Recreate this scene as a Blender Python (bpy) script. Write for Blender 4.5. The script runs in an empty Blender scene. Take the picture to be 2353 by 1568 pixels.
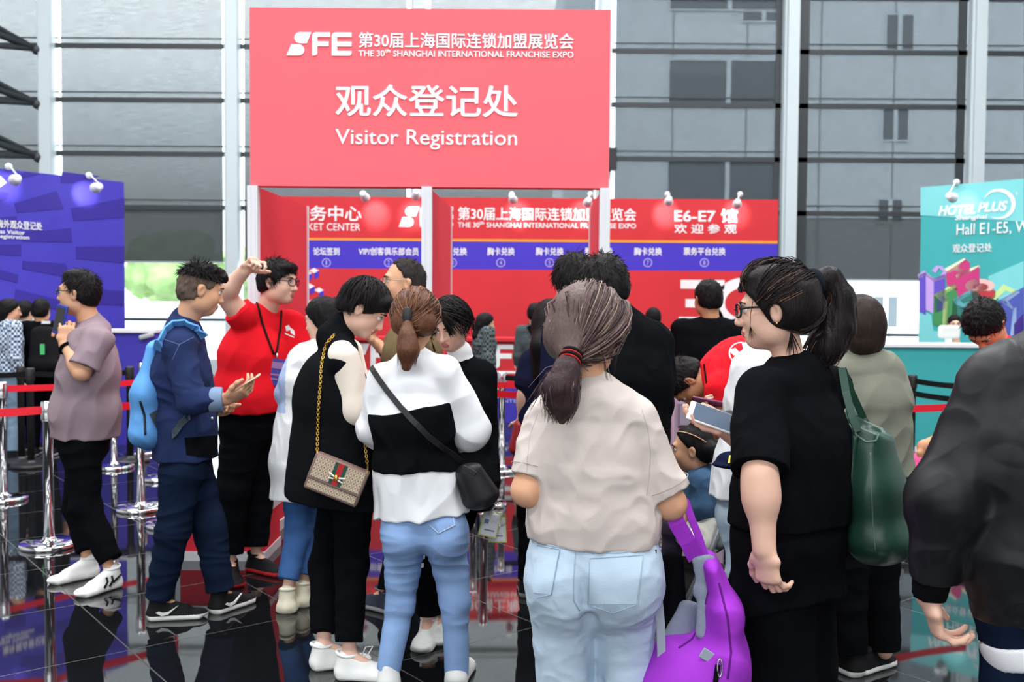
import bpy, bmesh, math, random
import numpy as np
from mathutils import Vector, Matrix, Quaternion
random.seed(5)
SC = bpy.context.scene
COL = SC.collection
# ---------------------------------------------------------------- camera
F = 2288.0                      # focal length in pixels of the 2353 x 1568 frame
CAMZ = 1.55
PITCH = math.atan(91/F)
ROLL = math.radians(0.4)
camd = bpy.data.cameras.new('camera')
cam = bpy.data.objects.new('camera', camd); COL.objects.link(cam)
camd.sensor_width = 36.0; camd.lens = 36.0*F/2353.0
camd.clip_start = 0.05; camd.clip_end = 300
CR = Matrix.Rotation(math.pi/2-PITCH, 3, 'X') @ Matrix.Rotation(ROLL, 3, 'Z')
cam.matrix_world = Matrix.Translation((0,0,CAMZ)) @ CR.to_4x4()
camd.dof.use_dof = True; camd.dof.focus_distance = 3.1; camd.dof.aperture_fstop = 4.5
SC.camera = cam
def W(px, py, d):
    """the point at depth d (metres along +Y) seen at photo pixel px, py"""
    v = CR @ Vector(((px-1176.5)/F, -(py-784)/F, -1.0))
    s = d/v.y
    return np.array((v.x*s, d, CAMZ+v.z*s))
def G(px, py):
    """the floor point seen at photo pixel px, py"""
    v = CR @ Vector(((px-1176.5)/F, -(py-784)/F, -1.0))
    s = -CAMZ/v.z
    return np.array((v.x*s, v.y*s, 0.0))
# ---------------------------------------------------------------- view, sky and large lamps
SC.view_settings.view_transform = 'Standard'; SC.view_settings.look = 'None'
SC.view_settings.exposure = 0.0; SC.view_settings.gamma = 1.0; SC.view_settings.use_curve_mapping = False
SC.cycles.max_bounces = 7; SC.cycles.diffuse_bounces = 3; SC.cycles.glossy_bounces = 4
SC.cycles.transparent_max_bounces = 12; SC.cycles.transmission_bounces = 4
SC.cycles.caustics_reflective = False; SC.cycles.caustics_refractive = False
SC.cycles.sample_clamp_indirect = 6.0
SC.cycles.use_denoising = True
wd = bpy.data.worlds.new('sky'); SC.world = wd; wd.use_nodes = True
nt = wd.node_tree; nt.nodes.clear()
wo = nt.nodes.new('ShaderNodeOutputWorld'); wb = nt.nodes.new('ShaderNodeBackground')
tc = nt.nodes.new('ShaderNodeTexCoord'); sx = nt.nodes.new('ShaderNodeSeparateXYZ'); cr = nt.nodes.new('ShaderNodeValToRGB')
nt.links.new(tc.outputs['Generated'], sx.inputs[0]); nt.links.new(sx.outputs['Z'], cr.inputs[0])
cr.color_ramp.elements[0].position = 0.10; cr.color_ramp.elements[0].color = (.22,.24,.26,1)
cr.color_ramp.elements[1].position = 0.30; cr.color_ramp.elements[1].color = (.95,.99,1.04,1)
e_ = cr.color_ramp.elements.new(.17); e_.color = (.46,.51,.56,1)
e_ = cr.color_ramp.elements.new(.22); e_.color = (.72,.78,.84,1)
nt.links.new(cr.outputs[0], wb.inputs[0]); wb.inputs[1].default_value = 11.0
nt.links.new(wb.outputs[0], wo.inputs[0])
def area_lamp(name, loc, rot, sx, sy, power, col=(1,1,1)):
    l = bpy.data.lights.new(name, 'AREA'); l.shape = 'RECTANGLE'; l.size = sx; l.size_y = sy; l.energy = power; l.color = col
    o = bpy.data.objects.new(name, l); COL.objects.link(o); o.location = loc; o.rotation_euler = rot
    return o
for iy, yy in enumerate((-2.0, 3.5, 9.0, 14.5)):
    for xx in (-7.5, 0.0, 7.5):
        area_lamp('ceiling_light', (xx, yy, 11.3), (0,0,0), 3.2, 2.0, 520, (.985,.99,1))
area_lamp('frontal_fill', (-2.0, -6.6, 4.2), (math.radians(82),0,0), 14, 6.0, 640, (.95,.975,1))  # added fill lamp, unseen behind the camera, to flatten the lighting
# ---------------------------------------------------------------- materials
MATS = {}
def _nodes(m):
    m.use_nodes = True
    return m.node_tree, m.node_tree.nodes['Principled BSDF']
def mat(name, col, rough=.6, metal=0., spec=.5, noise=0., nscale=40., bump=0., bscale=200., emit=None, estr=0., sheen=0., coat=0., stretch=(1,1,1)):
    """a plain procedural material: colour with a little mottling and a fine bump"""
    if name in MATS: return MATS[name]
    m = bpy.data.materials.new(name); MATS[name] = m
    t, b = _nodes(m)
    b.inputs['Base Color'].default_value = (*col, 1); b.inputs['Roughness'].default_value = rough
    b.inputs['Metallic'].default_value = metal; b.inputs['Specular IOR Level'].default_value = spec
    if sheen: b.inputs['Sheen Weight'].default_value = sheen
    if coat: b.inputs['Coat Weight'].default_value = coat
    if emit:
        b.inputs['Emission Color'].default_value = (*emit, 1); b.inputs['Emission Strength'].default_value = estr
    if noise or bump:
        tc = t.nodes.new('ShaderNodeTexCoord'); mp = t.nodes.new('ShaderNodeMapping'); mp.inputs['Scale'].default_value = stretch
        t.links.new(tc.outputs['Object'], mp.inputs[0])
    if noise:
        n = t.nodes.new('ShaderNodeTexNoise'); n.inputs['Scale'].default_value = nscale; n.inputs['Detail'].default_value = 4
        t.links.new(mp.outputs[0], n.inputs['Vector'])
        mx = t.nodes.new('ShaderNodeMix'); mx.data_type = 'RGBA'; mx.blend_type = 'MIX'
        mx.inputs['A'].default_value = (*[c*(1-noise) for c in col], 1)
        mx.inputs['B'].default_value = (*[min(1, c*(1+noise)+.02*noise*min(1,4*max(col))) for c in col], 1)
        t.links.new(n.outputs['Fac'], mx.inputs['Factor']); t.links.new(mx.outputs['Result'], b.inputs['Base Color'])
    if bump:
        n2 = t.nodes.new('ShaderNodeTexNoise'); n2.inputs['Scale'].default_value = bscale; n2.inputs['Detail'].default_value = 2
        t.links.new(mp.outputs[0], n2.inputs['Vector'])
        bp = t.nodes.new('ShaderNodeBump'); bp.inputs['Strength'].default_value = bump; bp.inputs['Distance'].default_value = .003
        t.links.new(n2.outputs['Fac'], bp.inputs['Height']); t.links.new(bp.outputs[0], b.inputs['Normal'])
    return m
def cloth(name, col, noise=.12, nscale=18., bump=.25, bscale=420., rough=.92, sheen=.0):
    return mat(name, col, rough, spec=.2 if max(col) > .05 else .03, noise=noise, nscale=nscale, bump=bump, bscale=bscale, sheen=sheen)
def s2l(r, g, b):
    f = lambda c: (c/255/12.92) if c/255 <= .04045 else ((c/255+.055)/1.055)**2.4
    return (f(r), f(g), f(b))
# ---------------------------------------------------------------- objects
def link(o, parent=None):
    COL.objects.link(o)
    if parent is not None: o.parent = parent
    return o
def tag(o, label=None, cat=None, group=None, kind=None):
    if label: o['label'] = label
    if cat: o['category'] = cat
    if group: o['group'] = group
    if kind: o['kind'] = kind
    return o
def empty(name, loc=(0,0,0), rz=0.):
    o = bpy.data.objects.new(name, None); COL.objects.link(o); o.location = tuple(loc); o.rotation_euler = (0,0,rz); o.empty_display_size = .1
    return o
def world_of(o):
    M = Matrix.Identity(4)
    while o is not None:
        M = (Matrix.Translation(o.location) @ o.rotation_euler.to_matrix().to_4x4()) @ M
        o = o.parent
    return M
class MB:
    """collects shapes into one mesh"""
    def __init__(s): s.bm = bmesh.new(); s.mi = 0
    def _new(s, vs, fs, smooth=False):
        bv = [s.bm.verts.new(tuple(v)) for v in vs]
        for f in fs:
            try:
                fc = s.bm.faces.new([bv[i] for i in f]); fc.material_index = s.mi; fc.smooth = smooth
            except ValueError: pass
        return bv
    def box(s, lo, hi, M=None, bevel=0.):
        (x0,y0,z0),(x1,y1,z1) = lo, hi
        vs = [(x0,y0,z0),(x1,y0,z0),(x1,y1,z0),(x0,y1,z0),(x0,y0,z1),(x1,y0,z1),(x1,y1,z1),(x0,y1,z1)]
        if M is not None: vs = [M @ Vector(v) for v in vs]
        bv = s._new(vs, [(0,3,2,1),(4,5,6,7),(0,1,5,4),(1,2,6,5),(2,3,7,6),(3,0,4,7)])
        if bevel:
            es = list({e for v in bv for e in v.link_edges})
            r = bmesh.ops.bevel(s.bm, geom=es, offset=bevel, segments=2, profile=.5, affect='EDGES')
            for f in r['faces']: f.material_index = s.mi; f.smooth = True
        return s
    def tube(s, pts, r, n=10, cap=True, flat=None):
        """round (or flat: flat=(width, thickness, up)) bar along pts; r a number or a list"""
        pts = [Vector(tuple(p)) for p in pts]; rings = []
        up = None
        for i, p in enumerate(pts):
            t = (pts[min(i+1,len(pts)-1)]-pts[max(i-1,0)]).normalized()
            if flat is not None:
                u = Vector(tuple(flat[2])); u = (u-t*u.dot(t)).normalized(); w = t.cross(u)
                a, b = flat[0]/2, flat[1]/2
                ring = [p+u*a*cx+w*b*cy for cx, cy in ((-1,-1),(1,-1),(1,1),(-1,1))]
            else:
                if up is None:
                    up = Vector((0,0,1)) if abs(t.z) < .9 else Vector((0,1,0))
                u = (up-t*up.dot(t)).normalized(); w = t.cross(u); up = u
                rr = r[i] if isinstance(r, (list, tuple)) else r
                ring = [p+(u*math.cos(2*math.pi*k/n)+w*math.sin(2*math.pi*k/n))*rr for k in range(n)]
            rings.append(ring)
        m = len(rings[0]); vs = [v for rg in rings for v in rg]; fs = []
        for i in range(len(rings)-1):
            for k in range(m): fs.append((i*m+k, i*m+(k+1)%m, (i+1)*m+(k+1)%m, (i+1)*m+k))
        if cap:
            fs.append(tuple(range(m-1,-1,-1))); fs.append(tuple((len(rings)-1)*m+k for k in range(m)))
        s._new(vs, fs, smooth=(flat is None))
        return s
    def lathe(s, prof, n=32, M=None):
        """prof: (radius, z) from bottom to top"""
        vs = []; fs = []
        for r, z in prof:
            for k in range(n):
                a = 2*math.pi*k/n; v = Vector((r*math.cos(a), r*math.sin(a), z)); vs.append(M @ v if M is not None else v)
        for i in range(len(prof)-1):
            for k in range(n): fs.append((i*n+k, i*n+(k+1)%n, (i+1)*n+(k+1)%n, (i+1)*n+k))
        fs.append(tuple(range(n-1,-1,-1))); fs.append(tuple((len(prof)-1)*n+k for k in range(n)))
        s._new(vs, fs, smooth=True); return s
    def prism(s, poly, th, M=None):
        """poly in x, z extruded from y=0 back to y=th"""
        n = len(poly)
        vs = [Vector((x,0,z)) for x,z in poly]+[Vector((x,th,z)) for x,z in poly]
        if M is not None: vs = [M @ v for v in vs]
        fs = [tuple(range(n)), tuple(range(2*n-1,n-1,-1))]+[(k,n+k,n+(k+1)%n,(k+1)%n) for k in range(n)]
        s._new(vs, fs); return s
    def ball(s, c, r, n=12, M=None, sc=(1,1,1)):
        vs = []; fs = []; m = n//2
        for i in range(m+1):
            th = math.pi*i/m
            for k in range(n):
                a = 2*math.pi*k/n
                v = Vector((r*math.sin(th)*math.cos(a)*sc[0], r*math.sin(th)*math.sin(a)*sc[1], r*math.cos(th)*sc[2]))
                if M is not None: v = M @ v
                vs.append(v+Vector(tuple(c)))
        for i in range(m):
            for k in range(n): fs.append((i*n+k, (i+1)*n+k, (i+1)*n+(k+1)%n, i*n+(k+1)%n))
        s._new(vs, fs, smooth=True); return s
    def build(s, name, mats, parent=None, smooth_angle=None):
        bmesh.ops.remove_doubles(s.bm, verts=s.bm.verts, dist=1e-6)
        bmesh.ops.recalc_face_normals(s.bm, faces=s.bm.faces)
        me = bpy.data.meshes.new(name); s.bm.to_mesh(me); s.bm.free()
        for m in (mats if isinstance(mats, (list,tuple)) else [mats]): me.materials.append(m)
        o = bpy.data.objects.new(name, me); link(o)
        if parent is not None:
            me.transform(world_of(parent).inverted()); o.parent = parent
        return o
def lbox(name, lo, hi, m, parent=None, bevel=0., M=None):
    return MB().box(lo, hi, M, bevel).build(name, m, parent)
# ---------------------------------------------------------------- writing: text curves turned into thin meshes
def text_mesh(txt, bold=0., shear=0., space=1.):
    c = bpy.data.curves.new('lettering', 'FONT'); c.body = txt; c.size = 1; c.offset = bold; c.shear = shear; c.space_character = space
    c.resolution_u = 3; c.extrude = .01
    o = bpy.data.objects.new('lettering', c); COL.objects.link(o)
    bpy.context.view_layer.update()
    me = bpy.data.meshes.new_from_object(o.evaluated_get(bpy.context.evaluated_depsgraph_get()))
    bpy.data.objects.remove(o); bpy.data.curves.remove(c)
    return me
def lettering(txt, o0, ux, uz, x0, x1, z0, z1, m, parent, bold=0., shear=0., space=1., name='lettering', th=.004):
    """writes txt into the box x0..x1, z0..z1 of the plane with origin o0 and axes ux, uz (normal towards the viewer)"""
    me = text_mesh(txt, 0., shear, space)
    n = len(me.vertices); co = np.empty(n*3); me.vertices.foreach_get('co', co); co = co.reshape(-1,3)
    lo, hi = co.min(0), co.max(0)
    if bold:
        # a heavier stroke: the letters repeated a hair to each side, in one mesh
        bmm = bmesh.new(); bmm.from_mesh(me); base = list(bmm.verts)+list(bmm.edges)+list(bmm.faces)
        for k in range(6):
            r = bmesh.ops.duplicate(bmm, geom=base); a = math.pi*k/3
            bmesh.ops.translate(bmm, verts=[g for g in r['geom'] if isinstance(g, bmesh.types.BMVert)], vec=(bold*1.7*math.cos(a), bold*1.7*math.sin(a), .0002*(k+1)))
        bmm.to_mesh(me); bmm.free(); n = len(me.vertices); co = np.empty(n*3); me.vertices.foreach_get('co', co); co = co.reshape(-1,3); lo, hi = co.min(0), co.max(0)
    u = (co[:,0]-lo[0])/(hi[0]-lo[0])*(x1-x0)+x0
    v = (co[:,1]-lo[1])/(hi[1]-lo[1])*(z1-z0)+z0
    o0, ux, uz = np.array(o0,float), np.array(ux,float), np.array(uz,float)
    nn = np.cross(ux, uz)
    out = o0+u[:,None]*ux+v[:,None]*uz+(nn*((co[:,2]-lo[2])/max(1e-6,hi[2]-lo[2])*th)[:,None])
    me.vertices.foreach_set('co', out.ravel()); me.materials.clear(); me.materials.append(m)
    for p in me.polygons: p.material_index = 0
    ob = bpy.data.objects.new(name, me); link(ob)
    if parent is not None:
        me.transform(world_of(parent).inverted()); ob.parent = parent
    return ob
def arc(cx, cz, r, a0, a1, n=10):
    return [(cx+r*math.cos(math.radians(a0+(a1-a0)*i/n)), cz+r*math.sin(math.radians(a0+(a1-a0)*i/n))) for i in range(n+1)]
def logo_polys():
    """the three slanted block letters of the fair's logo in a box 0..2.62 wide, 0..1 high"""
    P = []
    P.append([(.62,1.0),(1.0,1.0),(.82,.52),(.5,.52)]+arc(.52,.76,.24,-95,-265)[0:])   # upper half of the S, round to the left
    P[0] = [(1.0,1.0),(.82,.52)]+[(x,z) for x,z in arc(.55,.76,.24,270,90)]
    P.append([(0.0,0.0),(.19,.48)]+[(x,z) for x,z in arc(.48,.24,.24,90,-90)])
    P.append([(1.03,0.0),(1.03,.84)]+arc(1.19,.84,.16,180,90,6)+[(1.76,1.0),(1.76,.80),(1.24,.80),(1.24,.61),(1.70,.61),(1.70,.40),(1.24,.40),(1.24,.12)]+arc(1.12,.12,.12,0,-90,5))
    P.append([(1.82,0.0),(1.82,.84)]+arc(1.98,.84,.16,180,90,6)+[(2.62,1.0),(2.62,.80),(2.04,.80),(2.04,.61),(2.62,.61),(2.62,.40),(2.04,.40),(2.04,.21),(2.62,.21),(2.62,.12)]+arc(2.50,.12,.12,0,-90,5))
    return P
def decal(polys, o0, ux, uz, m, parent, name, th=.004, sx=1., sz=1., x0=0., z0=0.):
    b = MB(); ux, uz = Vector(tuple(ux)), Vector(tuple(uz)); nn = ux.cross(uz); o0 = Vector(tuple(o0))
    M = Matrix(((ux.x, nn.x, uz.x, o0.x),(ux.y, nn.y, uz.y, o0.y),(ux.z, nn.z, uz.z, o0.z),(0,0,0,1)))
    for i, p in enumerate(polys):
        b.mi = p[1] if isinstance(p, tuple) else 0
        q = p[0] if isinstance(p, tuple) else p
        b.prism([(x*sx+x0, z*sz+z0) for x,z in q], th, M)
    return b.build(name, m, parent)
# ---------------------------------------------------------------- smooth solid modelling: rounded shapes blended on a grid, then meshed
A3 = lambda *v: np.array(v, dtype=np.float64)
def nrm_(v):
    v = np.asarray(v, float); return v/max(1e-9, np.linalg.norm(v))
_rng = np.random.RandomState(7)
_perm = _rng.permutation(256); _perm = np.concatenate([_perm,_perm,_perm])
_grad = _rng.normal(size=(256,3)); _grad /= np.linalg.norm(_grad,axis=1)[:,None]
def perlin(P):
    Pi = np.floor(P).astype(np.int64); f = P-Pi; Pi &= 255
    u = f*f*f*(f*(f*6-15)+10)
    def g(dx,dy,dz):
        h = _perm[_perm[_perm[(Pi[:,0]+dx)&255]+((Pi[:,1]+dy)&255)]+((Pi[:,2]+dz)&255)]
        G_ = _grad[h]
        return G_[:,0]*(f[:,0]-dx)+G_[:,1]*(f[:,1]-dy)+G_[:,2]*(f[:,2]-dz)
    l = lambda a,b,t: a+(b-a)*t
    x00 = l(g(0,0,0),g(1,0,0),u[:,0]); x10 = l(g(0,1,0),g(1,1,0),u[:,0])
    x01 = l(g(0,0,1),g(1,0,1),u[:,0]); x11 = l(g(0,1,1),g(1,1,1),u[:,0])
    return l(l(x00,x10,u[:,1]),l(x01,x11,u[:,1]),u[:,2])
class Pr:
    """one rounded shape: fn(x,y,z)->distance, with a bounding box, an operation and a blend radius"""
    def __init__(s, fn, lo, hi, op='add', k=.02): s.fn, s.lo, s.hi, s.op, s.k = fn, np.asarray(lo,float), np.asarray(hi,float), op, k
def cap(a, b, ra, rb=None, k=.02, op='add'):
    a, b = np.asarray(a,float), np.asarray(b,float); rb = ra if rb is None else rb
    d = b-a; L2 = max(1e-12, d@d)
    def fn(x,y,z):
        px,py,pz = x-a[0], y-a[1], z-a[2]
        t = np.clip((px*d[0]+py*d[1]+pz*d[2])/L2, 0, 1)
        return np.sqrt((px-d[0]*t)**2+(py-d[1]*t)**2+(pz-d[2]*t)**2)-(ra+(rb-ra)*t)
    r = max(ra,rb)
    return Pr(fn, np.minimum(a,b)-r, np.maximum(a,b)+r, op, k)
def ecap(a, b, ra, rb, side, k=.03, op='add', end=None):
    """tapered bar of oval section: ra, rb = (half width along side, half depth)"""
    a, b = np.asarray(a,float), np.asarray(b,float); ax = b-a; L = max(1e-6,np.linalg.norm(ax)); ax = ax/L
    u = np.asarray(side,float); u = nrm_(u-ax*(u@ax)); v = np.cross(ax,u)
    rm = max(*ra,*rb)
    def fn(x,y,z):
        px,py,pz = x-a[0], y-a[1], z-a[2]
        t = (px*ax[0]+py*ax[1]+pz*ax[2])/L; tc = np.clip(t,0,1); e = (t-tc)*L
        pu = px*u[0]+py*u[1]+pz*u[2]; pv = px*v[0]+py*v[1]+pz*v[2]
        rx = ra[0]+(rb[0]-ra[0])*tc; ry = ra[1]+(rb[1]-ra[1])*tc; m = np.minimum(rx,ry); ee = m if end is None else end
        return (np.sqrt((pu/rx)**2+(pv/ry)**2+(e/ee)**2)-1)*m
    return Pr(fn, np.minimum(a,b)-rm, np.maximum(a,b)+rm, op, k)
def ell(c, r, R=None, k=.015, op='add'):
    """ellipsoid with half axes r along the columns of R"""
    c = np.asarray(c,float); R = np.eye(3) if R is None else np.asarray(R,float); rm = max(r); mn = min(r)
    def fn(x,y,z):
        px,py,pz = x-c[0], y-c[1], z-c[2]
        q = [(px*R[0,i]+py*R[1,i]+pz*R[2,i])/r[i] for i in range(3)]
        k0 = np.sqrt(q[0]**2+q[1]**2+q[2]**2)
        k1 = np.sqrt((q[0]/r[0])**2+(q[1]/r[1])**2+(q[2]/r[2])**2)
        return np.where(k1 > 1e-6, k0*(k0-1)/np.maximum(k1,1e-6), -mn)
    return Pr(fn, c-rm, c+rm, op, k)
def rbox(c, half, R=None, r=.02, k=.01, op='add'):
    c = np.asarray(c,float); R = np.eye(3) if R is None else np.asarray(R,float); rm = np.linalg.norm(half)
    def fn(x,y,z):
        px,py,pz = x-c[0], y-c[1], z-c[2]
        q = [np.abs(px*R[0,i]+py*R[1,i]+pz*R[2,i])-(half[i]-r) for i in range(3)]
        o = np.sqrt(sum(np.maximum(w,0)**2 for w in q))
        return o+np.minimum(np.maximum(np.maximum(q[0],q[1]),q[2]),0)-r
    return Pr(fn, c-rm, c+rm, op, k)
def cut(p, n, k=.008):
    """keep the side of the plane at p that the normal n points away from"""
    p, n = np.asarray(p,float), nrm_(n)
    return Pr(lambda x,y,z: (x-p[0])*n[0]+(y-p[1])*n[1]+(z-p[2])*n[2], [-1e9]*3, [1e9]*3, 'int', k)
def folds(amp, freq, ridge=False, seed=0., region=None, warp=0., R=None):
    return (amp, freq, ridge, seed, region, warp, R)
def sdf_mesh(prims, vox, wr=(), smooth=0):
    adds = [p for p in prims if p.op == 'add']
    lo = np.min([p.lo for p in adds],0)-3*vox-.012; hi = np.max([p.hi for p in adds],0)+3*vox+.012
    for p in prims:          # plane cuts tighten nothing; keep the full box
        pass
    n = np.ceil((hi-lo)/vox).astype(int)+1
    axs = [ (lo[i]+vox*np.arange(n[i])).astype(np.float32) for i in range(3)]
    V = np.full(tuple(n), 1.0, np.float32)
    for p in prims:
        m = p.k*1.5+3*vox
        i0 = np.clip(np.floor((p.lo-m-lo)/vox).astype(np.int64) if p.lo[0] > -1e8 else np.zeros(3,int), 0, n)
        i1 = np.clip(np.ceil((p.hi+m-lo)/vox).astype(np.int64)+1 if p.hi[0] < 1e8 else n, 0, n)
        if np.any(i1 <= i0): continue
        sl = tuple(slice(i0[i],i1[i]) for i in range(3))
        d = p.fn(axs[0][sl[0]][:,None,None], axs[1][sl[1]][None,:,None], axs[2][sl[2]][None,None,:]).astype(np.float32)
        A = V[sl]; k = np.float32(max(p.k,1e-4))
        if p.op == 'add':
            h = np.clip(.5+.5*(A-d)/k,0,1); V[sl] = A+(d-A)*h-k*h*(1-h)
        elif p.op == 'int':
            h = np.clip(.5-.5*(A-d)/k,0,1); V[sl] = A+(d-A)*h+k*h*(1-h)
        else:
            d = -d; h = np.clip(.5-.5*(A-d)/k,0,1); V[sl] = A+(d-A)*h+k*h*(1-h)
    if wr:
        am = sum(abs(w[0]) for w in wr)+2*vox
        I = np.argwhere(np.abs(V) < am); P = lo+I*vox
        add = np.zeros(len(I))
        for (amp,freq,ridge,seed,region,warp,R) in wr:
            Q = P if R is None else P@np.asarray(R)
            Q = Q*np.asarray(freq)+seed*17.3+.137
            if warp: Q = Q+warp*perlin(Q*.5+31.7)[:,None]
            nn = perlin(Q)
            if ridge: nn = (1-np.minimum(1,np.abs(nn)*3.2))-.35
            w = 1. if region is None else region(P)
            add += amp*nn*w
        V[I[:,0],I[:,1],I[:,2]] -= add.astype(np.float32)
    # surface nets
    S = V < 0
    c = S[:-1,:-1,:-1].astype(np.int8)
    for dx in (0,1):
        for dy in (0,1):
            for dz in (0,1):
                if dx+dy+dz: c = c+S[dx:n[0]-1+dx, dy:n[1]-1+dy, dz:n[2]-1+dz]
    act = (c > 0) & (c < 8); I = np.argwhere(act)
    if len(I) == 0: return np.zeros((0,3)), np.zeros((0,4),int)
    idx = np.full(act.shape, -1, np.int64); idx[I[:,0],I[:,1],I[:,2]] = np.arange(len(I))
    acc = np.zeros((len(I),3)); cnt = np.zeros(len(I))
    cv = {}
    for dx in (0,1):
        for dy in (0,1):
            for dz in (0,1): cv[dx,dy,dz] = V[I[:,0]+dx,I[:,1]+dy,I[:,2]+dz].astype(np.float64)
    for a in cv:
        for ax in range(3):
            if a[ax] == 0:
                b = list(a); b[ax] = 1; b = tuple(b)
                va, vb = cv[a], cv[b]; x = (va < 0) != (vb < 0)
                t = np.where(x, va/np.where(x, va-vb, 1), 0)
                for i in range(3):
                    acc[:,i] += np.where(x, a[i]+(t if i == ax else 0), 0)
                cnt += x
    vt = lo+(I+acc/cnt[:,None])*vox
    quads = []
    for ax in range(3):
        sh = [slice(None)]*3; s2 = [slice(None)]*3; sh[ax] = slice(0,-1); s2[ax] = slice(1,None)
        e = S[tuple(sh)] != S[tuple(s2)]
        E = np.argwhere(e); o1, o2 = [(1,2),(2,0),(0,1)][ax]
        E = E[(E[:,o1] > 0) & (E[:,o2] > 0) & (E[:,o1] < act.shape[o1]) & (E[:,o2] < act.shape[o2])]
        if len(E) == 0: continue
        def gi(d1,d2):
            Q = E.copy(); Q[:,o1] -= d1; Q[:,o2] -= d2; return idx[Q[:,0],Q[:,1],Q[:,2]]
        q = np.stack([gi(1,1),gi(0,1),gi(0,0),gi(1,0)],1)
        ins = S[E[:,0],E[:,1],E[:,2]]
        q = np.where(ins[:,None], q, q[:,::-1])
        quads.append(q[(q >= 0).all(1)])
    q = np.concatenate(quads)
    for _ in range(smooth):
        s_ = np.zeros_like(vt); w_ = np.zeros(len(vt))
        for a_,b_ in ((0,1),(1,2),(2,3),(3,0)):
            np.add.at(s_, q[:,a_], vt[q[:,b_]]); np.add.at(w_, q[:,a_], 1)
        vt = .5*vt+.5*s_/np.maximum(w_,1)[:,None]
    return vt, q
def mesh_from(vt, q, name, mats, parent=None, region=None):
    """region(face centres)->material index"""
    me = bpy.data.meshes.new(name)
    if parent is not None:
        Mi = np.array(world_of(parent).inverted()); vl = vt@Mi[:3,:3].T+Mi[:3,3]
    else: vl = vt
    me.vertices.add(len(vl)); me.vertices.foreach_set('co', vl.astype(np.float32).ravel())
    me.loops.add(len(q)*4); me.loops.foreach_set('vertex_index', q.astype(np.int32).ravel())
    me.polygons.add(len(q)); me.polygons.foreach_set('loop_start', (np.arange(len(q))*4).astype(np.int32))
    mats = mats if isinstance(mats,(list,tuple)) else [mats]
    for m in mats: me.materials.append(m)
    if region is not None:
        me.polygons.foreach_set('material_index', np.asarray(region(vt[q].mean(1)),np.int32))
    me.update(calc_edges=True); me.validate()
    me.polygons.foreach_set('use_smooth', np.ones(len(me.polygons),bool))
    o = bpy.data.objects.new(name, me); link(o)
    if parent is not None: o.parent = parent
    return o
def solid(prims, vox, name, mats, parent=None, wr=(), smooth=1, region=None):
    vt, q = sdf_mesh(prims, vox, wr, smooth)
    return mesh_from(vt, q, name, mats, parent, region)
# ================================================================ THE SETTING
X0, X1, Y0, Y1, ZC = -14.5, 14.5, -8.0, 20.0, 12.0
# floor: dark polished tiles laid on the diagonal
m = bpy.data.materials.new('polished_dark_tile'); t, b = _nodes(m)
tc = t.nodes.new('ShaderNodeTexCoord'); mp = t.nodes.new('ShaderNodeMapping'); mp.inputs['Rotation'].default_value = (0,0,math.radians(52))
mp.inputs['Location'].default_value = (.30,-.52,0)
t.links.new(tc.outputs['Object'], mp.inputs[0])
br = t.nodes.new('ShaderNodeTexBrick'); br.offset = 0; br.inputs['Scale'].default_value = 1.0
br.inputs['Brick Width'].default_value = .83; br.inputs['Row Height'].default_value = .83; br.inputs['Mortar Size'].default_value = .004; br.inputs['Mortar Smooth'].default_value = .3
br.inputs['Color1'].default_value = (.006,.0065,.008,1); br.inputs['Color2'].default_value = (.007,.0075,.009,1); br.inputs['Mortar'].default_value = (.035,.035,.034,1)
t.links.new(mp.outputs[0], br.inputs['Vector']); t.links.new(br.outputs['Color'], b.inputs['Base Color'])
mr = t.nodes.new('ShaderNodeMapRange'); mr.inputs['To Min'].default_value = .035; mr.inputs['To Max'].default_value = .5
t.links.new(br.outputs['Fac'], mr.inputs['Value']); t.links.new(mr.outputs[0], b.inputs['Roughness'])
nz = t.nodes.new('ShaderNodeTexNoise'); nz.inputs['Scale'].default_value = 2.2; t.links.new(tc.outputs['Object'], nz.inputs['Vector'])
bp = t.nodes.new('ShaderNodeBump'); bp.inputs['Strength'].default_value = .02; bp.inputs['Distance'].default_value = .01
t.links.new(nz.outputs['Fac'], bp.inputs['Height']); t.links.new(bp.outputs[0], b.inputs['Normal'])
b.inputs['IOR'].default_value = 1.75
FLOOR = m
tag(lbox('floor', (X0,Y0,-.2), (X1,Y1+.1,0), FLOOR), kind='structure')
MGREY = mat('painted_wall', (.55,.56,.57), .8, noise=.05, nscale=3)
MCEIL = mat('ceiling_deck', (.34,.36,.38), .8, noise=.06, nscale=2)
tag(lbox('ceiling', (X0,Y0,ZC), (X1,Y1+.1,ZC+.2), MCEIL), kind='structure')
tag(lbox('wall_left', (X0-.2,Y0,0), (X0,Y1,ZC), MGREY), kind='structure')
tag(lbox('wall_right', (X1,Y0,0), (X1+.2,Y1,ZC), MGREY), kind='structure')
tag(lbox('wall_front', (X0,Y0-.2,0), (X1,Y0,ZC), MGREY), kind='structure')
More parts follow.
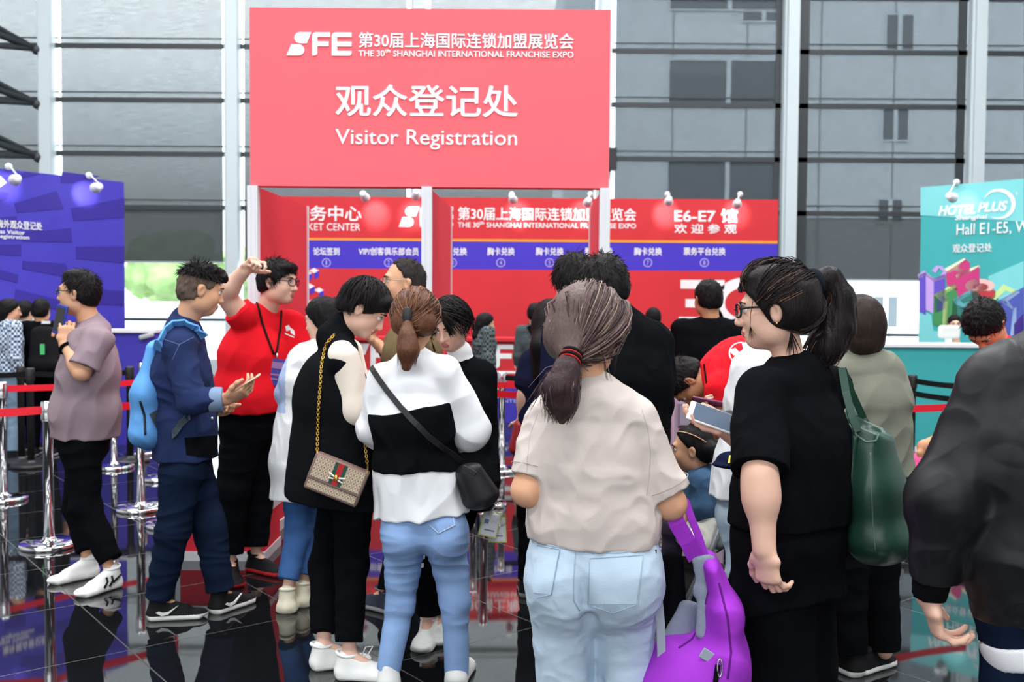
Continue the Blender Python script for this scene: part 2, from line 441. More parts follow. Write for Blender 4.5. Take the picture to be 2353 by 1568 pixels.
# glazed back wall: columns every 3.645 m, glass behind them, blinds in front of the glass
COLX = [-9.14+3.645*k for k in range(-1,7)]
MCOL = mat('light_grey_column', s2l(196,208,212), .45, noise=.03, nscale=4)
MRAIL = mat('dark_steel_rail', (.030,.037,.042), .5, noise=.2, nscale=9)
SILL = {}
for k, x in enumerate(COLX):
    c = MB().box((x-.11,19.55,0),(x+.11,19.95,ZC)).box((x-.16,19.62,0),(x-.11,19.9,ZC)).build('trim_%d' % (k+1), MCOL)
    tag(c, kind='structure')
mg = bpy.data.materials.new('window_glass'); t, b = _nodes(mg); t.nodes.remove(b)
out = t.nodes['Material Output']; tr = t.nodes.new('ShaderNodeBsdfTransparent'); gl = t.nodes.new('ShaderNodeBsdfGlossy'); gl.inputs['Roughness'].default_value = .02
mx = t.nodes.new('ShaderNodeMixShader'); mx.inputs[0].default_value = .06
tr.inputs[0].default_value = (.95,.98,.97,1)
t.links.new(tr.outputs[0], mx.inputs[1]); t.links.new(gl.outputs[0], mx.inputs[2]); t.links.new(mx.outputs[0], out.inputs[0])
def fabric(name, col, openness):
    m = bpy.data.materials.new(name); t, b = _nodes(m); out = t.nodes['Material Output']
    b.inputs['Roughness'].default_value = .9; b.inputs['Specular IOR Level'].default_value = .15
    tc = t.nodes.new('ShaderNodeTexCoord'); mp = t.nodes.new('ShaderNodeMapping'); mp.inputs['Scale'].default_value = (3,3,60)
    t.links.new(tc.outputs['Object'], mp.inputs[0])
    nz = t.nodes.new('ShaderNodeTexNoise'); nz.inputs['Scale'].default_value = 1.0; nz.inputs['Detail'].default_value = 3
    t.links.new(mp.outputs[0], nz.inputs['Vector'])
    cr = t.nodes.new('ShaderNodeValToRGB'); cr.color_ramp.elements[0].color = (*[c*.8 for c in col],1); cr.color_ramp.elements[1].color = (*[c*1.2 for c in col],1)
    t.links.new(nz.outputs['Fac'], cr.inputs[0]); t.links.new(cr.outputs[0], b.inputs['Base Color'])
    tr = t.nodes.new('ShaderNodeBsdfTransparent'); mx = t.nodes.new('ShaderNodeMixShader')
    mr = t.nodes.new('ShaderNodeMapRange'); mr.inputs['From Min'].default_value = .3; mr.inputs['From Max'].default_value = .7
    mr.inputs['To Min'].default_value = math.sqrt(openness*.85); mr.inputs['To Max'].default_value = math.sqrt(openness*1.15)
    t.links.new(nz.outputs['Fac'], mr.inputs['Value']); t.links.new(mr.outputs[0], mx.inputs[0])
    t.links.new(b.outputs[0], mx.inputs[1]); t.links.new(tr.outputs[0], mx.inputs[2]); t.links.new(mx.outputs[0], out.inputs[0])
    return m
FAB_OPEN = fabric('screen_fabric', (.060,.070,.078), .085)
FAB_SHADED = fabric('shaded_screen_fabric', (.070,.080,.084), .018)  # interior shade of the lower blinds put into the fabric's lower openness
RZ = [2.32+1.055*i for i in range(0,9)]
bays = ['far left', 'left', 'sign', 'sign', 'red', 'right', 'far right']
blabel = ['pale roller blind in the leftmost bay behind the diagonal dark braces',
          'pale roller blind in the bay between violet backdrop and big red sign',
          'roller blind hidden behind the left half of the big red sign', 'roller blind behind the right half of the big red sign',
          'grey roller blind just right of the big red sign above the ticket wall',
          'grey roller blind in the bay left of the turquoise backdrop showing a dim building window',
          'grey roller blind in the rightmost bay above the turquoise backdrop']
for k in range(7):
    xa, xb = COLX[k]+.11, COLX[k+1]-.16
    zb = [2.3,2.30,2.3,2.25,2.1,2.04,2.04][k]
    gap_l, gap_r = (.10, .015) if k < 3 else (.085, .03)
    if k == 1: gap_l, gap_r = .09, .10
    if k == 2: gap_l, gap_r = .06, .10
    if k in (5,): gap_l, gap_r = .0, .02
    if k == 4: gap_l, gap_r = .10, .0
    pane = lbox('window_%d' % (k+1), (xa,19.98,.35), (xb,20.0,ZC), mg); tag(pane, kind='structure')
    # lower part of the wall, its sill and the rail across the opening
    kw = MB().box((xa,19.9,0),(xb,20.0,.35)); kw.build('wall_back', MCOL)['kind'] = 'structure'
    zs = 1.14 if k < 3 else .93
    r = MB().box((xa,19.9,zs-.03),(xb,19.97,zs+.03)); o = r.build('window_%d' % (20+k), MRAIL); tag(o, kind='structure')
    # roller blind: fabric, bottom bar; transom rails are structure
    bl = empty('roller_blind', ((xa+xb)/2,19.86,zb)); tag(bl, blabel[k], 'blind', 'roller blinds of the glazed back wall')
    zsplit = 3.35 if k < 3 else 3.25
    MB().box((xa+gap_l,19.85,zsplit),(xb-gap_r,19.854,ZC-.3)).build('fabric', FAB_OPEN, bl)
    MB().box((xa+gap_l,19.85,zb),(xb-gap_r,19.854,zsplit)).build('shaded_fabric', FAB_SHADED, bl)  # lower stretch, its shade set by the less open fabric
    MB().box((xa+gap_l,19.845,zb-.035),(xb-gap_r,19.862,zb)).build('bottom_bar', mat('blind_bar', s2l(170,178,182), .4), bl)
    rl = MB()
    dz = 0.0 if k < 4 else -.03
    for i, z in enumerate(RZ[1:]):
        z = z+dz
        rl.box((xa,19.80,z-.06),(xb,19.84,z+.035)); rl.box((xa,19.81,z+.125),(xb,19.83,z+.15))
    if k in (4,5,6):
        rl.box((xb-.02-(.10 if k < 5 else .16),19.80,zb),(xb-.02,19.84,ZC)); 
    if k == 5: rl.box((xa,19.80,zb),(xa+.26,19.84,ZC))
    tag(rl.build('trim_%d' % (30+k), MRAIL), kind='structure')
# side returns that close the corners
tag(MB().box((X0,19.9,0),(COLX[0]-.1,20.0,ZC)).box((COLX[-1]+.1,19.9,0),(X1,20.0,ZC)).build('wall_back', MGREY), kind='structure')
# dark diagonal braces that fan from the leftmost column towards the hall
bx = COLX[1]-.16
for i, py in enumerate((115, 240, 362)):
    z0 = W(105, py, 19.6)[2]
    b_ = MB()
    for tz, ty, dx in ((1.55, 17.2, -3.2),(.95, 17.0, -3.3),(-.22, 17.2, -3.2)):
        b_.tube([(bx,19.6,z0+.02),(bx+dx,ty,z0+tz*1.15)], .07 if tz < 1.2 and tz > 0 else .055, 10)
    b_.ball((bx,19.6,z0), .10)
    tag(b_.build('trim_%d' % (50+i), MRAIL), kind='structure')
# small dark box high on the column right of the sign
MB().box((1.84,19.25,4.10),(1.99,19.55,4.52), bevel=.01).build('loudspeaker', mat('black_plastic', (.012,.012,.014), .5, noise=.1))
tag(bpy.data.objects['loudspeaker'], 'small black loudspeaker box fixed on the column right of the big red sign', 'speaker')
# ---------------------------------------------------------------- outside the windows
tag(lbox('ground_outside', (-60,20.2,-.3),(60,90,-.15), mat('pale_paving', (.55,.55,.53), .9, noise=.1, nscale=2)), kind='structure')
MB1 = mat('white_render', (.74,.82,.90), .85, noise=.03, nscale=2)
MB2 = mat('outside_glass', (.10,.12,.14), .15)
def building(name, x0, x1, y, h, wins, label, m, panels=True):
    e = empty(name, ((x0+x1)/2, y, -.15)); tag(e, label, 'building')
    MB().box((x0,y,-.15),(x1,y+8,h)).build('wall', m, e)
    for (a, b_, c, d_) in wins:
        w = MB().box((a,y-.03,c),(b_,y+.05,d_)).build('window', MB2, e)
        f = MB().box((a-.05,y-.05,c-.05),(b_+.05,y-.02,c)).box((a-.05,y-.05,d_),(b_+.05,y-.02,d_+.05)).box(((a+b_)/2-.07,y-.05,c),((a+b_)/2+.07,y-.02,d_)).box((a-.05,y-.05,c),(a,y-.02,d_)).box((b_,y-.05,c),(b_+.05,y-.02,d_))
        f.build('window_frame', m, w)
    if panels:
        j = MB()
        xx = x0+1.1
        while xx < x1:
            j.box((xx,y-.012,0),(xx+.05,y,h)); xx += 2.35
        j.build('panel_joint', mat('panel_joint', (.35,.37,.38), .9), e)
    return e
s = 30/F
def px2x(px, d): return (px-1176.5)/F*d
def px2z(py, d, px=1176.5): return W(px, py, d)[2]
yb = 32.0
wins = [(px2x(2022,yb), px2x(2082,yb), px2z(115,yb,2050), px2z(35,yb,2050)), (px2x(2018,yb), px2x(2075,yb), px2z(322,yb,2050), px2z(245,yb,2050)),
        (px2x(2012,yb), px2x(2065,yb), px2z(510,yb,2050), px2z(460,yb,2050)), (px2x(2006,yb), px2x(2060,yb), px2z(752,yb,2050), px2z(682,yb,2050)),
        (px2x(1530,yb), px2x(1800,yb), px2z(240,yb,1650), px2z(140,yb,1650)), (px2x(1530,yb), px2x(1800,yb), px2z(470,yb,1650), px2z(365,yb,1650)),
        (px2x(1530,yb), px2x(1800,yb), px2z(22,yb,1650), px2z(-60,yb,1650)), (px2x(1695,yb), px2x(1790,yb), px2z(48,yb,1650), px2z(28,yb,1650))]
building('office_building', px2x(1290,yb), px2x(2700,yb), yb, 13.0, wins, 'white panelled building with a twin window seen through the blinds right of the sign', MB1)
building('low_shed', px2x(-300,26), px2x(640,26), 26.0, 1.45, [], 'long low white wall outside the window left of the red sign', MB1, False)
MLEAF = mat('tree_leaves', (.12,.20,.055), .8, noise=.75, nscale=1.6); MTRUNK = mat('tree_trunk', (.12,.09,.06), .9, noise=.3)
for i, (px, h) in enumerate(((150,4.2),(290,3.6),(400,4.6),(500,3.9))):
    x = px2x(px,37); e = empty('tree', (x,37+(i%2)*5,-.15))
    tag(e, 'pale green sunlit tree outside the window left of the red sign', 'tree', 'trees outside the left window')
    rnd = random.Random(i); pr_ = []
    for q in range(16):
        a = rnd.uniform(0,6.28); rr = rnd.uniform(.2,1.2)
        pr_.append(ell((x+math.cos(a)*rr, e.location.y+math.sin(a)*rr*.7, 1.3+rnd.uniform(0,h-1.8)), [rnd.uniform(.45,.8)]*3, None, .1))
    solid(pr_, .09, 'crown', MLEAF, e, [folds(.28,(1.6,1.6,1.6),seed=i), folds(.18,(3.6,3.6,3.6),seed=i+9)], 0)
    MB().tube([(x,e.location.y,-.15),(x,e.location.y,1.6)], .12).build('trunk', MTRUNK, e)
# ================================================================ STANDS, SIGNS, COUNTERS
WHITE = mat('white_print', (.86,.87,.88), .6)
ALU = mat('white_aluminium', s2l(222,226,230), .4, spec=.5)
RED = mat('red_fabric_panel', s2l(218,34,56), .75, noise=.03, nscale=5, bump=.05, bscale=300)
RED2 = mat('bright_red_panel', s2l(204,36,46), .65, noise=.03, nscale=4)
GLARE_RED = mat('glare_washed_red_panel', s2l(255,104,114), .8, noise=.02, nscale=3)  # red paled towards coral: veiling glare on the header put into its colour
BLUE = mat('violet_blue_print', s2l(62,44,190), .65, noise=.03, nscale=4)
BLUE2 = mat('violet_blue_panel', s2l(58,50,172), .6, noise=.03, nscale=4)
BLUED = mat('dark_violet_stripe', s2l(42,26,140), .6, noise=.03, nscale=4)
ORANGE = mat('orange_line', s2l(240,150,50), .6)
TEAL = mat('turquoise_panel', s2l(56,168,170), .6, noise=.03, nscale=3)
TEALL = mat('light_turquoise_print', s2l(120,206,208), .6, noise=.03, nscale=3)
UX, UZ = (1,0,0), (0,0,1)
# ---- the registration gate
D = 6.1
gate = empty('registration_gate', (W(990,1268,D)[0], D, 0)); tag(gate, 'red registration gate with a big white lettered header on white posts', 'gate')
gx = [(-1.585,-1.535),(-.525,-.470),(.560,.585)]
zt = W(980,430,D)[2]; z1 = W(980,20,D)[2]
hx0, hx1 = W(574,224,D)[0], W(1401,226,D)[0]
MB().box((hx0,D,zt),(hx1,D+.10,z1)).build('header_panel', GLARE_RED, gate)
def zy(py, d=D): return W(980, py, d)[2]
def xx(px, py=230, d=D): return W(px, py, d)[0]
O = (0,D-.001,0)
decal(logo_polys(), O, UX, UZ, WHITE, gate, 'logo', sx=(xx(808)-xx(659))/2.62, sz=zy(76)-zy(130), x0=xx(659), z0=zy(130))
lettering('第30届上海国际连锁加盟展览会', O, UX, UZ, xx(824), xx(1317), zy(111), zy(75), WHITE, gate, bold=.010)
lettering('THE 30ᵗʰ SHANGHAI INTERNATIONAL FRANCHISE EXPO', O, UX, UZ, xx(824), xx(1317), zy(131), zy(114), WHITE, gate, bold=.009)
lettering('观众登记处', O, UX, UZ, xx(771), xx(1190), zy(269), zy(195), WHITE, gate, bold=.009)
lettering('Visitor Registration', O, UX, UZ, xx(771), xx(1189), zy(344), zy(298), WHITE, gate, bold=.004)
for i, (xf, xr) in enumerate(gx):
    w = .062
    MB().box((xf-w/2,D-.02,0),(xf+w/2,D+.045,zt)).box((xf-w/2+.012,D-.026,0),(xf-w/2+.022,D-.02,zt)).box((xf+w/2-.022,D-.026,0),(xf+w/2-.012,D-.02,zt)).build('post', ALU, gate)
    MB().box((xr-.022,7.38,0),(xr+.022,7.42,zt)).build('post', ALU, gate)
    y0_, y1_ = D+.045, 7.38
    vs = [(xf,y0_),(xr,y1_)]
    p = MB(); a = Vector((xf,y0_,0)); c = Vector((xr,y1_,0))
    p._new([a+Vector((-.012,0,.07)),c+Vector((-.012,0,.07)),c+Vector((-.012,0,zt)),a+Vector((-.012,0,zt)),a+Vector((.012,0,.07)),c+Vector((.012,0,.07)),c+Vector((.012,0,zt)),a+Vector((.012,0,zt))],
           [(0,1,2,3),(4,5,6,7),(0,1,5,4),(3,2,6,7),(0,3,7,4),(1,2,6,5)])
    p.build('side_panel', RED, gate)
    p = MB()
    p._new([a+Vector((-.02,0,0)),c+Vector((-.02,0,0)),c+Vector((-.02,0,.07)),a+Vector((-.02,0,.07)),a+Vector((.02,0,0)),c+Vector((.02,0,0)),c+Vector((.02,0,.07)),a+Vector((.02,0,.07))],
           [(0,1,2,3),(4,5,6,7),(0,1,5,4),(3,2,6,7),(0,3,7,4),(1,2,6,5)])
    p.build('bottom_rail', ALU, gate)
# low red base unit in front of the gate's left post
bz = empty('base_plinth', (-1.8,6.0,0)); tag(bz, 'low red box with white frame edges on the floor left of the gate', 'plinth')
xa, xb = G(405,1290)[0], G(608,1290)[0]; yy = G(500,1290)[1]
MB().box((xa,yy+.01,.05),(xb,yy+.40,.27)).build('panel', RED, bz)
MB().box((xa-.005,yy,0),(xb+.005,yy+.41,.055)).box((xa-.005,yy,.27),(xb+.005,yy+.41,.31)).box((xa-.008,yy,0),(xa+.02,yy+.03,.31)).build('frame', ALU, bz)
# ---- spotlights clipped to the walls' top edges
MSPOT = mat('white_lamp_shell', (.8,.82,.84), .4); MBULB = mat('lit_lamp_face', (1,1,1), .5, emit=(1,.97,.92), estr=14)
def spot(p, wall_top, label, grp, aim, power=14, flip=1):
    """p lamp face centre, wall_top the point where its arm is clipped, aim a point on the wall"""
    p, wt, aim = Vector(tuple(p)), Vector(tuple(wall_top)), Vector(tuple(aim))
    dr = (aim-p).normalized()
    e = empty('spotlight', wt); tag(e, label, 'spotlight', grp)
    MB().tube([wt, wt+Vector((0,-.02,.05)), p-dr*.15+Vector((0,0,.03)), p-dr*.08], .009, 8).build('arm', MSPOT, e)
    q = dr.to_track_quat('Z','Y').to_matrix().to_4x4(); Mx = Matrix.Translation(p) @ q
    MB().lathe([(.02,-.16),(.042,-.155),(.045,-.05),(.062,-.01),(.062,0)], 20, Mx).build('lamp_shell', MSPOT, e)
    MB().lathe([(.054,-.002),(.054,.004),(.03,.010)], 20, Mx).build('lamp_face', MBULB, e)
    MB().ball(wt+Vector((0,-.02,.03)), .04).build('clip', MSPOT, e)
    l = bpy.data.lights.new('spotlight_beam','SPOT'); l.energy = power; l.spot_size = math.radians(46); l.spot_blend = .8; l.shadow_soft_size = .04; l.color = (1,.96,.92)
    lo = bpy.data.objects.new('spotlight_beam', l); COL.objects.link(lo)
    lo.matrix_world = Matrix.Translation(p+dr*.02) @ dr.to_track_quat('-Z','Y').to_matrix().to_4x4()
# ---- the red ticket wall far behind the gate
D = 14.0
tw = empty('ticket_wall', (0,D,0)); tag(tw, 'long red ticket centre wall with a violet band, behind the gate', 'wall panel')
def zy(py, px=1176.5, d=14.0): return W(px, py, d)[2]
def xx(px, py=560, d=14.0): return W(px, py, d)[0]
tx0, tx1 = xx(600), xx(1787)
zt, zor, zbl, zr = zy(455), zy(550), zy(556), zy(620)
MB().box((tx0,D,0),(tx1,D+.08,zr)).build('lower_panel', RED2, tw)
MB().box((tx0,D,zr),(tx1,D+.08,zbl)).build('counter_band', BLUE, tw)
MB().box((tx0,D-.004,zbl),(tx1,D+.08,zor)).build('orange_line', ORANGE, tw)
MB().box((tx0,D,zor),(tx1,D+.08,zt)).build('upper_panel', RED2, tw)
O = (0,D-.001,0)
lettering('票务中心', O, UX, UZ, xx(672), xx(831), zy(508,750), zy(473,750), WHITE, tw, bold=.009)
lettering('TICKET CENTER', O, UX, UZ, xx(674), xx(828), zy(530,750), zy(513,750), WHITE, tw, bold=.0)
decal(logo_polys(), O, UX, UZ, WHITE, tw, 'logo', sx=(xx(1041)-xx(916))/2.62, sz=zy(475,980)-zy(522,980), x0=xx(916), z0=zy(522,980))
lettering('第30届上海国际连锁加盟展览会', O, UX, UZ, xx(1052), xx(1461), zy(507,1250), zy(477,1250), WHITE, tw, bold=.010)
lettering('THE 30ᵗʰ SHANGHAI INTERNATIONAL FRANCHISE EXPO', O, UX, UZ, xx(1052), xx(1461), zy(524,1250), zy(510,1250), WHITE, tw, bold=.009)
lettering('E6-E7 馆', O, UX, UZ, xx(1549), xx(1694), zy(512,1620), zy(479,1620), WHITE, tw, bold=.014)
lettering('欢 迎 参 观', O, UX, UZ, xx(1549), xx(1692), zy(537,1620), zy(515,1620), WHITE, tw, bold=.01, space=1.0)
names = [('论坛签到',750,60),('VIP/创客俱乐部会员',893,138),('胸卡兑换',1040,66),('胸卡兑换',1151,63),('胸卡兑换',1263,64),('胸卡兑换',1376,64),('胸卡兑换',1489,64),('票务平台兑换',1619,96)]
LIL = mat('lilac_print', s2l(190,182,235), .6)
for i, (nm, cx, w) in enumerate(names):
    lettering(nm, O, UX, UZ, xx(cx-w/2), xx(cx+w/2), zy(587,cx), zy(569,cx), WHITE, tw, bold=.01)
    c0 = Vector((xx(cx),D-.004,zy(604,cx)))
    b_ = MB(); R_ = .062; N = 28
    vs = [c0+Vector((r*math.cos(2*math.pi*k/N), 0, r*math.sin(2*math.pi*k/N))) for r in (R_,R_-.010) for k in range(N)]
    b_._new(vs, [(k,(k+1)%N,N+(k+1)%N,N+k) for k in range(N)])
    b_.build('number_ring', LIL, tw)
    lettering(str(i+1), O, UX, UZ, c0.x-(.015 if i else .008), c0.x+(.015 if i else .008), c0.z-.032, c0.z+.032, LIL, tw)
# the big cut letters low on the wall and the little isometric cubes at its left
bar = lambda a,b_,c,d_: [(xx(a),zy(d_,1650)),(xx(b_),zy(d_,1650)),(xx(b_),zy(c,1650)),(xx(a),zy(c,1650))]
ring = [(xx(1712)+.42*math.cos(a), zy(697,1700)+.36*math.sin(a)) for a in [2*math.pi*k/40 for k in range(41)]]
ring2 = [(xx(1712)+.27*math.cos(a), zy(697,1700)+.215*math.sin(a)) for a in [2*math.pi*k/40 for k in range(41)]]
quads = [[ring[k],ring[k+1],ring2[k+1],ring2[k]] for k in range(40)]
decal([bar(1565,1666,644,664), bar(1577,1640,688,707), bar(1562,1666,729,747), [(xx(1640),zy(664,1650)),(xx(1666),zy(664,1650)),(xx(1630),zy(688,1650)),(xx(1600),zy(688,1650))], [(xx(1630),zy(707,1650)),(xx(1650),zy(700,1650)),(xx(1666),zy(729,1650)),(xx(1640),zy(729,1650))]]+quads, O, UX, UZ, WHITE, tw, 'large_lettering')
cubes = []
for cx, cy in ((722,622),(712,658),(733,667),(706,628),(716,695),(700,690),(690,640)):
    h = 11
    p = lambda a,b_: (xx(a),zy(b_,720))
    cubes.append(([p(cx-h,cy),p(cx,cy+6),p(cx+h,cy),p(cx,cy-6)],0)); cubes.append(([p(cx,cy+6),p(cx,cy+20),p(cx+h,cy+14),p(cx+h,cy)],1))
decal(cubes, O, UX, UZ, [WHITE,BLUE], tw, 'cube_pattern')
# the counter in front of it
tcn = empty('ticket_counter', (0,12.7,0)); tag(tcn, 'long red and violet counter in front of the red ticket wall', 'counter')
ca, cb = xx(690,800,12.7), xx(1760,800,12.7)
MB().box((ca,12.7,.66),(cb,13.2,1.04)).build('front_panel', RED2, tcn)
MB().box((ca,12.695,.63),(cb,13.2,.66)).build('white_line', WHITE, tcn)
MB().box((ca,12.7,.44),(cb,13.2,.63)).build('red_band', RED2, tcn)
MB().box((ca,12.7,0),(cb,13.2,.44)).build('base_panel', BLUE2, tcn)
MB().box((ca-.02,12.65,1.04),(cb+.02,13.25,1.08)).build('counter_top', RED2, tcn)
O = (0,12.699,0)
lz = lambda py: W(1176,py,12.7)[2]
for px in (790, 1075, 1390, 1660):
    x_ = xx(px,800,12.7)
    decal(logo_polys(), O, UX, UZ, WHITE, tcn, 'logo', sx=.33, sz=.30, x0=x_, z0=.70)
for px in (1143, 760):
    x_ = xx(px,910,12.7)
    lettering('SHANGHAI FRANCHISE EXPO', O, UX, UZ, x_, x_+1.5, lz(915), lz(906), WHITE, tcn, bold=.009)
    lettering('INTERNATIONAL', O, UX, UZ, x_+.05, x_+.8, lz(926), lz(918), LIL, tcn)
for i, (px, py, axp) in enumerate(((840,455,863),(955,452,950),(1179,460,1190),(1350,467,1340),(1536,465,1530),(1694,470,1690))):
    p = W(px, py, 13.45); wt = W(px+(6 if i % 2 else -3), 452, 13.98)
    spot(p, wt, ['spotlight on the red wall above the ticket centre lettering','spotlight on the red wall beside the gate middle post','spotlight on the red wall above the long Chinese title','spotlight on the red wall close to the gate right post','spotlight on the red wall just left of the hall number','spotlight on the red wall over the end of the hall number'][i], 'spotlights along the red ticket wall', W(axp, 492, 14.0), 34)
# ---- the violet backdrop and its counter at the left
pa = Vector((W(286,560,12.1)[0],12.1,0)); pb0 = Vector((W(0,560,10.9)[0],10.9,0)); pc = pa+(pb0-pa)*2.0
HT = W(286,419,12.1)[2]
vb = empty('violet_backdrop', pa); tag(vb, 'violet exhibition backdrop with dark slanted stripes and white writing at the left', 'backdrop')
dirv = (pc-pa).normalized(); nrm = Vector((-dirv.y,dirv.x,0))
if nrm.y > 0: nrm = -nrm           # towards the viewer
ux = -dirv                         # reading direction, left to right
L = (pc-pa).length
Mv = Matrix(((ux.x,-nrm.x,0,pc.x),(ux.y,-nrm.y,0,pc.y),(0,0,1,0),(0,0,0,1)))
MB().box((0,0,0),(L,.08,HT), Mv).build('panel', BLUE2, vb)
def vpt(px, py):
    """plane coordinates (u along reading direction, z) on the violet backdrop at a photo pixel"""
    v = CR @ Vector(((px-1176.5)/F, -(py-784)/F, -1.0)); o = Vector((0,0,CAMZ))
    n = Vector((nrm.x,nrm.y,0)); s = (pc-o).dot(n)/v.dot(n); q = o+v*s
    return ((q-pc).dot(ux), q.z)
st = [[(33,467),(130,439),(146,480),(40,489)],[(163,479),(286,455),(286,500),(170,508)],[(50,535),(163,524),(165,557),(52,555)],[(175,567),(286,566),(286,605),(176,595)],
      [(0,563),(48,562),(48,588),(0,585)],[(52,600),(150,606),(165,640),(52,618)],[(0,620),(42,632),(40,650),(0,640)],[(36,665),(140,690),(130,712),(33,690)],[(215,663),(286,670),(286,702),(220,700)],
      [(142,395),(230,405),(170,420),(140,420)],[(0,440),(20,445),(14,460),(0,465)],[(0,500),(38,497),(40,520),(0,522)],[(60,395),(90,400),(40,412),(0,412)]]
decal([[vpt(*q) for q in p] for p in st], pc+nrm*.001, ux, UZ, BLUED, vb, 'stripe_pattern')
zof = lambda py: vpt(50,py)[1]; uof = lambda px: vpt(px,520)[0]
lettering('海外观众登记处', pc+nrm*.006, ux, UZ, uof(-8), uof(96), vpt(50,527)[1], vpt(50,508)[1], WHITE, vb, bold=.006)
lettering('Overseas Visitor', pc+nrm*.006, ux, UZ, uof(-48), uof(56), vpt(20,538)[1], vpt(20,528)[1], WHITE, vb, bold=.006)
lettering('Registration', pc+nrm*.006, ux, UZ, uof(-10), uof(66), vpt(20,551)[1], vpt(20,539)[1], WHITE, vb, bold=.006)
decal([[vpt(*q) for q in p] for p in [[(-60,410),(0,405),(14,420),(0,430),(-60,440)]]], pc+nrm*.006, ux, UZ, WHITE, vb, 'emblem')
for i, (px, py, wx) in enumerate(((33,415,22),(219,433,206))):
    u, z = vpt(wx, 396 if i == 0 else 411); wt = pc+ux*u; wt.z = HT
    p = W(px, py, wt.y-.42)
    u2, z2 = vpt((12,193)[i], (430,446)[i]); aim = pc+ux*u2; aim.z = z2
    spot(p, wt, ['spotlight clipped on the violet backdrop nearer the left picture edge','spotlight clipped on the violet backdrop near its right end'][i], 'spotlights on the violet backdrop', aim, 26)
vc = empty('violet_counter', (W(250,800,10.5)[0],10.5,0)); tag(vc, 'violet reception counter in front of the violet backdrop', 'counter')
a_, b2 = -5.52, W(356,800,10.5)[0]
ztop = W(250,758,10.5)[2]
MB().box((a_,10.5,0),(b2,10.9,ztop-.03)).build('front_panel', BLUE2, vc)
MB().box((a_,10.47,ztop-.03),(b2+.01,10.92,ztop)).build('counter_top', mat('white_laminate', (.8,.8,.82), .4), vc)
b_ = MB(); b_.box((0,0,0),(.16,.02,.05), Matrix.Translation((W(322,782,10.48)[0],10.46,W(322,782,10.48)[2])) @ Matrix.Rotation(-.25,4,'Y'), bevel=.015)
b_.build('emblem', mat('grey_emblem', (.45,.47,.5), .4), vc)
MON = mat('pale_monitor_shell', (.72,.76,.74), .5)
def monitor(p, w, label, h=.3):
    e = empty('monitor', p); tag(e, label, 'monitor', 'monitors on the reception counters'); p = Vector(tuple(p))
    MB().box((p.x-w/2,p.y,p.z+.06),(p.x+w/2,p.y+.05,p.z+.06+h), bevel=.03).build('shell', MON, e)
    MB().box((p.x-.03,p.y+.02,p.z),(p.x+.03,p.y+.06,p.z+.10)).box((p.x-.10,p.y-.03,p.z),(p.x+.10,p.y+.12,p.z+.015)).build('stand', MON, e)
    MB().box((p.x-w/2+.03,p.y+.047,p.z+.09),(p.x+w/2-.03,p.y+.056,p.z+.03+h)).build('screen', mat('dark_screen',(.02,.02,.025),.2), e)
p = W(64,756,10.6); monitor((p[0],10.62,ztop), .22, 'pale monitor on the violet counter by the man with the black backpack', .2)
# ---- the turquoise backdrop and its counter at the right
pa = Vector((W(2115,560,12.6)[0],12.6,0)); pb0 = Vector((W(2353,560,11.75)[0],11.75,0)); pc2 = pa+(pb0-pa)*2.0
HT2 = W(2115,431,12.6)[2]
tb = empty('turquoise_backdrop', pa); tag(tb, 'turquoise exhibition backdrop with giant three-dimensional letters printed on it', 'backdrop')
ux2 = (pc2-pa).normalized(); nrm2 = Vector((ux2.y,-ux2.x,0))
Mv = Matrix(((ux2.x,-nrm2.x,0,pa.x),(ux2.y,-nrm2.y,0,pa.y),(0,0,1,0),(0,0,0,1)))
L2 = (pc2-pa).length
MB().box((0,0,0),(L2,.08,HT2), Mv).build('panel', TEAL, tb)
def tpt(px, py):
    v = CR @ Vector(((px-1176.5)/F, -(py-784)/F, -1.0)); o = Vector((0,0,CAMZ))
    s = (pa-o).dot(nrm2)/v.dot(nrm2); q = o+v*s
    return ((q-pa).dot(ux2), q.z)
PO = pa+nrm2*.001
T = lambda P: [tpt(*q) for q in P]
decal([T([(2116,431),(2353,411),(2353,510),(2115,495)]), T([(2270,636),(2353,600),(2353,760),(2330,760)]), T([(2112,720),(2127,718),(2140,724),(2145,760),(2170,765),(2180,790),(2110,790)])], PO, ux2, UZ, TEALL, tb, 'light_panels')
PO2 = pa+nrm2*.006
zz = lambda px,py: tpt(px,py)[1]; uu = lambda px: tpt(px,480)[0]
lettering('HOTEL', PO2, ux2, UZ, uu(2157), uu(2243), zz(2200,494), zz(2200,471), WHITE, tb, bold=.02, shear=.25)
lettering('PLUS', PO2, ux2, UZ, uu(2247), uu(2316), zz(2280,487), zz(2280,464), WHITE, tb, bold=.02, shear=.25)
lettering('Shanghai', PO2, ux2, UZ, uu(2196), uu(2270), zz(2230,508), zz(2230,494), WHITE, tb, bold=.01, shear=.2)
lettering('Hall E1-E5, W1-W5', PO2, ux2, UZ, uu(2200), uu(2440), zz(2290,541), zz(2290,511), WHITE, tb, bold=.0)
lettering('观众登记处', PO2, ux2, UZ, uu(2192), uu(2282), zz(2240,580), zz(2240,560), WHITE, tb, bold=.006)
lettering('R', PO2, ux2, UZ, uu(2334), uu(2339), zz(2336,450), zz(2336,442), WHITE, tb)
cs = []
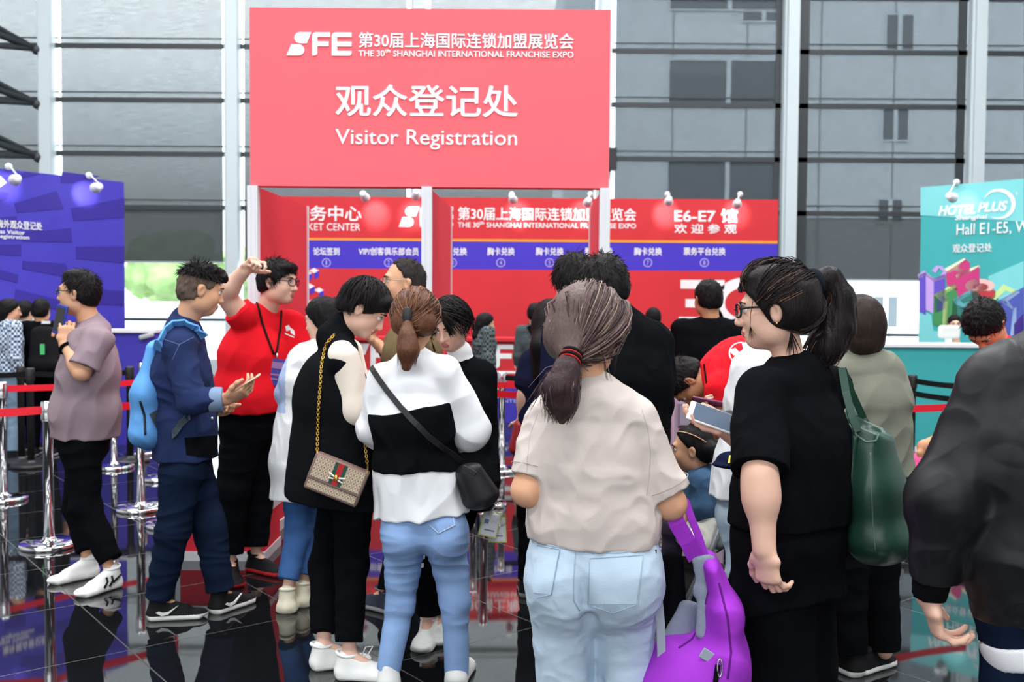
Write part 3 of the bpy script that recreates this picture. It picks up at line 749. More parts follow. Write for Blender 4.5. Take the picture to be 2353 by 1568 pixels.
for k in range(30):
    a0, a1 = math.radians(165-290*k/30), math.radians(165-290*(k+1)/30)
    w0, w1 = .3+9*math.sin(math.pi*k/30), .3+9*math.sin(math.pi*(k+1)/30)
    f_ = lambda a, r: (2297+math.cos(a)*(38-r*.5)+0, 469-math.sin(a)*(36-r*.5)) if r >= 0 else None
    c0, c1 = (2297+math.cos(a0)*37,469-math.sin(a0)*35), (2297+math.cos(a1)*37,469-math.sin(a1)*35)
    d0, d1 = (2297+math.cos(a0)*(37-w0),469-math.sin(a0)*(35-w0)), (2297+math.cos(a1)*(37-w1),469-math.sin(a1)*(35-w1))
    cs.append(T([c0,c1,d1,d0]))
decal(cs, PO2, ux2, UZ, WHITE, tb, 'crescent_emblem')
# printed block letters: each a flat top face and drawn sides
PC = {}
cols = [s2l(192,160,226),s2l(96,76,190),s2l(240,150,190),s2l(196,50,120),s2l(196,226,150),s2l(40,120,110),s2l(60,140,80),s2l(120,205,215),s2l(240,190,185),s2l(190,50,60),s2l(160,190,235),s2l(70,85,170),s2l(70,40,150),s2l(235,236,200)]
pm = [mat('print_colour_%d' % i, c, .6) for i, c in enumerate(cols)]
L3 = [  # (pixel polygon, colour)
 ([(2112,632),(2128,626),(2128,725),(2112,716)],1),([(2128,626),(2146,640),(2146,722),(2128,712)],0),([(2146,640),(2172,630),(2172,710),(2146,722)],1),
 ([(2109,632),(2124,622),(2134,634),(2146,640),(2160,636),(2168,624),(2158,616),(2150,628),(2142,622),(2152,611),(2166,613),(2176,625),(2170,640),(2146,648),(2128,634),(2112,640)],0),
 ([(2174,626),(2220,596),(2229,604),(2229,625),(2250,612),(2252,655),(2202,692),(2200,670),(2176,655)],3),
 ([(2171,618),(2216,594),(2224,600),(2200,614),(2216,622),(2250,610),(2252,616),(2200,640),(2196,634),(2208,626),(2192,622),(2176,628)],13),
 ([(2146,678),(2200,657),(2200,735),(2170,756),(2144,745)],6),([(2146,678),(2192,652),(2200,660),(2172,675),(2180,690),(2168,696)],4),([(2168,696),(2180,690),(2176,750),(2166,756)],4),
 ([(2190,690),(2240,668),(2270,690),(2270,730),(2186,738)],5),
 ([(2190,688),(2234,664),(2240,672),(2206,690),(2214,698),(2262,682),(2268,688),(2214,706),(2196,700)],7),
 ([(2230,668),(2288,668),(2288,682),(2262,704),(2236,688)],9),
 ([(2219+33+34*math.cos(a),657-16*math.sin(a)) for a in [2*math.pi*k/20 for k in range(20)]],8),([(2254+18*math.cos(a),660-9*math.sin(a)) for a in [2*math.pi*k/20 for k in range(20)]],9),
 ([(2270,690),(2306,654),(2340,670),(2334,678),(2312,668),(2280,696)],4),
 ([(2296,690),(2353,660),(2353,780),(2320,780),(2296,740)],11),([(2296,690),(2336,666),(2344,672),(2316,692),(2330,708),(2326,710)],10),([(2328,710),(2336,706),(2336,770),(2322,772)],10),([(2330,745),(2353,720),(2353,780),(2330,775)],12)]
for _i, (P, c) in enumerate(L3): pass
decal([(T(P), c) for P, c in L3], pa+nrm2*.004, ux2, UZ, pm, tb, 'printed_letters', th=.003)
# later shapes lie over earlier ones: lift them a hair each
me = bpy.data.objects[[o.name for o in tb.children if o.name.startswith('printed_letters')][0]].data
_v0 = 0
for P, c in L3:
    for k in range(2*len(P)): pass
u, z = tpt(2196,428); wt = pa+ux2*u; wt.z = HT2
ax_ = tpt(2218,470); aim = pa+ux2*ax_[0]; aim.z = ax_[1]
spot(W(2190,455,wt.y-.45), wt, 'spotlight clipped on the top edge of the turquoise backdrop', 'spotlights on the turquoise backdrop', aim, 9)
tcx = empty('turquoise_counter', (W(2100,900,10.4)[0],10.4,0)); tag(tcx, 'turquoise reception counter in front of the turquoise backdrop', 'counter')
ztop2 = W(2022,791,10.4)[2]; a_, b2 = W(2022,900,10.4)[0], W(2420,900,10.4)[0]
MB().box((a_,10.4,.06),(b2,10.9,ztop2-.03)).build('front_panel', TEAL, tcx)
MB().box((a_-.01,10.37,ztop2-.03),(b2,10.93,ztop2)).build('counter_top', MATS['white_laminate'], tcx)
MB().box((a_,10.40,0),(b2,10.9,.06)).build('kick_plate', MATS['white_laminate'], tcx)
p = W(2178,790,10.55); monitor((p[0],10.5,ztop2), .23, 'pale monitor on the turquoise counter in front of the receptionist', .14)
# ================================================================ PEOPLE: skeleton, body, clothes, hair
UPZ = A3(0,0,1)
def rot_about(v, ax, deg):
    return np.array(Quaternion(Vector(tuple(ax)), math.radians(deg)) @ Vector(tuple(v)))
def head_axes(heading, yaw, pitch, roll=0.):
    a = math.radians(heading+yaw); f = A3(-math.sin(a), math.cos(a), 0); r = A3(f[1],-f[0],0)
    f = rot_about(f, r, -pitch); u = np.cross(r,f)          # pitch > 0 looks down
    if roll: r = rot_about(r, f, roll); u = np.cross(r,f)
    return np.stack([r,f,u],1)
SKIN = {}
def skin(name, rgb, lip):
    if name not in SKIN:
        SKIN[name] = (mat(name, s2l(*rgb), .55, spec=.35, noise=.06, nscale=25, bump=.08, bscale=260), mat(name+'_lips', s2l(*lip), .45, spec=.4, noise=.05))
    return SKIN[name]
FAIR = lambda: skin('fair_skin', (226,182,160), (190,110,105))
TAN = lambda: skin('tan_skin', (214,162,128), (172,100,90))
BROWN = lambda: skin('tanned_skin', (200,145,108), (160,90,80))
def hairmat(name, rgb, rough=.42):
    return mat(name, s2l(*rgb), rough+.12, spec=.14 if max(rgb) < 70 else .28, noise=.4, nscale=110, bump=.9, bscale=170, stretch=(1,1,.22))
BLACKHAIR = lambda: hairmat('black_hair', (15,12,14))
class Person:
    def __init__(s, d, px, heading, h, label, cat='person', female=False, w=1.0, lean=0., vox=None, group=None, slean=0., skin=None, name='person', head_h=None):
        s.d, s.h, s.female = d, h, female
        s.vox = vox or max(.0036, d*.00092)
        base = W(px, 1000, d); base[2] = 0
        s.base = base; a = math.radians(heading); s.heading = heading
        s.F = A3(-math.sin(a), math.cos(a), 0); s.R = A3(s.F[1],-s.F[0],0)
        s.skin = skin or FAIR()
        s.e = empty(name, base); tag(s.e, label, cat, group)
        k = h/1.72
        sw, hipw = (.148*k*w, .086*k) if female else (.172*k*w, .088*k)
        up = rot_about(rot_about(UPZ, s.R, -lean), s.F, slean); s.U = up
        P = lambda f,r,z: base+s.F*f+s.R*r+UPZ*z
        pel = P(0,0,.525*h); s.J = J = {}
        T = lambda f,r,t: pel+s.F*f+s.R*r+up*t
        J['pel'] = pel; J['waist'] = T(.005,0,.085*h); J['chest'] = T(.0,0,.195*h); J['neck'] = T(-.02*k,0,.302*h)
        J['shL'] = T(0,-sw,.283*h); J['shR'] = T(0,sw,.283*h)
        for S,g in (('L',-1),('R',1)):
            J['el'+S] = J['sh'+S]+s.R*g*.035*k-UPZ*.185*h-s.F*.02
            J['wr'+S] = J['el'+S]-UPZ*.145*h+s.F*.06*k+s.R*g*.0
            J['hip'+S] = pel+s.R*g*hipw-UPZ*.01*h
            J['kn'+S] = P(.02,g*hipw*1.02,.285*h); J['an'+S] = P(-.02,g*hipw*1.05,.05*h)
        s.toe = {'L': nrm_(s.F-s.R*.18), 'R': nrm_(s.F+s.R*.18)}
        s.hh = head_h or ((.222 if female else .234)*k**.5)
        s.hs = s.hh/.232
        s.H = head_axes(heading,0,lean*.5); J['head'] = J['neck']+up*.125*s.hs+s.F*.03
        s.hw = w
        if female: s.sec = [(.0,.160,.112),(.085,.122,.092),(.195,.138,.105),(.262,.135,.075)]
        else: s.sec = [(.0,.160,.112),(.085,.145,.105),(.195,.162,.118),(.265,.160,.082)]
        s.sec = [(t*h, rx*k*w, ry*k*w) for t,rx,ry in s.sec]
        s.ar = [.043,.036,.027] if female else [.050,.041,.030]
        s.handd = {}
    def foot(s, S, heel, toe, up=.09):
        a, b = G(*heel), G(*toe); s.toe[S] = nrm_(b-a); s.J['an'+S] = a+s.toe[S]*.05+UPZ*up; return s
    def at(s, px, py, dd=0.): return W(px, py, s.d+dd)
    def put(s, **kw):
        for k,v in kw.items(): s.J[k] = s.at(*v)
        return s
    def look(s, yaw, pitch, roll=0.):
        s.H = head_axes(s.heading, yaw, pitch, roll); return s
    def hp(s, x, y, z): return s.J['head']+s.H@A3(x,y,z)*s.hs
    def ik(s, S, la=None, lb=None, hint=None):
        """elbow from shoulder and wrist"""
        a, c = s.J['sh'+S], s.J['wr'+S]; la = la or .172*s.h; lb = lb or .15*s.h
        v = c-a; L = min(np.linalg.norm(v), (la+lb)*.995); v = nrm_(v)
        x = (la*la-lb*lb+L*L)/(2*L); y = math.sqrt(max(0,la*la-x*x))
        hint = A3(0,0,-1)-s.F*.3 if hint is None else np.asarray(hint,float)
        n = nrm_(hint-v*(hint@v)); s.J['el'+S] = a+v*x+n*y
    def cen(s, t):
        """point on the spine t metres above the pelvis"""
        J = s.J; ts = [0,.085*s.h,.195*s.h,.302*s.h]; ps = [J['pel'],J['waist'],J['chest'],J['neck']]
        for i in range(3):
            if t <= ts[i+1] or i == 2:
                return ps[i]+(ps[i+1]-ps[i])*((t-ts[i])/(ts[i+1]-ts[i]))
    def torso(s, ex=0., k=.05, lo=0, hi=None, exd=None):
        out = []; exd = ex if exd is None else exd
        S = s.sec[lo:hi]
        for (t0,x0,y0),(t1,x1,y1) in zip(S,S[1:]):
            out.append(ecap(s.cen(t0), s.cen(t1), (x0+ex,y0+exd),(x1+ex,y1+exd), s.R, k))
        return out
    def yoke(s, ex=0., k=.04):
        J = s.J; n0 = J['neck']-s.U*.02; r = (.050 if s.female else .058)*s.h/1.72
        return [cap(n0, J['shL'], r*1.0+ex, r*.86+ex, k), cap(n0, J['shR'], r*1.0+ex, r*.86+ex, k)]
    def headprims(s):
        p = s.hp; h = s.hs; H = s.H; o = []
        E = lambda x,y,z,r,k=.015,op='add': ell(p(x,y,z), [q*h for q in r], H, k*h, op)
        C = lambda a,b,ra,rb,k=.01: cap(p(*a),p(*b),ra*h,rb*h,k*h)
        fw = .92 if s.female else 1.
        o += [E(0,-.012,.030,(.075,.095,.090),.02), E(0,.020,-.025,(.063*fw,.071,.080),.03), E(0,.052,-.083,(.030*fw,.030,.026),.035),
              E(-.036*fw,.045,-.028,(.030,.034,.034),.02), E(.036*fw,.045,-.028,(.030,.034,.034),.02), E(-.045*fw,.005,-.062,(.022,.04,.03),.03), E(.045*fw,.005,-.062,(.022,.04,.03),.03),
              C((-.034,.080,.030),(.034,.080,.030),.011,.011,.02)]
        o += [E(-.031,.094,.010,(.018,.014,.011),.012,'sub'), E(.031,.094,.010,(.018,.014,.011),.012,'sub')]
        o += [C((0,.088,.016),(0,.104,-.026),.007,.011,.012), E(0,.101,-.029,(.013,.013,.010),.01), E(-.011,.094,-.031,(.009,.010,.008),.008), E(.011,.094,-.031,(.009,.010,.008),.008)]
        o += [E(0,.088,-.056,(.022,.010,.0065),.006), E(0,.086,-.067,(.019,.010,.0075),.006), E(0,.100,-.0615,(.02,.004,.0015),.003,'sub')]
        for g in (-1,1):
            o += [E(g*.076,-.012,-.004,(.011,.018,.031),.008), E(g*.080,-.016,.008,(.010,.018,.019),.008), E(g*.087,-.006,-.002,(.006,.009,.017),.005,'sub')]
        return o
    def lipregion(s, extra=None):
        inv = s.H.T; c = s.J['head']; h = s.hs
        def f(P):
            q = (P-c)@s.H/h
            m = (np.abs(q[:,0]) < .021*(1-((q[:,2]+.0615)/.02)**2).clip(.3,1)) & (q[:,2] < -.049) & (q[:,2] > -.0745) & (q[:,1] > .078)
            return m.astype(int)
        return f
    def hand(s, S, d=None, n=None, curl=(35,40,30), spread=4., thumb=(.55,.35,.25), sc=1., idx=None):
        """five fingers from the wrist along d, palm facing n"""
        w = s.J['wr'+S]; d = nrm_(w-s.J['el'+S]) if d is None else nrm_(d); n = np.asarray(n if n is not None else s.F,float); n = nrm_(n-d*(n@d))
        t = np.cross(n,d) if S == 'L' else np.cross(d,n)
        k = sc*(.92 if s.female else 1.05)*s.h/1.72; o = []
        o.append(ecap(w-d*.012*k, w+d*.03*k, (.026*k,.019*k), (.038*k,.016*k), t, .012))
        o.append(ecap(w+d*.03*k, w+d*.082*k, (.038*k,.016*k), (.040*k,.0135*k), t, .014))
        lens = [(.041,.025,.020),(.045,.028,.021),(.041,.026,.020),(.032,.020,.018)]
        for i,(off,ls) in enumerate(zip((.029,.010,-.010,-.028),lens)):
            p = w+d*(.083-.004*abs(i-1.3))*k+t*off*k; r = (.0088,.0090,.0086,.0078)[i]*k
            cu = curl if idx is None or i not in idx else idx[i]; ang = 0.
            dirn = rot_about(d, n, (1.2-i)*spread*(1 if np.dot(np.cross(n,d),t) > 0 else -1))
            for j,(l,c) in enumerate(zip(ls,cu)):
                ang += c; ax = np.cross(dirn,n); v = rot_about(dirn, ax, ang); q = p+v*l*k
                o.append(cap(p,q,r,r*.92,.006*k)); p = q; r *= .92
        p = w+d*.022*k+t*.030*k
        v = nrm_(d*thumb[0]+t*.75+n*thumb[1])
        for j,l in enumerate((.042,.032,.026)):
            q = p+v*l*k; o.append(cap(p,q,(.0135,.0105,.0095)[j]*k,(.0105,.0095,.0082)[j]*k,.010*k)); p = q
            v = nrm_(v+d*.45+n*thumb[2]-t*.25)
        s.handd[S] = (w+d*.085*k, d, n, t)
        return o
    def bodyprims(s, hands=True, hopts=None):
        J = s.J; o = s.torso(-.006, .05)+s.yoke(-.012)
        o.append(cap(J['neck']-s.U*.03, s.hp(0,-.022,-.045), (.048 if s.female else .058)*s.hs, (.046 if s.female else .056)*s.hs, .03))
        o += s.headprims()
        hopts = hopts or {}
        for S in 'LR':
            a = s.ar
            o += [cap(J['sh'+S],J['el'+S],a[0],a[1],.03), cap(J['el'+S],J['wr'+S],a[1],a[2],.02)]
            fb = J['el'+S]+(J['wr'+S]-J['el'+S])*.28
            o.append(ell(fb, (a[1]*1.10,a[1]*1.10,.06), _basis(J['wr'+S]-J['el'+S]), .03))
            if hands: o += s.hand(S, **hopts.get(S,{}))
            o += [cap(J['hip'+S],J['kn'+S],.056,.036,.04), cap(J['kn'+S],J['an'+S],.036,.029,.03), cap(J['an'+S],J['an'+S]+s.toe[S]*.12-UPZ*(J['an'+S][2]-.035 if J['an'+S][2] < .2 else .05),.028,.022,.02)]
        return o
    def body(s, hopts=None, hands=True, wr=(), extra=()):
        return solid(s.bodyprims(hands,hopts)+list(extra), s.vox, 'body', list(s.skin), s.e, wr, 1, s.lipregion())
    def top(s, m, name='shirt', ex=.012, exd=None, sleeves=(1.0,1.0), sr=None, hem=None, hemn=None, extra=(), wr=None, lo=0, vox=None, region=None, k=.05, hemtilt=0., mats=None, smooth=1, yoke=True, cuts=()):
        """shirt: sleeves = how far along each arm (1 elbow, 2 wrist); hem = metres above the floor"""
        J = s.J; o = s.torso(ex,k,lo,exd=exd)
        if yoke: o += s.yoke(ex*.6)
        sr = sr or [a+.014 for a in s.ar]
        C = []
        for S,f in zip('LR',sleeves):
            if f <= 0: continue
            a, b, c = J['sh'+S], J['el'+S], J['wr'+S]
            f1 = min(f,1.); e = a+(b-a)*f1
            if f <= 1:
                # open end cut square
                o.append(cut_cap(a, e, sr[0], sr[0]+(sr[1]-sr[0])*f1, .03))
            else:
                o.append(cap(a,b,sr[0],sr[1],.022)); e2 = b+(c-b)*(f-1)
                o.append(cut_cap(b, e2, sr[1], sr[1]+(sr[2]-sr[1])*(f-1), .014))
        o += list(extra)
        if hem is not None:
            hp_ = s.base+UPZ*hem; n = -UPZ if hemn is None else hemn
            o.append(cut(hp_, n))
        o += list(cuts)
        wr = [folds(.006,(8,8,5),seed=1), folds(.004,(17,17,9),True,2,warp=.6)] if wr is None else wr
        return solid(o, vox or s.vox, name, mats or m, s.e, wr, smooth, region)
    def legs(s, m, name='trousers', r=(.088,.062,.050), ex=.006, top=None, bot=.07, wr=None, extra=(), region=None, hipk=.05, exd=None, vox=None, smooth=1, mats=None, cuts=()):
        J = s.J; o = s.torso(ex,.04,0,2,exd=exd)
        for S in 'LR':
            o.append(cap(J['hip'+S]-UPZ*.01,J['kn'+S],r[0],r[1],hipk)); e = J['an'+S]+UPZ*(bot-.06)
            o.append(cut_cap(J['kn'+S], e, r[1], r[2], .03))
        o += list(extra)
        if top is not None: o.append(cut(s.base+UPZ*top, UPZ))
        o += list(cuts)
        wr = [folds(.005,(5,5,11),True,3,warp=.5), folds(.004,(9,9,7),seed=4)] if wr is None else wr
        return solid(o, vox or s.vox, name, mats or m, s.e, wr, smooth, region)
    def shoe(s, S, mu, ms, L=.27, w=.047, hgt=.085, z0=0., pitch=0., name='shoe', sole=.026, collar=True):
        an = s.J['an'+S]; t = s.toe[S].copy(); sd = np.cross(t,UPZ)
        b = A3(an[0],an[1],z0)-t*.055
        if pitch: t = rot_about(t, sd, pitch)
        u = np.cross(sd,t); R = np.stack([sd,t,u],1)
        P = lambda x,y,z: b+sd*x+t*y+u*z
        o = [ecap(P(0,.03,.030),P(0,L*.62,.026),(w*.82,.026),(w,.024),sd,.02), ell(P(0,L-.065,.022),(w*.98,.062,.024),R,.02),
             cap(P(0,.035,.03),P(0,.042,hgt),w*.78,.034,.03), cap(P(0,.055,hgt-.012),P(0,L*.60,.043),.033,.026,.03),
             ecap(P(0,.025,.010),P(0,L-.045,.010),(w*.92,.016),(w*1.0,.016),sd,.012), cut(P(0,0,-.001),-u,.004)]
        reg = lambda Q: (((Q-b)@u) < sole).astype(int)
        ob = solid(o, min(s.vox,.006) if s.d < 7 else s.vox, name, [mu,ms], s.e, (), 1, reg)
        s.sh = (b,t,sd,u)
        if s.d < 6 and L > .2:
            # laces across the instep and the padded collar
            lc = MB()
            for q in range(4):
                y_ = .085+.022*q; z_ = hgt-.004-.011*q
                lc.tube([P(-.024,y_,z_-.012),P(-.012,y_+.004,z_+.001),P(.012,y_-.004,z_+.001),P(.024,y_,z_-.012)], .0028, 6)
            lc.build('shoe_laces', WSOLE, ob)
            if collar:
                cl = MB(); cl.tube([P(.034*math.cos(a),.046+.042*math.sin(a),hgt+.012+.010*max(0,-math.sin(a))) for a in np.linspace(0,2*math.pi,21)], .0075, 8, cap=False); cl.build('shoe_collar', mu, ob)
        return ob
    def hair(s, m, grow=.012, front=(.080,.072), low=-.062, extra=(), wr=None, name='hair', k=.012, region=None, mats=None, fn=(.75,-.65), top=.0, vox=None, lowtilt=.3, ears=True):
        H = s.H; h = s.hs
        o = [ell(s.hp(0,-.014,.030+top*.5), [(.076+grow)*h,(.096+grow)*h,(.091+grow+top)*h], H, .01),
             ell(s.hp(0,-.045,-.02), [(.068+grow*.6)*h,(.058+grow)*h,(.066)*h], H, .03)]
        o.append(Pr(*_plane(s.hp(0,front[0],front[1]), H@nrm_((0,fn[0],fn[1]))), 'int', .01))
        if low is not None: o.append(Pr(*_plane(s.hp(0,-.06,low), H@nrm_((0,lowtilt,-1))), 'int', .012))
        o += list(extra)
        if ears:
            for g in (-1,1): o.append(ell(s.hp(g*.096,-.006,-.012), [.030*h,.024*h,.036*h], H, .008, 'sub'))
        wr = [folds(.005,(60,60,22),seed=5,R=H), folds(.004,(28,28,10),True,6,R=H)] if wr is None else wr
        return solid(o, vox or min(s.vox,.006), name, mats or m, s.e, wr, 1, region)
    def fuzz(s, mats, n=900, ln=.022, lift=.5, grow=.012, front=(.078,.072), low=-.058, fn=(.75,-.65), r=.0012, seed=1, crown=(0,-.05,.11)):
        """short hair: little strands combed away from the crown"""
        rnd = np.random.RandomState(seed); c = A3(0,-.014,.030); rad = A3(.076+grow,.096+grow,.091+grow); n0 = nrm_((0,*fn)); L = []
        while len(L) < n:
            v = nrm_(rnd.normal(size=3)); q = c+v*rad
            if (q-A3(0,*front))@n0 > -.006 or q[2] < low+.012: continue
            nn = nrm_(v/rad); d = q-A3(*crown); d = d-nn*(d@nn); d = nrm_(d+rnd.normal(size=3)*.02); l = ln*rnd.uniform(.6,1.2)
            P = [q-nn*.006+d*(l*t)+nn*(lift*l*t*(1-.45*t)) for t in (0,.33,.66,1)]
            L.append(([s.hp(*z) for z in P], r*rnd.uniform(.8,1.4), rnd.randint(len(mats))))
        return strands('hair_strands', s.e, L, mats)
    def eyes(s, gaze=0., lids=True):
        h = s.hs
        ew = mat('eye_white', (.75,.73,.71), .3); ei = mat('eye_iris', (.02,.013,.01), .2); br = mat('eyebrow_hair', (.02,.016,.015), .8)
        for g in (-1,1):
            c = s.hp(g*.031,.0765,.009); b = MB(); Mx = Matrix([list(r) for r in s.H])
            b.ball(c, .0128*h, 14); b.mi = 1; b.ball(c+s.H@A3(0,.0072,-.001)*h, .0064*h, 10)
            b.build('eye', [ew,ei], s.e)
            b = MB(); b.tube([s.hp(g*.014,.0955,.029),s.hp(g*.031,.094,.034),s.hp(g*.049,.078,.029)], [.0030*h,.0038*h,.0022*h], 8); b.build('eyebrow', br, s.e)
            b = MB(); b.tube([s.hp(g*.017,.0865,.0125),s.hp(g*.031,.0905,.0175),s.hp(g*.046,.082,.0125)], [.0016*h,.0026*h,.0016*h], 6); b.build('eyelid', br, s.e)
    def glasses(s, m, wide=.021, tall=.016, lens=None, thick=.0016, rect=.55):
        h = s.hs; b = MB()
        for g in (-1,1):
            pts = []
            for k in range(25):
                a = 2*math.pi*k/24; ca, sa = math.cos(a), math.sin(a)
                x = g*.033+wide*math.copysign(abs(ca)**rect,ca); z = .008+tall*math.copysign(abs(sa)**rect,sa)
                pts.append(s.hp(x,.108-.012*abs(x/.05)**2,z))
            b.tube(pts, thick*h, 6, cap=False)
            b.tube([s.hp(g*(.033+wide),.103-.008,.014),s.hp(g*.076,.070,.016),s.hp(g*.083,-.012,.016),s.hp(g*.082,-.030,-.004)], thick*h, 6)
        b.tube([s.hp(-.033+wide,.108,.010),s.hp(0,.112,.013),s.hp(.033-wide,.108,.010)], thick*h, 6)
        e = b.build('glasses', m, s.e)
        if lens is not None:
            c = MB()
            for g in (-1,1):
                pts = []
                for k in range(16):
                    a = 2*math.pi*k/16; ca, sa = math.cos(a), math.sin(a)
                    x = g*.033+wide*math.copysign(abs(ca)**rect,ca); z = .008+tall*math.copysign(abs(sa)**rect,sa)
                    pts.append(s.hp(x,.108-.012*abs(x/.05)**2,z))
                c._new(pts, [tuple(range(16))])
            c.build('lens', lens, e)
        return e
def _plane(p, n):
    p, n = np.asarray(p,float), nrm_(n)
    return (lambda x,y,z: (x-p[0])*n[0]+(y-p[1])*n[1]+(z-p[2])*n[2]), [-1e9]*3, [1e9]*3
def _basis(axis):
    w = nrm_(axis); u = nrm_(np.cross(w, A3(.3,.9,.1))); return np.stack([u,np.cross(w,u),w],1)
def cut_cap(a, b, ra, rb, k=.03):
    """tapered bar whose far end b is cut square (a sleeve or trouser leg)"""
    a, b = np.asarray(a,float), np.asarray(b,float); d = b-a; L = np.linalg.norm(d); ax = d/L
    def fn(x,y,z):
        px,py,pz = x-a[0], y-a[1], z-a[2]
        t = (px*ax[0]+py*ax[1]+pz*ax[2])/L; tc = np.clip(t,0,1.2); f = tc*L
        r = np.sqrt((px-ax[0]*f)**2+(py-ax[1]*f)**2+(pz-ax[2]*f)**2)-(ra+(rb-ra)*tc)
        return np.maximum(r, (t-1)*L)
    r = max(ra,rb)
    return Pr(fn, np.minimum(a,b)-r, np.maximum(a,b)+r, 'add', k)
def strands(name, parent, lines, mats, seg=8):
    """hair as many fine tapering strands in one mesh: lines = (points, radius, material index)"""
    V = []; Q = []; MI = []; base = 0
    for pts, r, mi in lines:
        P = np.array([np.asarray(q,float) for q in pts]); n = len(P)
        T = np.gradient(P, axis=0); T /= np.maximum(1e-9,np.linalg.norm(T,axis=1))[:,None]
        u = np.cross(T, A3(.31,.87,.38)); u /= np.maximum(1e-9,np.linalg.norm(u,axis=1))[:,None]; w = np.cross(T,u)
        rr = (r*(1-.75*(np.arange(n)/(n-1))**2.5))[:,None]
        V.append(np.stack([P+u*rr,P+w*rr,P-u*rr,P-w*rr],1).reshape(-1,3))
        k = base+4*np.arange(n-1)[:,None]; a = np.arange(4)[None,:]; b_ = (a+1)%4
        Q.append(np.stack([k+a,k+b_,k+4+b_,k+4+a],2).reshape(-1,4)); MI += [mi]*(4*(n-1)); base += 4*n
    return mesh_from(np.concatenate(V), np.concatenate(Q), name, mats, parent, lambda c: MI)
def scalp_path(p, a, b, grow=.014, n=10, jit=0., rnd=None):
    """points over the skull from head-frame direction a to b (head units), lifted by grow"""
    c = A3(0,-.014,.030); rad = A3(.076+grow,.096+grow,.091+grow); out = []
    a_, b_ = (A3(*a)-c)/rad, (A3(*b)-c)/rad
    for i in range(n):
        t = i/(n-1); q = a_*(1-t)+b_*t; ln = np.linalg.norm(a_)*(1-t)+np.linalg.norm(b_)*t
        q = nrm_(q)*max(ln, 1.0 if i else .97)
        out.append(p.hp(*(c+q*rad)))
    return out
WSHOE = mat('white_shoe_leather', (.80,.81,.79), .5, noise=.06, nscale=30); WSOLE = mat('white_rubber_sole', (.72,.73,.70), .6, noise=.06, nscale=30)
CSHOE = mat('cream_shoe', s2l(226,220,196), .6, noise=.1, nscale=30); BSHOE = mat('black_shoe', (.006,.006,.007), .7, spec=.15, noise=.2)
REDSOLE = mat('red_rubber_sole', s2l(190,30,40), .5); GREYSOLE = mat('grey_rubber_sole', (.35,.36,.37), .6)
BLACKCLOTH = cloth('black_cloth', (.0045,.005,.0065), .25); BLACKPANTS = cloth('black_trouser_cloth', (.0035,.004,.0055), .25)
WHITECLOTH = cloth('white_shirt_cloth', (.80,.82,.84), .04)
DENIMLT = cloth('light_wash_denim', s2l(186,206,224), .10, 14, .35, 500); DENIMMD = cloth('mid_blue_denim', s2l(138,170,216), .34, 7, .35, 500); DENIMDK = cloth('dark_blue_denim', s2l(20,31,52), .35, 9, .35, 500)
# ---------------------------------------------------------------- seams and patches laid on garments
def drape(target, pix, off=.0015):
    """points where the sight lines of photo pixels meet a garment, lifted by off"""
    dgx = None; out = []
    M = world_of(target); Mi = M.inverted()
    for px,py in pix:
        q = W(px,py,1.0); o_ = Mi @ Vector((0,0,CAMZ)); t_ = Mi @ Vector(tuple(q)); dr = (t_-o_).normalized()
        ok, loc, no, fi = target.ray_cast(o_, dr)
        if ok: out.append(np.array(M @ (loc+no*off)))
    return out
def dens(pts, n=8):
    out = []
    for a,b in zip(pts,pts[1:]):
        for i in range(n): out.append((a[0]+(b[0]-a[0])*i/n, a[1]+(b[1]-a[1])*i/n))
    return out+[pts[-1]]
def seam(target, pix, r, name, m, parent=None, off=.0, n=8, flat=None):
    P = drape(target, dens(pix,n), off)
    if len(P) < 2: return None
    b_ = MB(); b_.tube(P, r, 6)
    return b_.build(name, m, parent or target)
def patch(target, poly, name, m, parent=None, off=.002, nx=14, ny=10, th=.0015):
    """four-cornered patch (pixel corners, clockwise from top left) lying on a garment"""
    a,b,c,d = [np.array(q,float) for q in poly]; rows = []
    for j in range(ny+1):
        v = j/ny; rows.append([tuple((a*(1-u)+b*u)*(1-v)+(d*(1-u)+c*u)*v) for u in np.linspace(0,1,nx+1)])
    pts = []; idm = {}
    b_ = MB(); vs = []; fs = []
    M = world_of(target); Mi = M.inverted()
    for j,row in enumerate(rows):
        for i,q in enumerate(row):
            P = drape(target, [q], off)
            if P: idm[i,j] = len(vs); vs.append(P[0])
    for j in range(ny):
        for i in range(nx):
            k = [(i,j),(i+1,j),(i+1,j+1),(i,j+1)]
            if all(z in idm for z in k): fs.append(tuple(idm[z] for z in k))
    if not fs: return None
    b_._new(vs, fs, True); return b_.build(name, m, parent or target)
# ================================================================ THE NEAREST PEOPLE
TONE = {}
# ---- the woman in the beige T-shirt, seen from behind
p = I = Person(2.66, 1362, -18, 1.60, 'woman in beige T-shirt and pale blue jeans seen from behind, low brown ponytail', female=True, w=1.06, vox=.0037, skin=TAN())
p.put(neck=(1362,893,-.02), shL=(1252,978,.03), shR=(1458,974,-.03), head=(1352,760,0), pel=(1362,1268,0), waist=(1360,1190,0), chest=(1356,1050,0),
      elL=(1212,1128,-.02), wrL=(1290,1120,.24), elR=(1540,1158,-.03), wrR=(1430,1150,.22))
p.look(-37, 8)
p.sec = [(0,.168,.125),(.085*1.6,.150,.110),(.195*1.6,.142,.110),(.262*1.6,.134,.076)]
p.ar = [.047,.041,.028]
p.body({'L':dict(n=(0,0,1)),'R':dict(n=(-1,0,0.3))})
beige = cloth('beige_jersey', s2l(200,189,183), .05, 12, .15, 500)
bulge = [ecap(p.at(1362,1205),p.at(1360,1120),(.146,.118),(.146,.118),p.R,.05), cap(p.at(1268,1198,-.02),p.at(1466,1206,-.04),.022,.022,.05)]
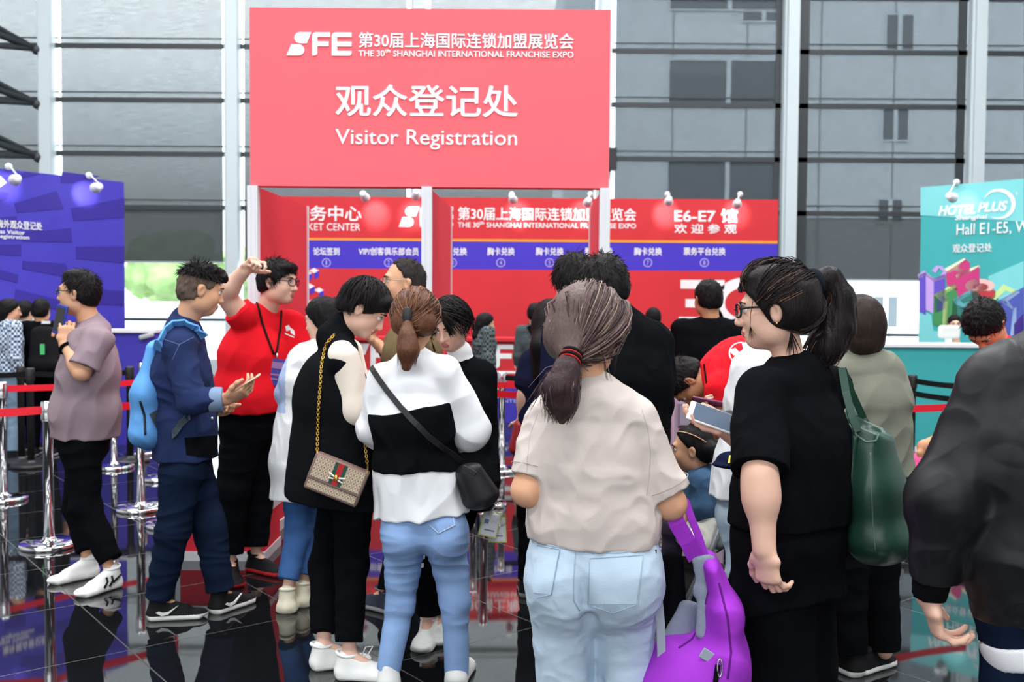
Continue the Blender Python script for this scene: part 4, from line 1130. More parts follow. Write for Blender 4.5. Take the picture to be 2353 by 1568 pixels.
rs = lambda S,a,b,f: [cut_cap(p.J['sh'+S]+A3(0,0,-.0), p.J['sh'+S]+(p.J['el'+S]-p.J['sh'+S])*f, a, b, .02)]
p.top(beige, 't_shirt', ex=.012, sleeves=(0,0), hem=W(1362,1238,2.66)[2], extra=bulge+rs('L',.058,.057,.80)+rs('R',.060,.067,.86),
      wr=[folds(.007,(4,4,3),seed=1), folds(.007,(7,7,6),True,2,warp=.9), folds(.004,(16,14,12),True,8,warp=.8)])
stc = MB()
for S,g,r_ in (('R',.86,.0745),('L',.78,.0615)):
    a_, b_ = p.J['sh'+S], p.J['el'+S]; ax = nrm_(b_-a_); B = _basis(ax); c = a_+(b_-a_)*g-ax*.022
    stc.tube([c+B[:,0]*r_*math.cos(t)+B[:,1]*r_*math.sin(t) for t in np.linspace(0,2*math.pi,33)], .0011, 5, cap=False)
stc.build('sleeve_stitching', cloth('beige_stitch', s2l(178,165,157)), p.e)
jw = [folds(.0045,(4,4,10),True,3,warp=.8), folds(.005,(6,6,5),seed=4), folds(.002,(15,15,22),True,9,warp=.8)]
zw = W(1362,1222,2.66)[2]
for S,g in (('L',-1),('R',1)):
    p.J['hip'+S] = p.at(1362+g*70,1330,.0); p.J['kn'+S] = p.at(1370+g*70,1660,.03); p.J['an'+S] = A3(p.J['kn'+S][0],p.J['kn'+S][1]-.01,.08)
bt = [ell(p.at(1300,1345,-.055),(.082,.085,.10),None,.06), ell(p.at(1430,1345,-.075),(.086,.085,.10),None,.06), ecap(p.at(1364,1250),p.at(1364,1335),(.152,.112),(.168,.118),p.R,.05)]
cr_ = [cap(p.at(1334,1300,-.15),p.at(1352,1420,-.125),.004,.012,.03,'sub'), cap(p.at(1354,1420,-.10),p.at(1372,1570,-.02),.012,.012,.03,'sub')]
p.legs(DENIMLT, 'jeans', (.090,.073,.080), .002, top=zw, bot=.06, wr=jw, extra=bt+cr_, hipk=.015)
# waistband, pockets and seams of the jeans
bpy.context.view_layer.update()
jeans = [o for o in p.e.children if o.name.startswith('jeans')][0]
jst = cloth('pale_denim_seam', s2l(158,180,200), .1); jst2 = cloth('denim_stitch', s2l(205,205,196), .1)
seam(jeans, [(1236,1248),(1300,1262),(1362,1272),(1430,1270),(1496,1258)], .0022, 'waistband_seam', jst)
seam(jeans, [(1324,1232),(1322,1280),(1318,1330),(1318,1380),(1332,1404)], .0018, 'centre_seam', jst)
patch(jeans, [(1318,1226),(1326,1226),(1325,1265),(1317,1265)], 'belt_loop', DENIMLT, off=.005)
for P in ([(1238,1256),(1288,1264),(1266,1364),(1232,1370)], [(1352,1284),(1474,1278),(1462,1384),(1354,1390)]):
    pass
patch(jeans, [(1356,1283),(1476,1276),(1462,1388),(1354,1388)], 'back_pocket', DENIMLT, off=.0025)
patch(jeans, [(1237,1254),(1287,1263),(1266,1366),(1226,1362)], 'back_pocket', DENIMLT, off=.0025)
seam(jeans, [(1356,1284),(1476,1277),(1464,1388),(1410,1408),(1353,1390),(1356,1284)], .0013, 'pocket_stitching', jst, off=.003)
seam(jeans, [(1237,1254),(1287,1263),(1267,1366),(1236,1374)], .0013, 'pocket_stitching', jst, off=.003)
tsh = [o for o in p.e.children if o.name.startswith('t_shirt')][0]; bst = MATS['beige_stitch']
seam(tsh, [(1474,940),(1488,985),(1495,1040),(1492,1095),(1486,1140)], .0011, 'sleeve_seam', bst, off=-.0004)
seam(tsh, [(1236,950),(1218,1000),(1212,1050),(1210,1096)], .0011, 'sleeve_seam', bst, off=-.0004)
p.shoe('L', WSHOE, WSOLE); p.shoe('R', WSHOE, WSOLE)
# hair: a brown ponytail tied low with a red and black band
hb = hairmat('ash_brown_hair', (92,74,70), .38); hb2 = hairmat('dark_ash_hair', (58,44,46), .36); hb3 = hairmat('light_ash_hair', (150,126,110), .4); hb4 = hairmat('violet_brown_hair', (112,88,94), .36)
tie = p.at(1312,822,-.115)
tie_l = p.H.T@(tie-p.J['head'])/p.hs
p.hair(hb, grow=.020, front=(.084,.085), low=-.075, lowtilt=.55, extra=[cap(p.hp(0,-.075,-.04), tie, .052, .024, .05)], wr=[folds(.003,(40,40,14),seed=5,R=p.H)])
axl = [tie, p.at(1302,852,-.145), p.at(1290,890,-.160), p.at(1292,930,-.150), p.at(1292,968,-.135)]
solid([cap(axl[0],axl[1],.018,.029,.03), cap(axl[1],axl[2],.029,.037,.03), cap(axl[2],axl[3],.037,.030,.03), cap(axl[3],axl[4],.030,.008,.03)], .0045, 'ponytail', hb2, p.e, [folds(.006,(50,50,7),seed=3), folds(.004,(90,90,12),seed=6)])
rnd = random.Random(11); L = []
for i in range(620):
    th = rnd.uniform(-1.0,1.0); 
    a0 = rnd.choice(['top','top','side','side','nape'])
    if a0 == 'top': st_ = (rnd.uniform(-.07,.07), rnd.uniform(.0,.085), .10)
    elif a0 == 'side':
        sd_ = rnd.choice([-1,1]); st_ = (sd_*.085, rnd.uniform(-.04,.06), rnd.uniform(.022 if sd_ > 0 else -.03,.08))
    else: st_ = (rnd.uniform(-.06,.06), -.07, rnd.uniform(-.075,-.05))
    end = tuple(tie_l+np.array([rnd.uniform(-.016,.016),rnd.uniform(0,.02),rnd.uniform(-.016,.016)]))
    L.append((scalp_path(p, st_, end, .0285+rnd.uniform(-.006,.003), 12), rnd.uniform(.0010,.0023), rnd.choices([0,1,2,3],[4,3,2,3])[0]))
for i in range(330):
    a = rnd.uniform(0,6.283); rr = math.sqrt(rnd.random()); pts = []
    wid = [.016,.036,.050,.044,.022]; flare = rnd.uniform(.8,1.15); ext = rnd.uniform(.75,1.05)
    out_ = A3(-.03,.0,.0)*(1 if rnd.random() < .25 else 0)
    for j in range(11):
        t = j/10*ext; f = t*4; k0 = min(3,int(f)); u = f-k0
        c = axl[k0]*(1-u)+axl[k0+1]*u if k0 < 4 else axl[4]; w_ = (wid[k0]*(1-u)+wid[k0+1]*u)*flare*rr
        pts.append(c+A3(math.cos(a)*w_, math.sin(a)*w_*.8, 0)+out_*t*t)
    L.append((pts, rnd.uniform(.0010,.0022), rnd.choices([0,1,2,3],[4,5,1,3])[0]))
for i in range(26):   # loose hair
    a = p.at(1300+rnd.uniform(-10,6),835,-.13); b_ = p.at(1210+rnd.uniform(0,60),rnd.uniform(890,960),-.14); mid = (a+b_)/2+A3(0,0,.02)
    L.append(([a,mid*.6+a*.4,mid,mid*.4+b_*.6,b_], .0010, rnd.choice([0,1,3])))
for i in range(16):
    a = p.hp(.082,-.02,-.03+rnd.uniform(-.02,.02)); b_ = p.at(1420+rnd.uniform(-45,12),rnd.uniform(840,905),-.06)
    L.append(([a,(a*2+b_)/3+A3(.004,-.008,0),(a+b_*2)/3,b_], .0009, rnd.choice([0,1,2])))
for i in range(10):   # sidelock in front of the ear
    a = p.hp(.078,.035,.03); b_ = p.hp(.080,.045+rnd.uniform(-.01,.01),-.10+rnd.uniform(-.02,.02))
    L.append(([a,p.hp(.084,.04,-.02),p.hp(.085,.046,-.06),b_], .0010, 1))
ear_c = p.hp(.086,-.010,-.010)
L = [l for l in L if min(np.linalg.norm(np.asarray(q)-ear_c) for q in l[0]) > .027]
strands('hair_strands', p.e, L, [hb,hb2,hb3,hb4])
b_ = MB(); Bz = _basis(axl[1]-axl[0])
for k,(off,mm) in enumerate(((-.012,0),(-.004,1),(.004,0),(.012,1))):
    b_.mi = mm; c = tie+nrm_(axl[1]-axl[0])*(off+.002)
    b_.tube([c+Bz[:,0]*.027*math.cos(t)+Bz[:,1]*.027*math.sin(t) for t in np.linspace(0,2*math.pi,25)], .0045 if mm == 0 else .0022, 6, cap=False)
b_.build('hair_tie', [cloth('black_elastic',(.015,.015,.017)), cloth('red_elastic', s2l(190,40,40))], p.e)
p.eyes(); p.glasses(mat('gold_wire', s2l(190,150,110), .3, metal=.9), .024, .021, rect=.9)

# ---- the woman in black with the green tote bag
p = M_ = Person(2.86, 1815, 52, 1.67, 'woman in loose black T-shirt and black trousers, dark high ponytail and black-rimmed glasses', female=True, w=1.08, vox=.0037)
p.put(neck=(1822,838,.0), shL=(1748,900,-.10), shR=(1902,893,.12), head=(1776,716,.0), pel=(1812,1230,0), waist=(1818,1140,0), chest=(1822,1000,0),
      elL=(1746,1092,-.25), wrL=(1756,1262,-.27), wrR=(1672,990,.06))
p.ik('R', hint=A3(.5,.3,-1))
p.look(22, 4)
p.sec = [(0,.178,.128),(.085*1.67,.160,.118),(.195*1.67,.158,.118),(.262*1.67,.140,.080)]
p.ar = [.049,.044,.030]
p.body({'L':dict(d=p.at(1766,1360,-.17)-p.at(1752,1262,-.17), n=A3(.8,.6,0), curl=(34,44,32), thumb=(.8,.3,.2), sc=1.12),
        'R':dict(d=nrm_(A3(-1,.1,.18)), n=(0,-.2,1), curl=(18,25,20), thumb=(.5,.4,.3))})
tee = cloth('black_cotton', (.004,.0045,.006), .25, 10, .2, 400)
sl = [cut_cap(p.J['shL'], p.at(1745,1080,-.235), .070, .076, .03), cut_cap(p.J['shR'], p.J['shR']+(p.J['elR']-p.J['shR'])*.8, .066, .078, .03)]
dw = [folds(.008,(3,3,2.2),seed=11), folds(.007,(6,6,4),True,12,warp=.9), folds(.003,(13,13,8),True,13,warp=.7)]
p.top(tee, 't_shirt', ex=.018, sleeves=(0,0), hem=W(1812,1195,2.86)[2], extra=sl+[ecap(p.at(1812,1210),p.at(1820,1050),(.190,.145),(.168,.13),p.R,.06)], wr=dw)
p.top(cloth('black_tunic_cloth', (.0035,.004,.0055), .25, 10, .2, 400), 'tunic', ex=.012, sleeves=(0,0), yoke=False, hem=W(1812,1395,2.86)[2], hemn=nrm_(A3(.22,-.3,-1)),
      extra=[ecap(p.at(1806,1440),p.at(1814,1230),(.205,.165),(.182,.14),p.R,.05), ecap(p.at(1806,1440),p.at(1806,1560),(.205,.165),(.205,.165),p.R,.05)], wr=dw)
for S,g in (('L',-1),('R',1)):
    p.J['kn'+S] = p.J['hip'+S]*1.; p.J['kn'+S][2] = .47; p.J['an'+S] = p.J['hip'+S]*1.; p.J['an'+S][2] = .08
p.legs(BLACKPANTS, 'wide_trousers', (.112,.108,.112), .004, bot=.05, wr=[folds(.006,(5,5,3),True,14,warp=.6)])
p.shoe('L', BSHOE, GREYSOLE); p.shoe('R', BSHOE, GREYSOLE)
p.eyes(); p.glasses(mat('black_frame', (.01,.01,.011), .25), .026, .020, thick=.0034, rect=.6, lens=None)
d1 = hairmat('dark_brown_hair', (34,24,24), .34); d2 = hairmat('black_brown_hair', (22,17,19), .32); d3 = hairmat('brown_hair_tip', (98,70,54), .38)
tie = p.at(1866,652,.045); tl = p.H.T@(tie-p.J['head'])/p.hs
p.hair(d2, grow=.024, front=(.078,.070), low=-.066, fn=(.82,-.57), extra=[cap(p.hp(0,-.07,.03), tie, .062, .030, .05), ell(p.hp(0,.035,.105),(.060,.05,.028),p.H,.03)], wr=[folds(.004,(36,36,14),seed=5,R=p.H)])
axl = [tie, p.at(1905,640,.055), p.at(1928,690,.06), p.at(1918,750,.055), p.at(1898,800,.03), p.at(1885,838,.01)]
solid([cap(axl[0],axl[1],.022,.030,.02), cap(axl[1],axl[2],.030,.040,.03), cap(axl[2],axl[3],.040,.052,.04), cap(axl[3],axl[4],.052,.048,.04), cap(axl[4],axl[5],.046,.018,.03)], .0045, 'ponytail', d2, p.e, [folds(.008,(34,34,6),seed=3), folds(.005,(70,70,10),seed=6)])
L = []
for i in range(560):
    a0 = rnd.choice(['top','top','side','side','nape'])
    if a0 == 'top': st_ = (rnd.uniform(-.06,.06), rnd.uniform(.05,.09), rnd.uniform(.06,.11))
    elif a0 == 'side': st_ = (rnd.choice([-1,-1,-1,1])*.088, rnd.uniform(-.05,.045), rnd.uniform(.022,.08))
    else: st_ = (rnd.uniform(-.07,.07), -.075, rnd.uniform(-.07,-.05))
    end = tuple(tl+np.array([rnd.uniform(-.018,.018),rnd.uniform(0,.02),rnd.uniform(-.018,.018)]))
    L.append((scalp_path(p, st_, end, .0265+rnd.uniform(-.004,.004), 12), rnd.uniform(.0009,.0021), rnd.choices([0,1,2],[5,4,1])[0]))
for i in range(420):
    a = rnd.uniform(0,6.283); rr = math.sqrt(rnd.random()); pts = []
    wid = [.018,.034,.046,.060,.066,.052]; ext = rnd.uniform(.7,1.04); cur = rnd.uniform(-.012,.012)
    for j in range(13):
        t = j/12*ext; f = t*5; k0 = min(4,int(f)); u = min(1.2,f-k0)
        c = axl[k0]*(1-u)+axl[k0+1]*u; w_ = (wid[k0]*(1-u)+wid[k0+1]*u)*rr
        pts.append(c+A3(math.cos(a)*w_+cur*math.sin(9*t), math.sin(a)*w_*.8+cur*math.cos(8*t), 0))
    L.append((pts, rnd.uniform(.0011,.0024), rnd.choices([0,1,2],[5,4,2])[0]))
for i in range(14):
    a = p.hp(-.080,.05,.05); b_ = p.hp(-.076+rnd.uniform(-.006,.006),.062+rnd.uniform(-.012,.016),-.085+rnd.uniform(-.03,.02))
    L.append(([a,p.hp(-.084,.062,.0),p.hp(-.082,.066,-.04),b_], .0009, 0))
for i in range(24):
    a = p.hp(-.078,-.05,-.06); b_ = p.hp(-.06+rnd.uniform(-.02,.03),-.05+rnd.uniform(-.03,.02),-.12+rnd.uniform(-.03,.01))
    L.append(([a,(a+b_)/2+A3(0,-.006,0),b_], .0010, rnd.choice([0,1])))
strands('hair_strands', p.e, L, [d1,d2,d3])
b_ = MB(); Bz = _basis(axl[1]-axl[0])
c = tie+nrm_(axl[1]-axl[0])*.012
b_.tube([c+Bz[:,0]*.030*math.cos(t)+Bz[:,1]*.030*math.sin(t) for t in np.linspace(0,2*math.pi,25)], .013, 10, cap=False); b_.build('hair_tie', cloth('dark_scrunchie', (.014,.016,.022)), p.e)
b_ = MB(); b_.ball(p.hp(-.084,-.012,-.035), .004, 8); b_.build('earring', mat('gold', s2l(220,180,110), .25, metal=1.), p.e)

# ---- the man in the black bomber jacket at the right edge
p = S_ = Person(2.33, 2455, 4, 1.75, 'man in shiny black bomber jacket and dark jeans, cut by the right picture edge', w=1.12, vox=.0037)
p.put(shL=(2292,880,0), shR=(2622,880,.03), neck=(2452,770,.0), elL=(2168,1150,-.02), wrL=(2135,1372,.02), pel=(2440,1390,0), waist=(2440,1250,0), chest=(2450,1040,0), head=(2520,600,.03))
p.sec = [(0,.185,.13),(.085*1.75,.20,.14),(.195*1.75,.205,.14),(.262*1.75,.178,.085)]
p.body({'L':dict(d=A3(.28,.05,-1), n=A3(.8,-.1,.2), curl=(40,45,35)), 'R':dict(n=A3(-1,0,0))})
bom = mat('shiny_black_nylon', (.006,.0065,.009), .45, spec=.3, noise=.15, nscale=6, bump=.05, bscale=300)
rib = cloth('black_rib_knit', (.005,.005,.006), .2, 60, .5, 500)
sj = [cap(p.J['shL'], p.J['elL'], .080, .078, .04), cut_cap(p.J['elL'], p.J['wrL']-nrm_(p.J['wrL']-p.J['elL'])*.05, .078, .052, .04), cap(p.J['shR'], p.J['elR'], .080, .078, .04), cut_cap(p.J['elR'], p.J['wrR'], .078, .045, .04)]
p.top(bom, 'bomber_jacket', ex=.022, sleeves=(0,0), hem=W(2440,1400,2.33)[2], hemn=nrm_(A3(.12,0,-1)), extra=sj, k=.06,
      wr=[folds(.0035,(3.5,3.5,1.5),seed=21), folds(.006,(5,5,9),True,22,region=lambda P: (P[:,0] < p.J['shL'][0]+.02)*1., warp=.8), folds(.002,(9,9,3),True,23,warp=.8)])
wl = p.J['wrL']; dl = nrm_(wl-p.J['elL'])
solid([cut_cap(wl-dl*.065, wl+dl*.0, .046, .040, .01)], .0045, 'cuff', rib, p.e, [folds(.003,(60,60,3),seed=2)])
solid([ecap(p.at(2440,1372),p.at(2440,1424),(.198,.140),(.186,.132),p.R,.02), cut(p.at(2440,1424),nrm_(A3(.12,0,-1))), cut(p.at(2440,1384),-nrm_(A3(.12,0,-1)))], .005, 'waist_rib', rib, p.e, [folds(.002,(70,70,3),seed=2)])
solid([ecap(p.at(2440,1400),p.at(2440,1480),(.190,.134),(.192,.136),p.R,.02), cut(p.at(2353,1496),nrm_(A3(.46,0,-1)),.002), cut(p.at(2353,1450),nrm_(A3(-.30,0,1)),.002)], .005, 'white_shirt_tail', WHITECLOTH, p.e, [folds(.004,(8,8,5),seed=2)])
p.legs(DENIMDK, 'jeans', (.105,.082,.075), .0, bot=.05)
p.shoe('L', WSHOE, WSOLE); p.shoe('R', WSHOE, WSOLE); p.hair(BLACKHAIR())
bj = [o for o in p.e.children if o.name.startswith('bomber_jacket')][0]; bpy.context.view_layer.update()
jn = [o for o in p.e.children if o.name.startswith('jeans')][0]
seam(jn, [(2172,1455),(2205,1480),(2260,1478)], .0016, 'pocket_stitching', cloth('tan_stitch', s2l(160,120,80)), off=.001)
# ================================================================ THE PEOPLE IN THE MIDDLE
FZ = lambda: [BLACKHAIR(), hairmat('soft_black_hair',(44,38,38),.36)]
SHORTHAIR = dict(grow=.010, front=(.078,.072), low=-.058)
# ---- woman in the white blouse with the black bustier
p = Person(3.95, 965, 2, 1.61, 'woman in white blouse with black bustier and blue skinny jeans seen from behind', female=True, skin=TAN(), w=1.0)
p.put(head=(955,735,.0), neck=(948,818,.0), shL=(882,868,.0), shR=(1026,856,.0), chest=(948,930,0), waist=(950,1040,0), pel=(972,1190,0),
      elL=(858,985,.02), wrL=(900,1040,.20), elR=(1080,990,.03), wrR=(1040,1010,.22), hipL=(930,1215,0), hipR=(1024,1215,0), knL=(920,1385,.03), knR=(1046,1385,.02), anL=(893,1560,.0), anR=(1050,1575,.04))
p.look(-6, 12)
p.sec = [(0,.158,.11),(.1,.135,.10),(.25,.142,.105),(.36,.140,.075)]
p.body({'L':dict(n=(1,0,0)),'R':dict(n=(-1,0,0))})
blouse = cloth('white_blouse_cloth', (.80,.82,.845), .03, 12, .12, 420)
sl = []
for S,a,b_,c in (('L',.060,.066,.046),('R',.062,.078,.055)):
    J = p.J; m_ = J['el'+S]*.6+J['wr'+S]*.4
    sl += [cap(J['sh'+S],J['el'+S],a,b_,.02), cut_cap(J['el'+S], J['wr'+S], b_, c, .012)]
hemw = ecap(p.at(952,1060),p.at(968,1205),(.140,.108),(.186,.150),p.R,.03)
p.top(blouse, 'blouse', ex=.014, sleeves=(0,0), hem=W(968,1183,3.95)[2], hemn=nrm_(A3(.10,0,-1)), extra=sl+[hemw],
      wr=[folds(.006,(5,5,3),seed=31), folds(.010,(7,7,5),True,32,warp=.9), folds(.013,(16,16,1.2),seed=33,region=lambda P: np.clip((p.at(960,1075)[2]-P[:,2])/.08,0,1))])
bz_ = p.torso(.022,.05)+p.yoke(.0135)+[ecap(p.at(952,1060),p.at(968,1205),(.148,.116),(.194,.158),p.R,.03)]
solid(bz_+[cut(p.at(946,938),nrm_(A3(-.16,0,1)),.004), cut(p.at(950,1076),A3(0,0,-1),.004)], p.vox, 'bustier', BLACKCLOTH, p.e,
      [folds(.006,(5,5,3),seed=31), folds(.010,(7,7,5),True,32,warp=.9), folds(.006,(22,22,1),seed=34,region=lambda P: np.clip((p.at(950,1045)[2]-P[:,2])/.03,0,1))])
p.legs(DENIMMD, 'jeans', (.088,.056,.048), .004, top=W(960,1165,3.95)[2], bot=.095, wr=[folds(.006,(3.5,3.5,13),True,35,warp=1.2,region=lambda P: np.clip((.70-P[:,2])/.1,0,1)*np.clip((P[:,2]-.16)/.1,.2,1)), folds(.004,(8,8,8),seed=36)], hipk=.03,
       extra=[ell(p.at(930,1235,-.05),(.08,.085,.10),None,.05), ell(p.at(1020,1235,-.05),(.08,.085,.10),None,.05), cap(p.at(978,1225,-.14),p.at(982,1330,-.10),.004,.010,.03,'sub')])
jn = [o for o in p.e.children if o.name.startswith('jeans')][0]; bpy.context.view_layer.update()
patch(jn, [(1000,1206),(1046,1190),(1046,1208),(1010,1226)], 'back_pocket', DENIMMD, off=.003)
seam(jn, [(985,1206),(1008,1226),(1044,1208),(1040,1186)], .0018, 'pocket_stitching', cloth('pale_stitch', s2l(190,200,214)), off=.003)
p.shoe('L', WSHOE, WSOLE, collar=False); p.shoe('R', WSHOE, WSOLE, collar=False)
h1 = hairmat('chestnut_hair', (92,56,36), .38); h2 = hairmat('dark_chestnut_hair', (56,34,26), .38); h3 = hairmat('light_chestnut_hair', (138,92,58), .4)
tie = p.at(936,748,-.125); tl = p.H.T@(tie-p.J['head'])/p.hs
p.hair(h1, grow=.020, ears=False, front=(.08,.085), low=-.085, lowtilt=.3, extra=[ell(p.hp(-.045,-.07,-.03),(.04,.04,.045),p.H,.03), ell(p.hp(.05,-.07,-.03),(.04,.04,.045),p.H,.03)], wr=[folds(.003,(40,40,14),seed=5,R=p.H)])
tail = [tie, p.at(936,775,-.14), p.at(938,805,-.15), p.at(934,842,-.15)]
solid([cap(tail[0],tail[1],.020,.030,.03), cap(tail[1],tail[2],.030,.038,.03), cap(tail[2],tail[3],.038,.020,.03)], p.vox, 'ponytail', h1, p.e, [folds(.005,(50,50,7),seed=3)])
rnd = random.Random(21); L = []
for i in range(380):
    a0 = rnd.choice(['top','top','side','nape'])
    st_ = (rnd.uniform(-.07,.07), rnd.uniform(0,.08), .10) if a0 == 'top' else ((rnd.choice([-1,1])*.088, rnd.uniform(-.04,.05), rnd.uniform(-.06,.08)) if a0 == 'side' else (rnd.uniform(-.06,.06), -.07, rnd.uniform(-.09,-.06)))
    end = tuple(tl+np.array([rnd.uniform(-.02,.02),rnd.uniform(0,.02),rnd.uniform(-.03,.03)]))
    L.append((scalp_path(p, st_, end, .0235+rnd.uniform(-.003,.003), 10), rnd.uniform(.0011,.0022), rnd.choices([0,1,2],[4,3,2])[0]))
for i in range(170):
    a = rnd.uniform(0,6.283); rr = math.sqrt(rnd.random()); pts = []; wid = [.018,.032,.042,.036]; ext = rnd.uniform(.8,1.03)
    for j in range(9):
        t = j/8*ext; f = t*3; k0 = min(2,int(f)); u = f-k0
        c = tail[k0]*(1-u)+tail[k0+1]*u; w_ = (wid[k0]*(1-u)+wid[k0+1]*u)*rr
        pts.append(c+A3(math.cos(a)*w_, math.sin(a)*w_*.7, 0))
    L.append((pts, rnd.uniform(.0011,.0022), rnd.choices([0,1,2],[4,2,4])[0]))
strands('hair_strands', p.e, L, [h1,h2,h3])
solid([ell(p.at(936,725,-.118),(.020,.010,.035),None,.01), ell(tie,(.012,.012,.012),None,.01)], p.vox, 'hair_clip', mat('black_plastic',(.01,.01,.01),.4), p.e)
BL = p
# ---- woman in the long black waistcoat
p = Person(4.18, 775, -84, 1.68, 'woman in long black sleeveless coat over cream sleeves, short black hair', female=True, w=1.05, lean=8)
p.put(head=(836,712,.0), neck=(772,768,.0), shR=(790,818,-.13), shL=(800,812,.14), chest=(762,880,0), waist=(762,985,0), pel=(778,1100,0),
      elR=(812,935,-.10), wrR=(905,930,.03), elL=(830,930,.18), wrL=(910,880,.1), hipR=(812,1120,-.08), hipL=(780,1120,.08), knR=(808,1300,-.06), knL=(748,1300,.10))
p.foot('R',(775,1556),(884,1562)); p.foot('L',(716,1538),(778,1532))
p.look(-4, 34)
p.sec = [(0,.165,.125),(.1,.145,.11),(.25,.15,.118),(.36,.145,.085)]
p.body({'R':dict(n=(0,.3,1),curl=(40,50,30)),'L':dict(n=(0,-.3,1),curl=(50,60,40))})
cream = cloth('cream_chiffon', s2l(240,228,214), .04, 12, .1)
J = p.J
solid([cap(J['shR'],J['elR'],.062,.068,.03), cut_cap(J['elR'],J['wrR'],.068,.050,.03), cap(J['shL'],J['elL'],.06,.06,.03), cut_cap(J['elL'],J['wrL'],.06,.045,.03)], p.vox, 'blouse_sleeves', cream, p.e, [folds(.010,(6,6,4),True,41,warp=.8)])
coat = cloth('black_wool', (.006,.0065,.008), .2, 12, .2, 380)
p.top(coat, 'sleeveless_coat', ex=.022, sleeves=(0,0), hem=W(775,1150,4.18)[2], hemn=nrm_(A3(-.12,0,-1)),
      extra=[ecap(p.at(772,1090),p.at(778,1200),(.20,.20),(.215,.225),p.R,.05), ecap(p.at(764,900),p.at(766,1020),(.155,.15),(.165,.165),p.R,.05), ecap(p.at(766,1020),p.at(772,1110),(.165,.165),(.195,.20),p.R,.05), cap(J['neck']-p.U*.01,J['neck']+p.F*.02+p.U*.03,.075,.062,.02), cap(J['shR']-p.U*.02,J['shR']+p.U*.0,.060,.050,.04)],
      wr=[folds(.006,(4,4,1.5),seed=42), folds(.004,(9,9,4),True,43,warp=.7)])
p.legs(BLACKPANTS, 'trousers', (.088,.066,.056), .0, bot=.12, hipk=.03)
p.shoe('R', WSHOE, WSOLE, L=.26, w=.05); p.shoe('L', WSHOE, WSOLE, L=.26)
b0,t0,sd0,u0 = p.sh; an = p.J['anR']; t = p.toe['R']; c = A3(an[0],an[1],.085)+t*.05
lc = MB(); lc.tube([c,c+UPZ*.045+t*.02,c+UPZ*.05+t*.05,c+UPZ*.015+t*.03,c], .003, 6); lc.build('lace_loop', WSOLE, p.e)
bh = BLACKHAIR()
p.hair(bh, grow=.022, front=(.080,.045), low=-.050, lowtilt=.5, fn=(.70,-.70), extra=[ell(p.hp(0,.062,.075),(.070,.040,.035),p.H,.03)], wr=[folds(.003,(40,40,14),seed=5,R=p.H)])
L = []; rnd = random.Random(4)
for i in range(320):
    x = rnd.uniform(-1,1); st_ = (x*.02-.01, -.04+rnd.uniform(-.03,.03), .12)
    an_ = rnd.uniform(-2.9,2.9); end = (math.sin(an_)*.088, math.cos(an_)*.105-.01, .055 if abs(an_) < 1.0 else (.01 if abs(an_) < 1.7 else -.05))
    L.append((scalp_path(p, st_, end, .0255+rnd.uniform(-.003,.003), 9), rnd.uniform(.0012,.0024), rnd.choice([0,0,1])))
strands('hair_strands', p.e, L, [bh, hairmat('soft_black_hair',(44,38,38),.36)])
p.eyes()
VEST = p
# ---- young woman in the black suit facing the camera
p = Person(4.45, 1055, 168, 1.60, 'young woman in black suit, white shirt and bow tie, facing the camera', female=True, w=.98, lean=6)
p.put(head=(1034,748,-.02), neck=(1058,832,.06), shL=(1108,862,.04), shR=(1005,862,.04), chest=(1056,930,.04), waist=(1056,1010,.03), pel=(1052,1110,.02),
      elL=(1116,1005,.08), wrL=(1126,1118,-.02), elR=(1000,990,.02), wrR=(990,1020,-.2))
p.foot('R',(990,1462),(958,1516)); p.foot('L',(1018,1448),(1006,1492))
p.J['knR'] = p.at(985,1290,0); p.J['knL'] = p.at(1020,1290,.08); p.J['hipR'] = p.at(1012,1120,0); p.J['hipL'] = p.at(1075,1120,.05)
p.look(-10, 26)
p.body({'L':dict(d=A3(.12,-.1,-1),n=(-1,0,0),curl=(45,55,40)),'R':dict(n=(0,0,1))})
J = p.J
p.top(WHITECLOTH, 'white_shirt', ex=.008, sleeves=(0,0), hem=W(1050,1090,4.45)[2], extra=[cap(J['neck']-p.U*.02,J['neck']+p.U*.045+p.F*.01,.062,.056,.02)], wr=[folds(.003,(8,8,6),seed=1)])
vcut = cap(p.at(1040,830,-.14),p.at(1052,985,-.15),.050,.004,.006,'sub')
p.top(BLACKCLOTH, 'suit_jacket', ex=.018, sleeves=(1.92,1.92), sr=[.064,.056,.044], hem=W(1050,1165,4.45)[2], extra=[ecap(p.at(1054,1110),p.at(1054,1190),(.17,.13),(.178,.14),p.R,.05), vcut], wr=[folds(.004,(6,6,4),seed=51), folds(.004,(9,9,7),True,52,warp=.7)])
b_ = MB(); c = p.J['neck']+p.F*.075-p.U*.005
b_.ball(c, .012, 10); b_.prism([(0,0),(.05,.022),(.05,-.022)], .012, Matrix.Translation(Vector(tuple(c)))); b_.prism([(0,0),(-.05,.022),(-.05,-.022)], .012, Matrix.Translation(Vector(tuple(c)))); b_.build('bow_tie', BLACKCLOTH, p.e)
p.legs(BLACKPANTS, 'trousers', (.085,.060,.058), .0, bot=.10)
tr = [o for o in p.e.children if o.name.startswith('trousers')][0]; bpy.context.view_layer.update()
for P in ([(966,1268),(980,1262),(976,1284),(968,1290)],[(966,1296),(974,1294),(974,1304),(966,1306)]): patch(tr, P, 'ripped_patch', WHITECLOTH, nx=4, ny=4)
p.shoe('R', WSHOE, WSOLE, L=.26, w=.05); p.shoe('L', WSHOE, WSOLE, L=.26, w=.05)
p.hair(bh, grow=.016, front=(.072,.075), low=-.07, ears=False, wr=[folds(.003,(40,40,14),seed=5,R=p.H)])
L = []; rnd = random.Random(8)
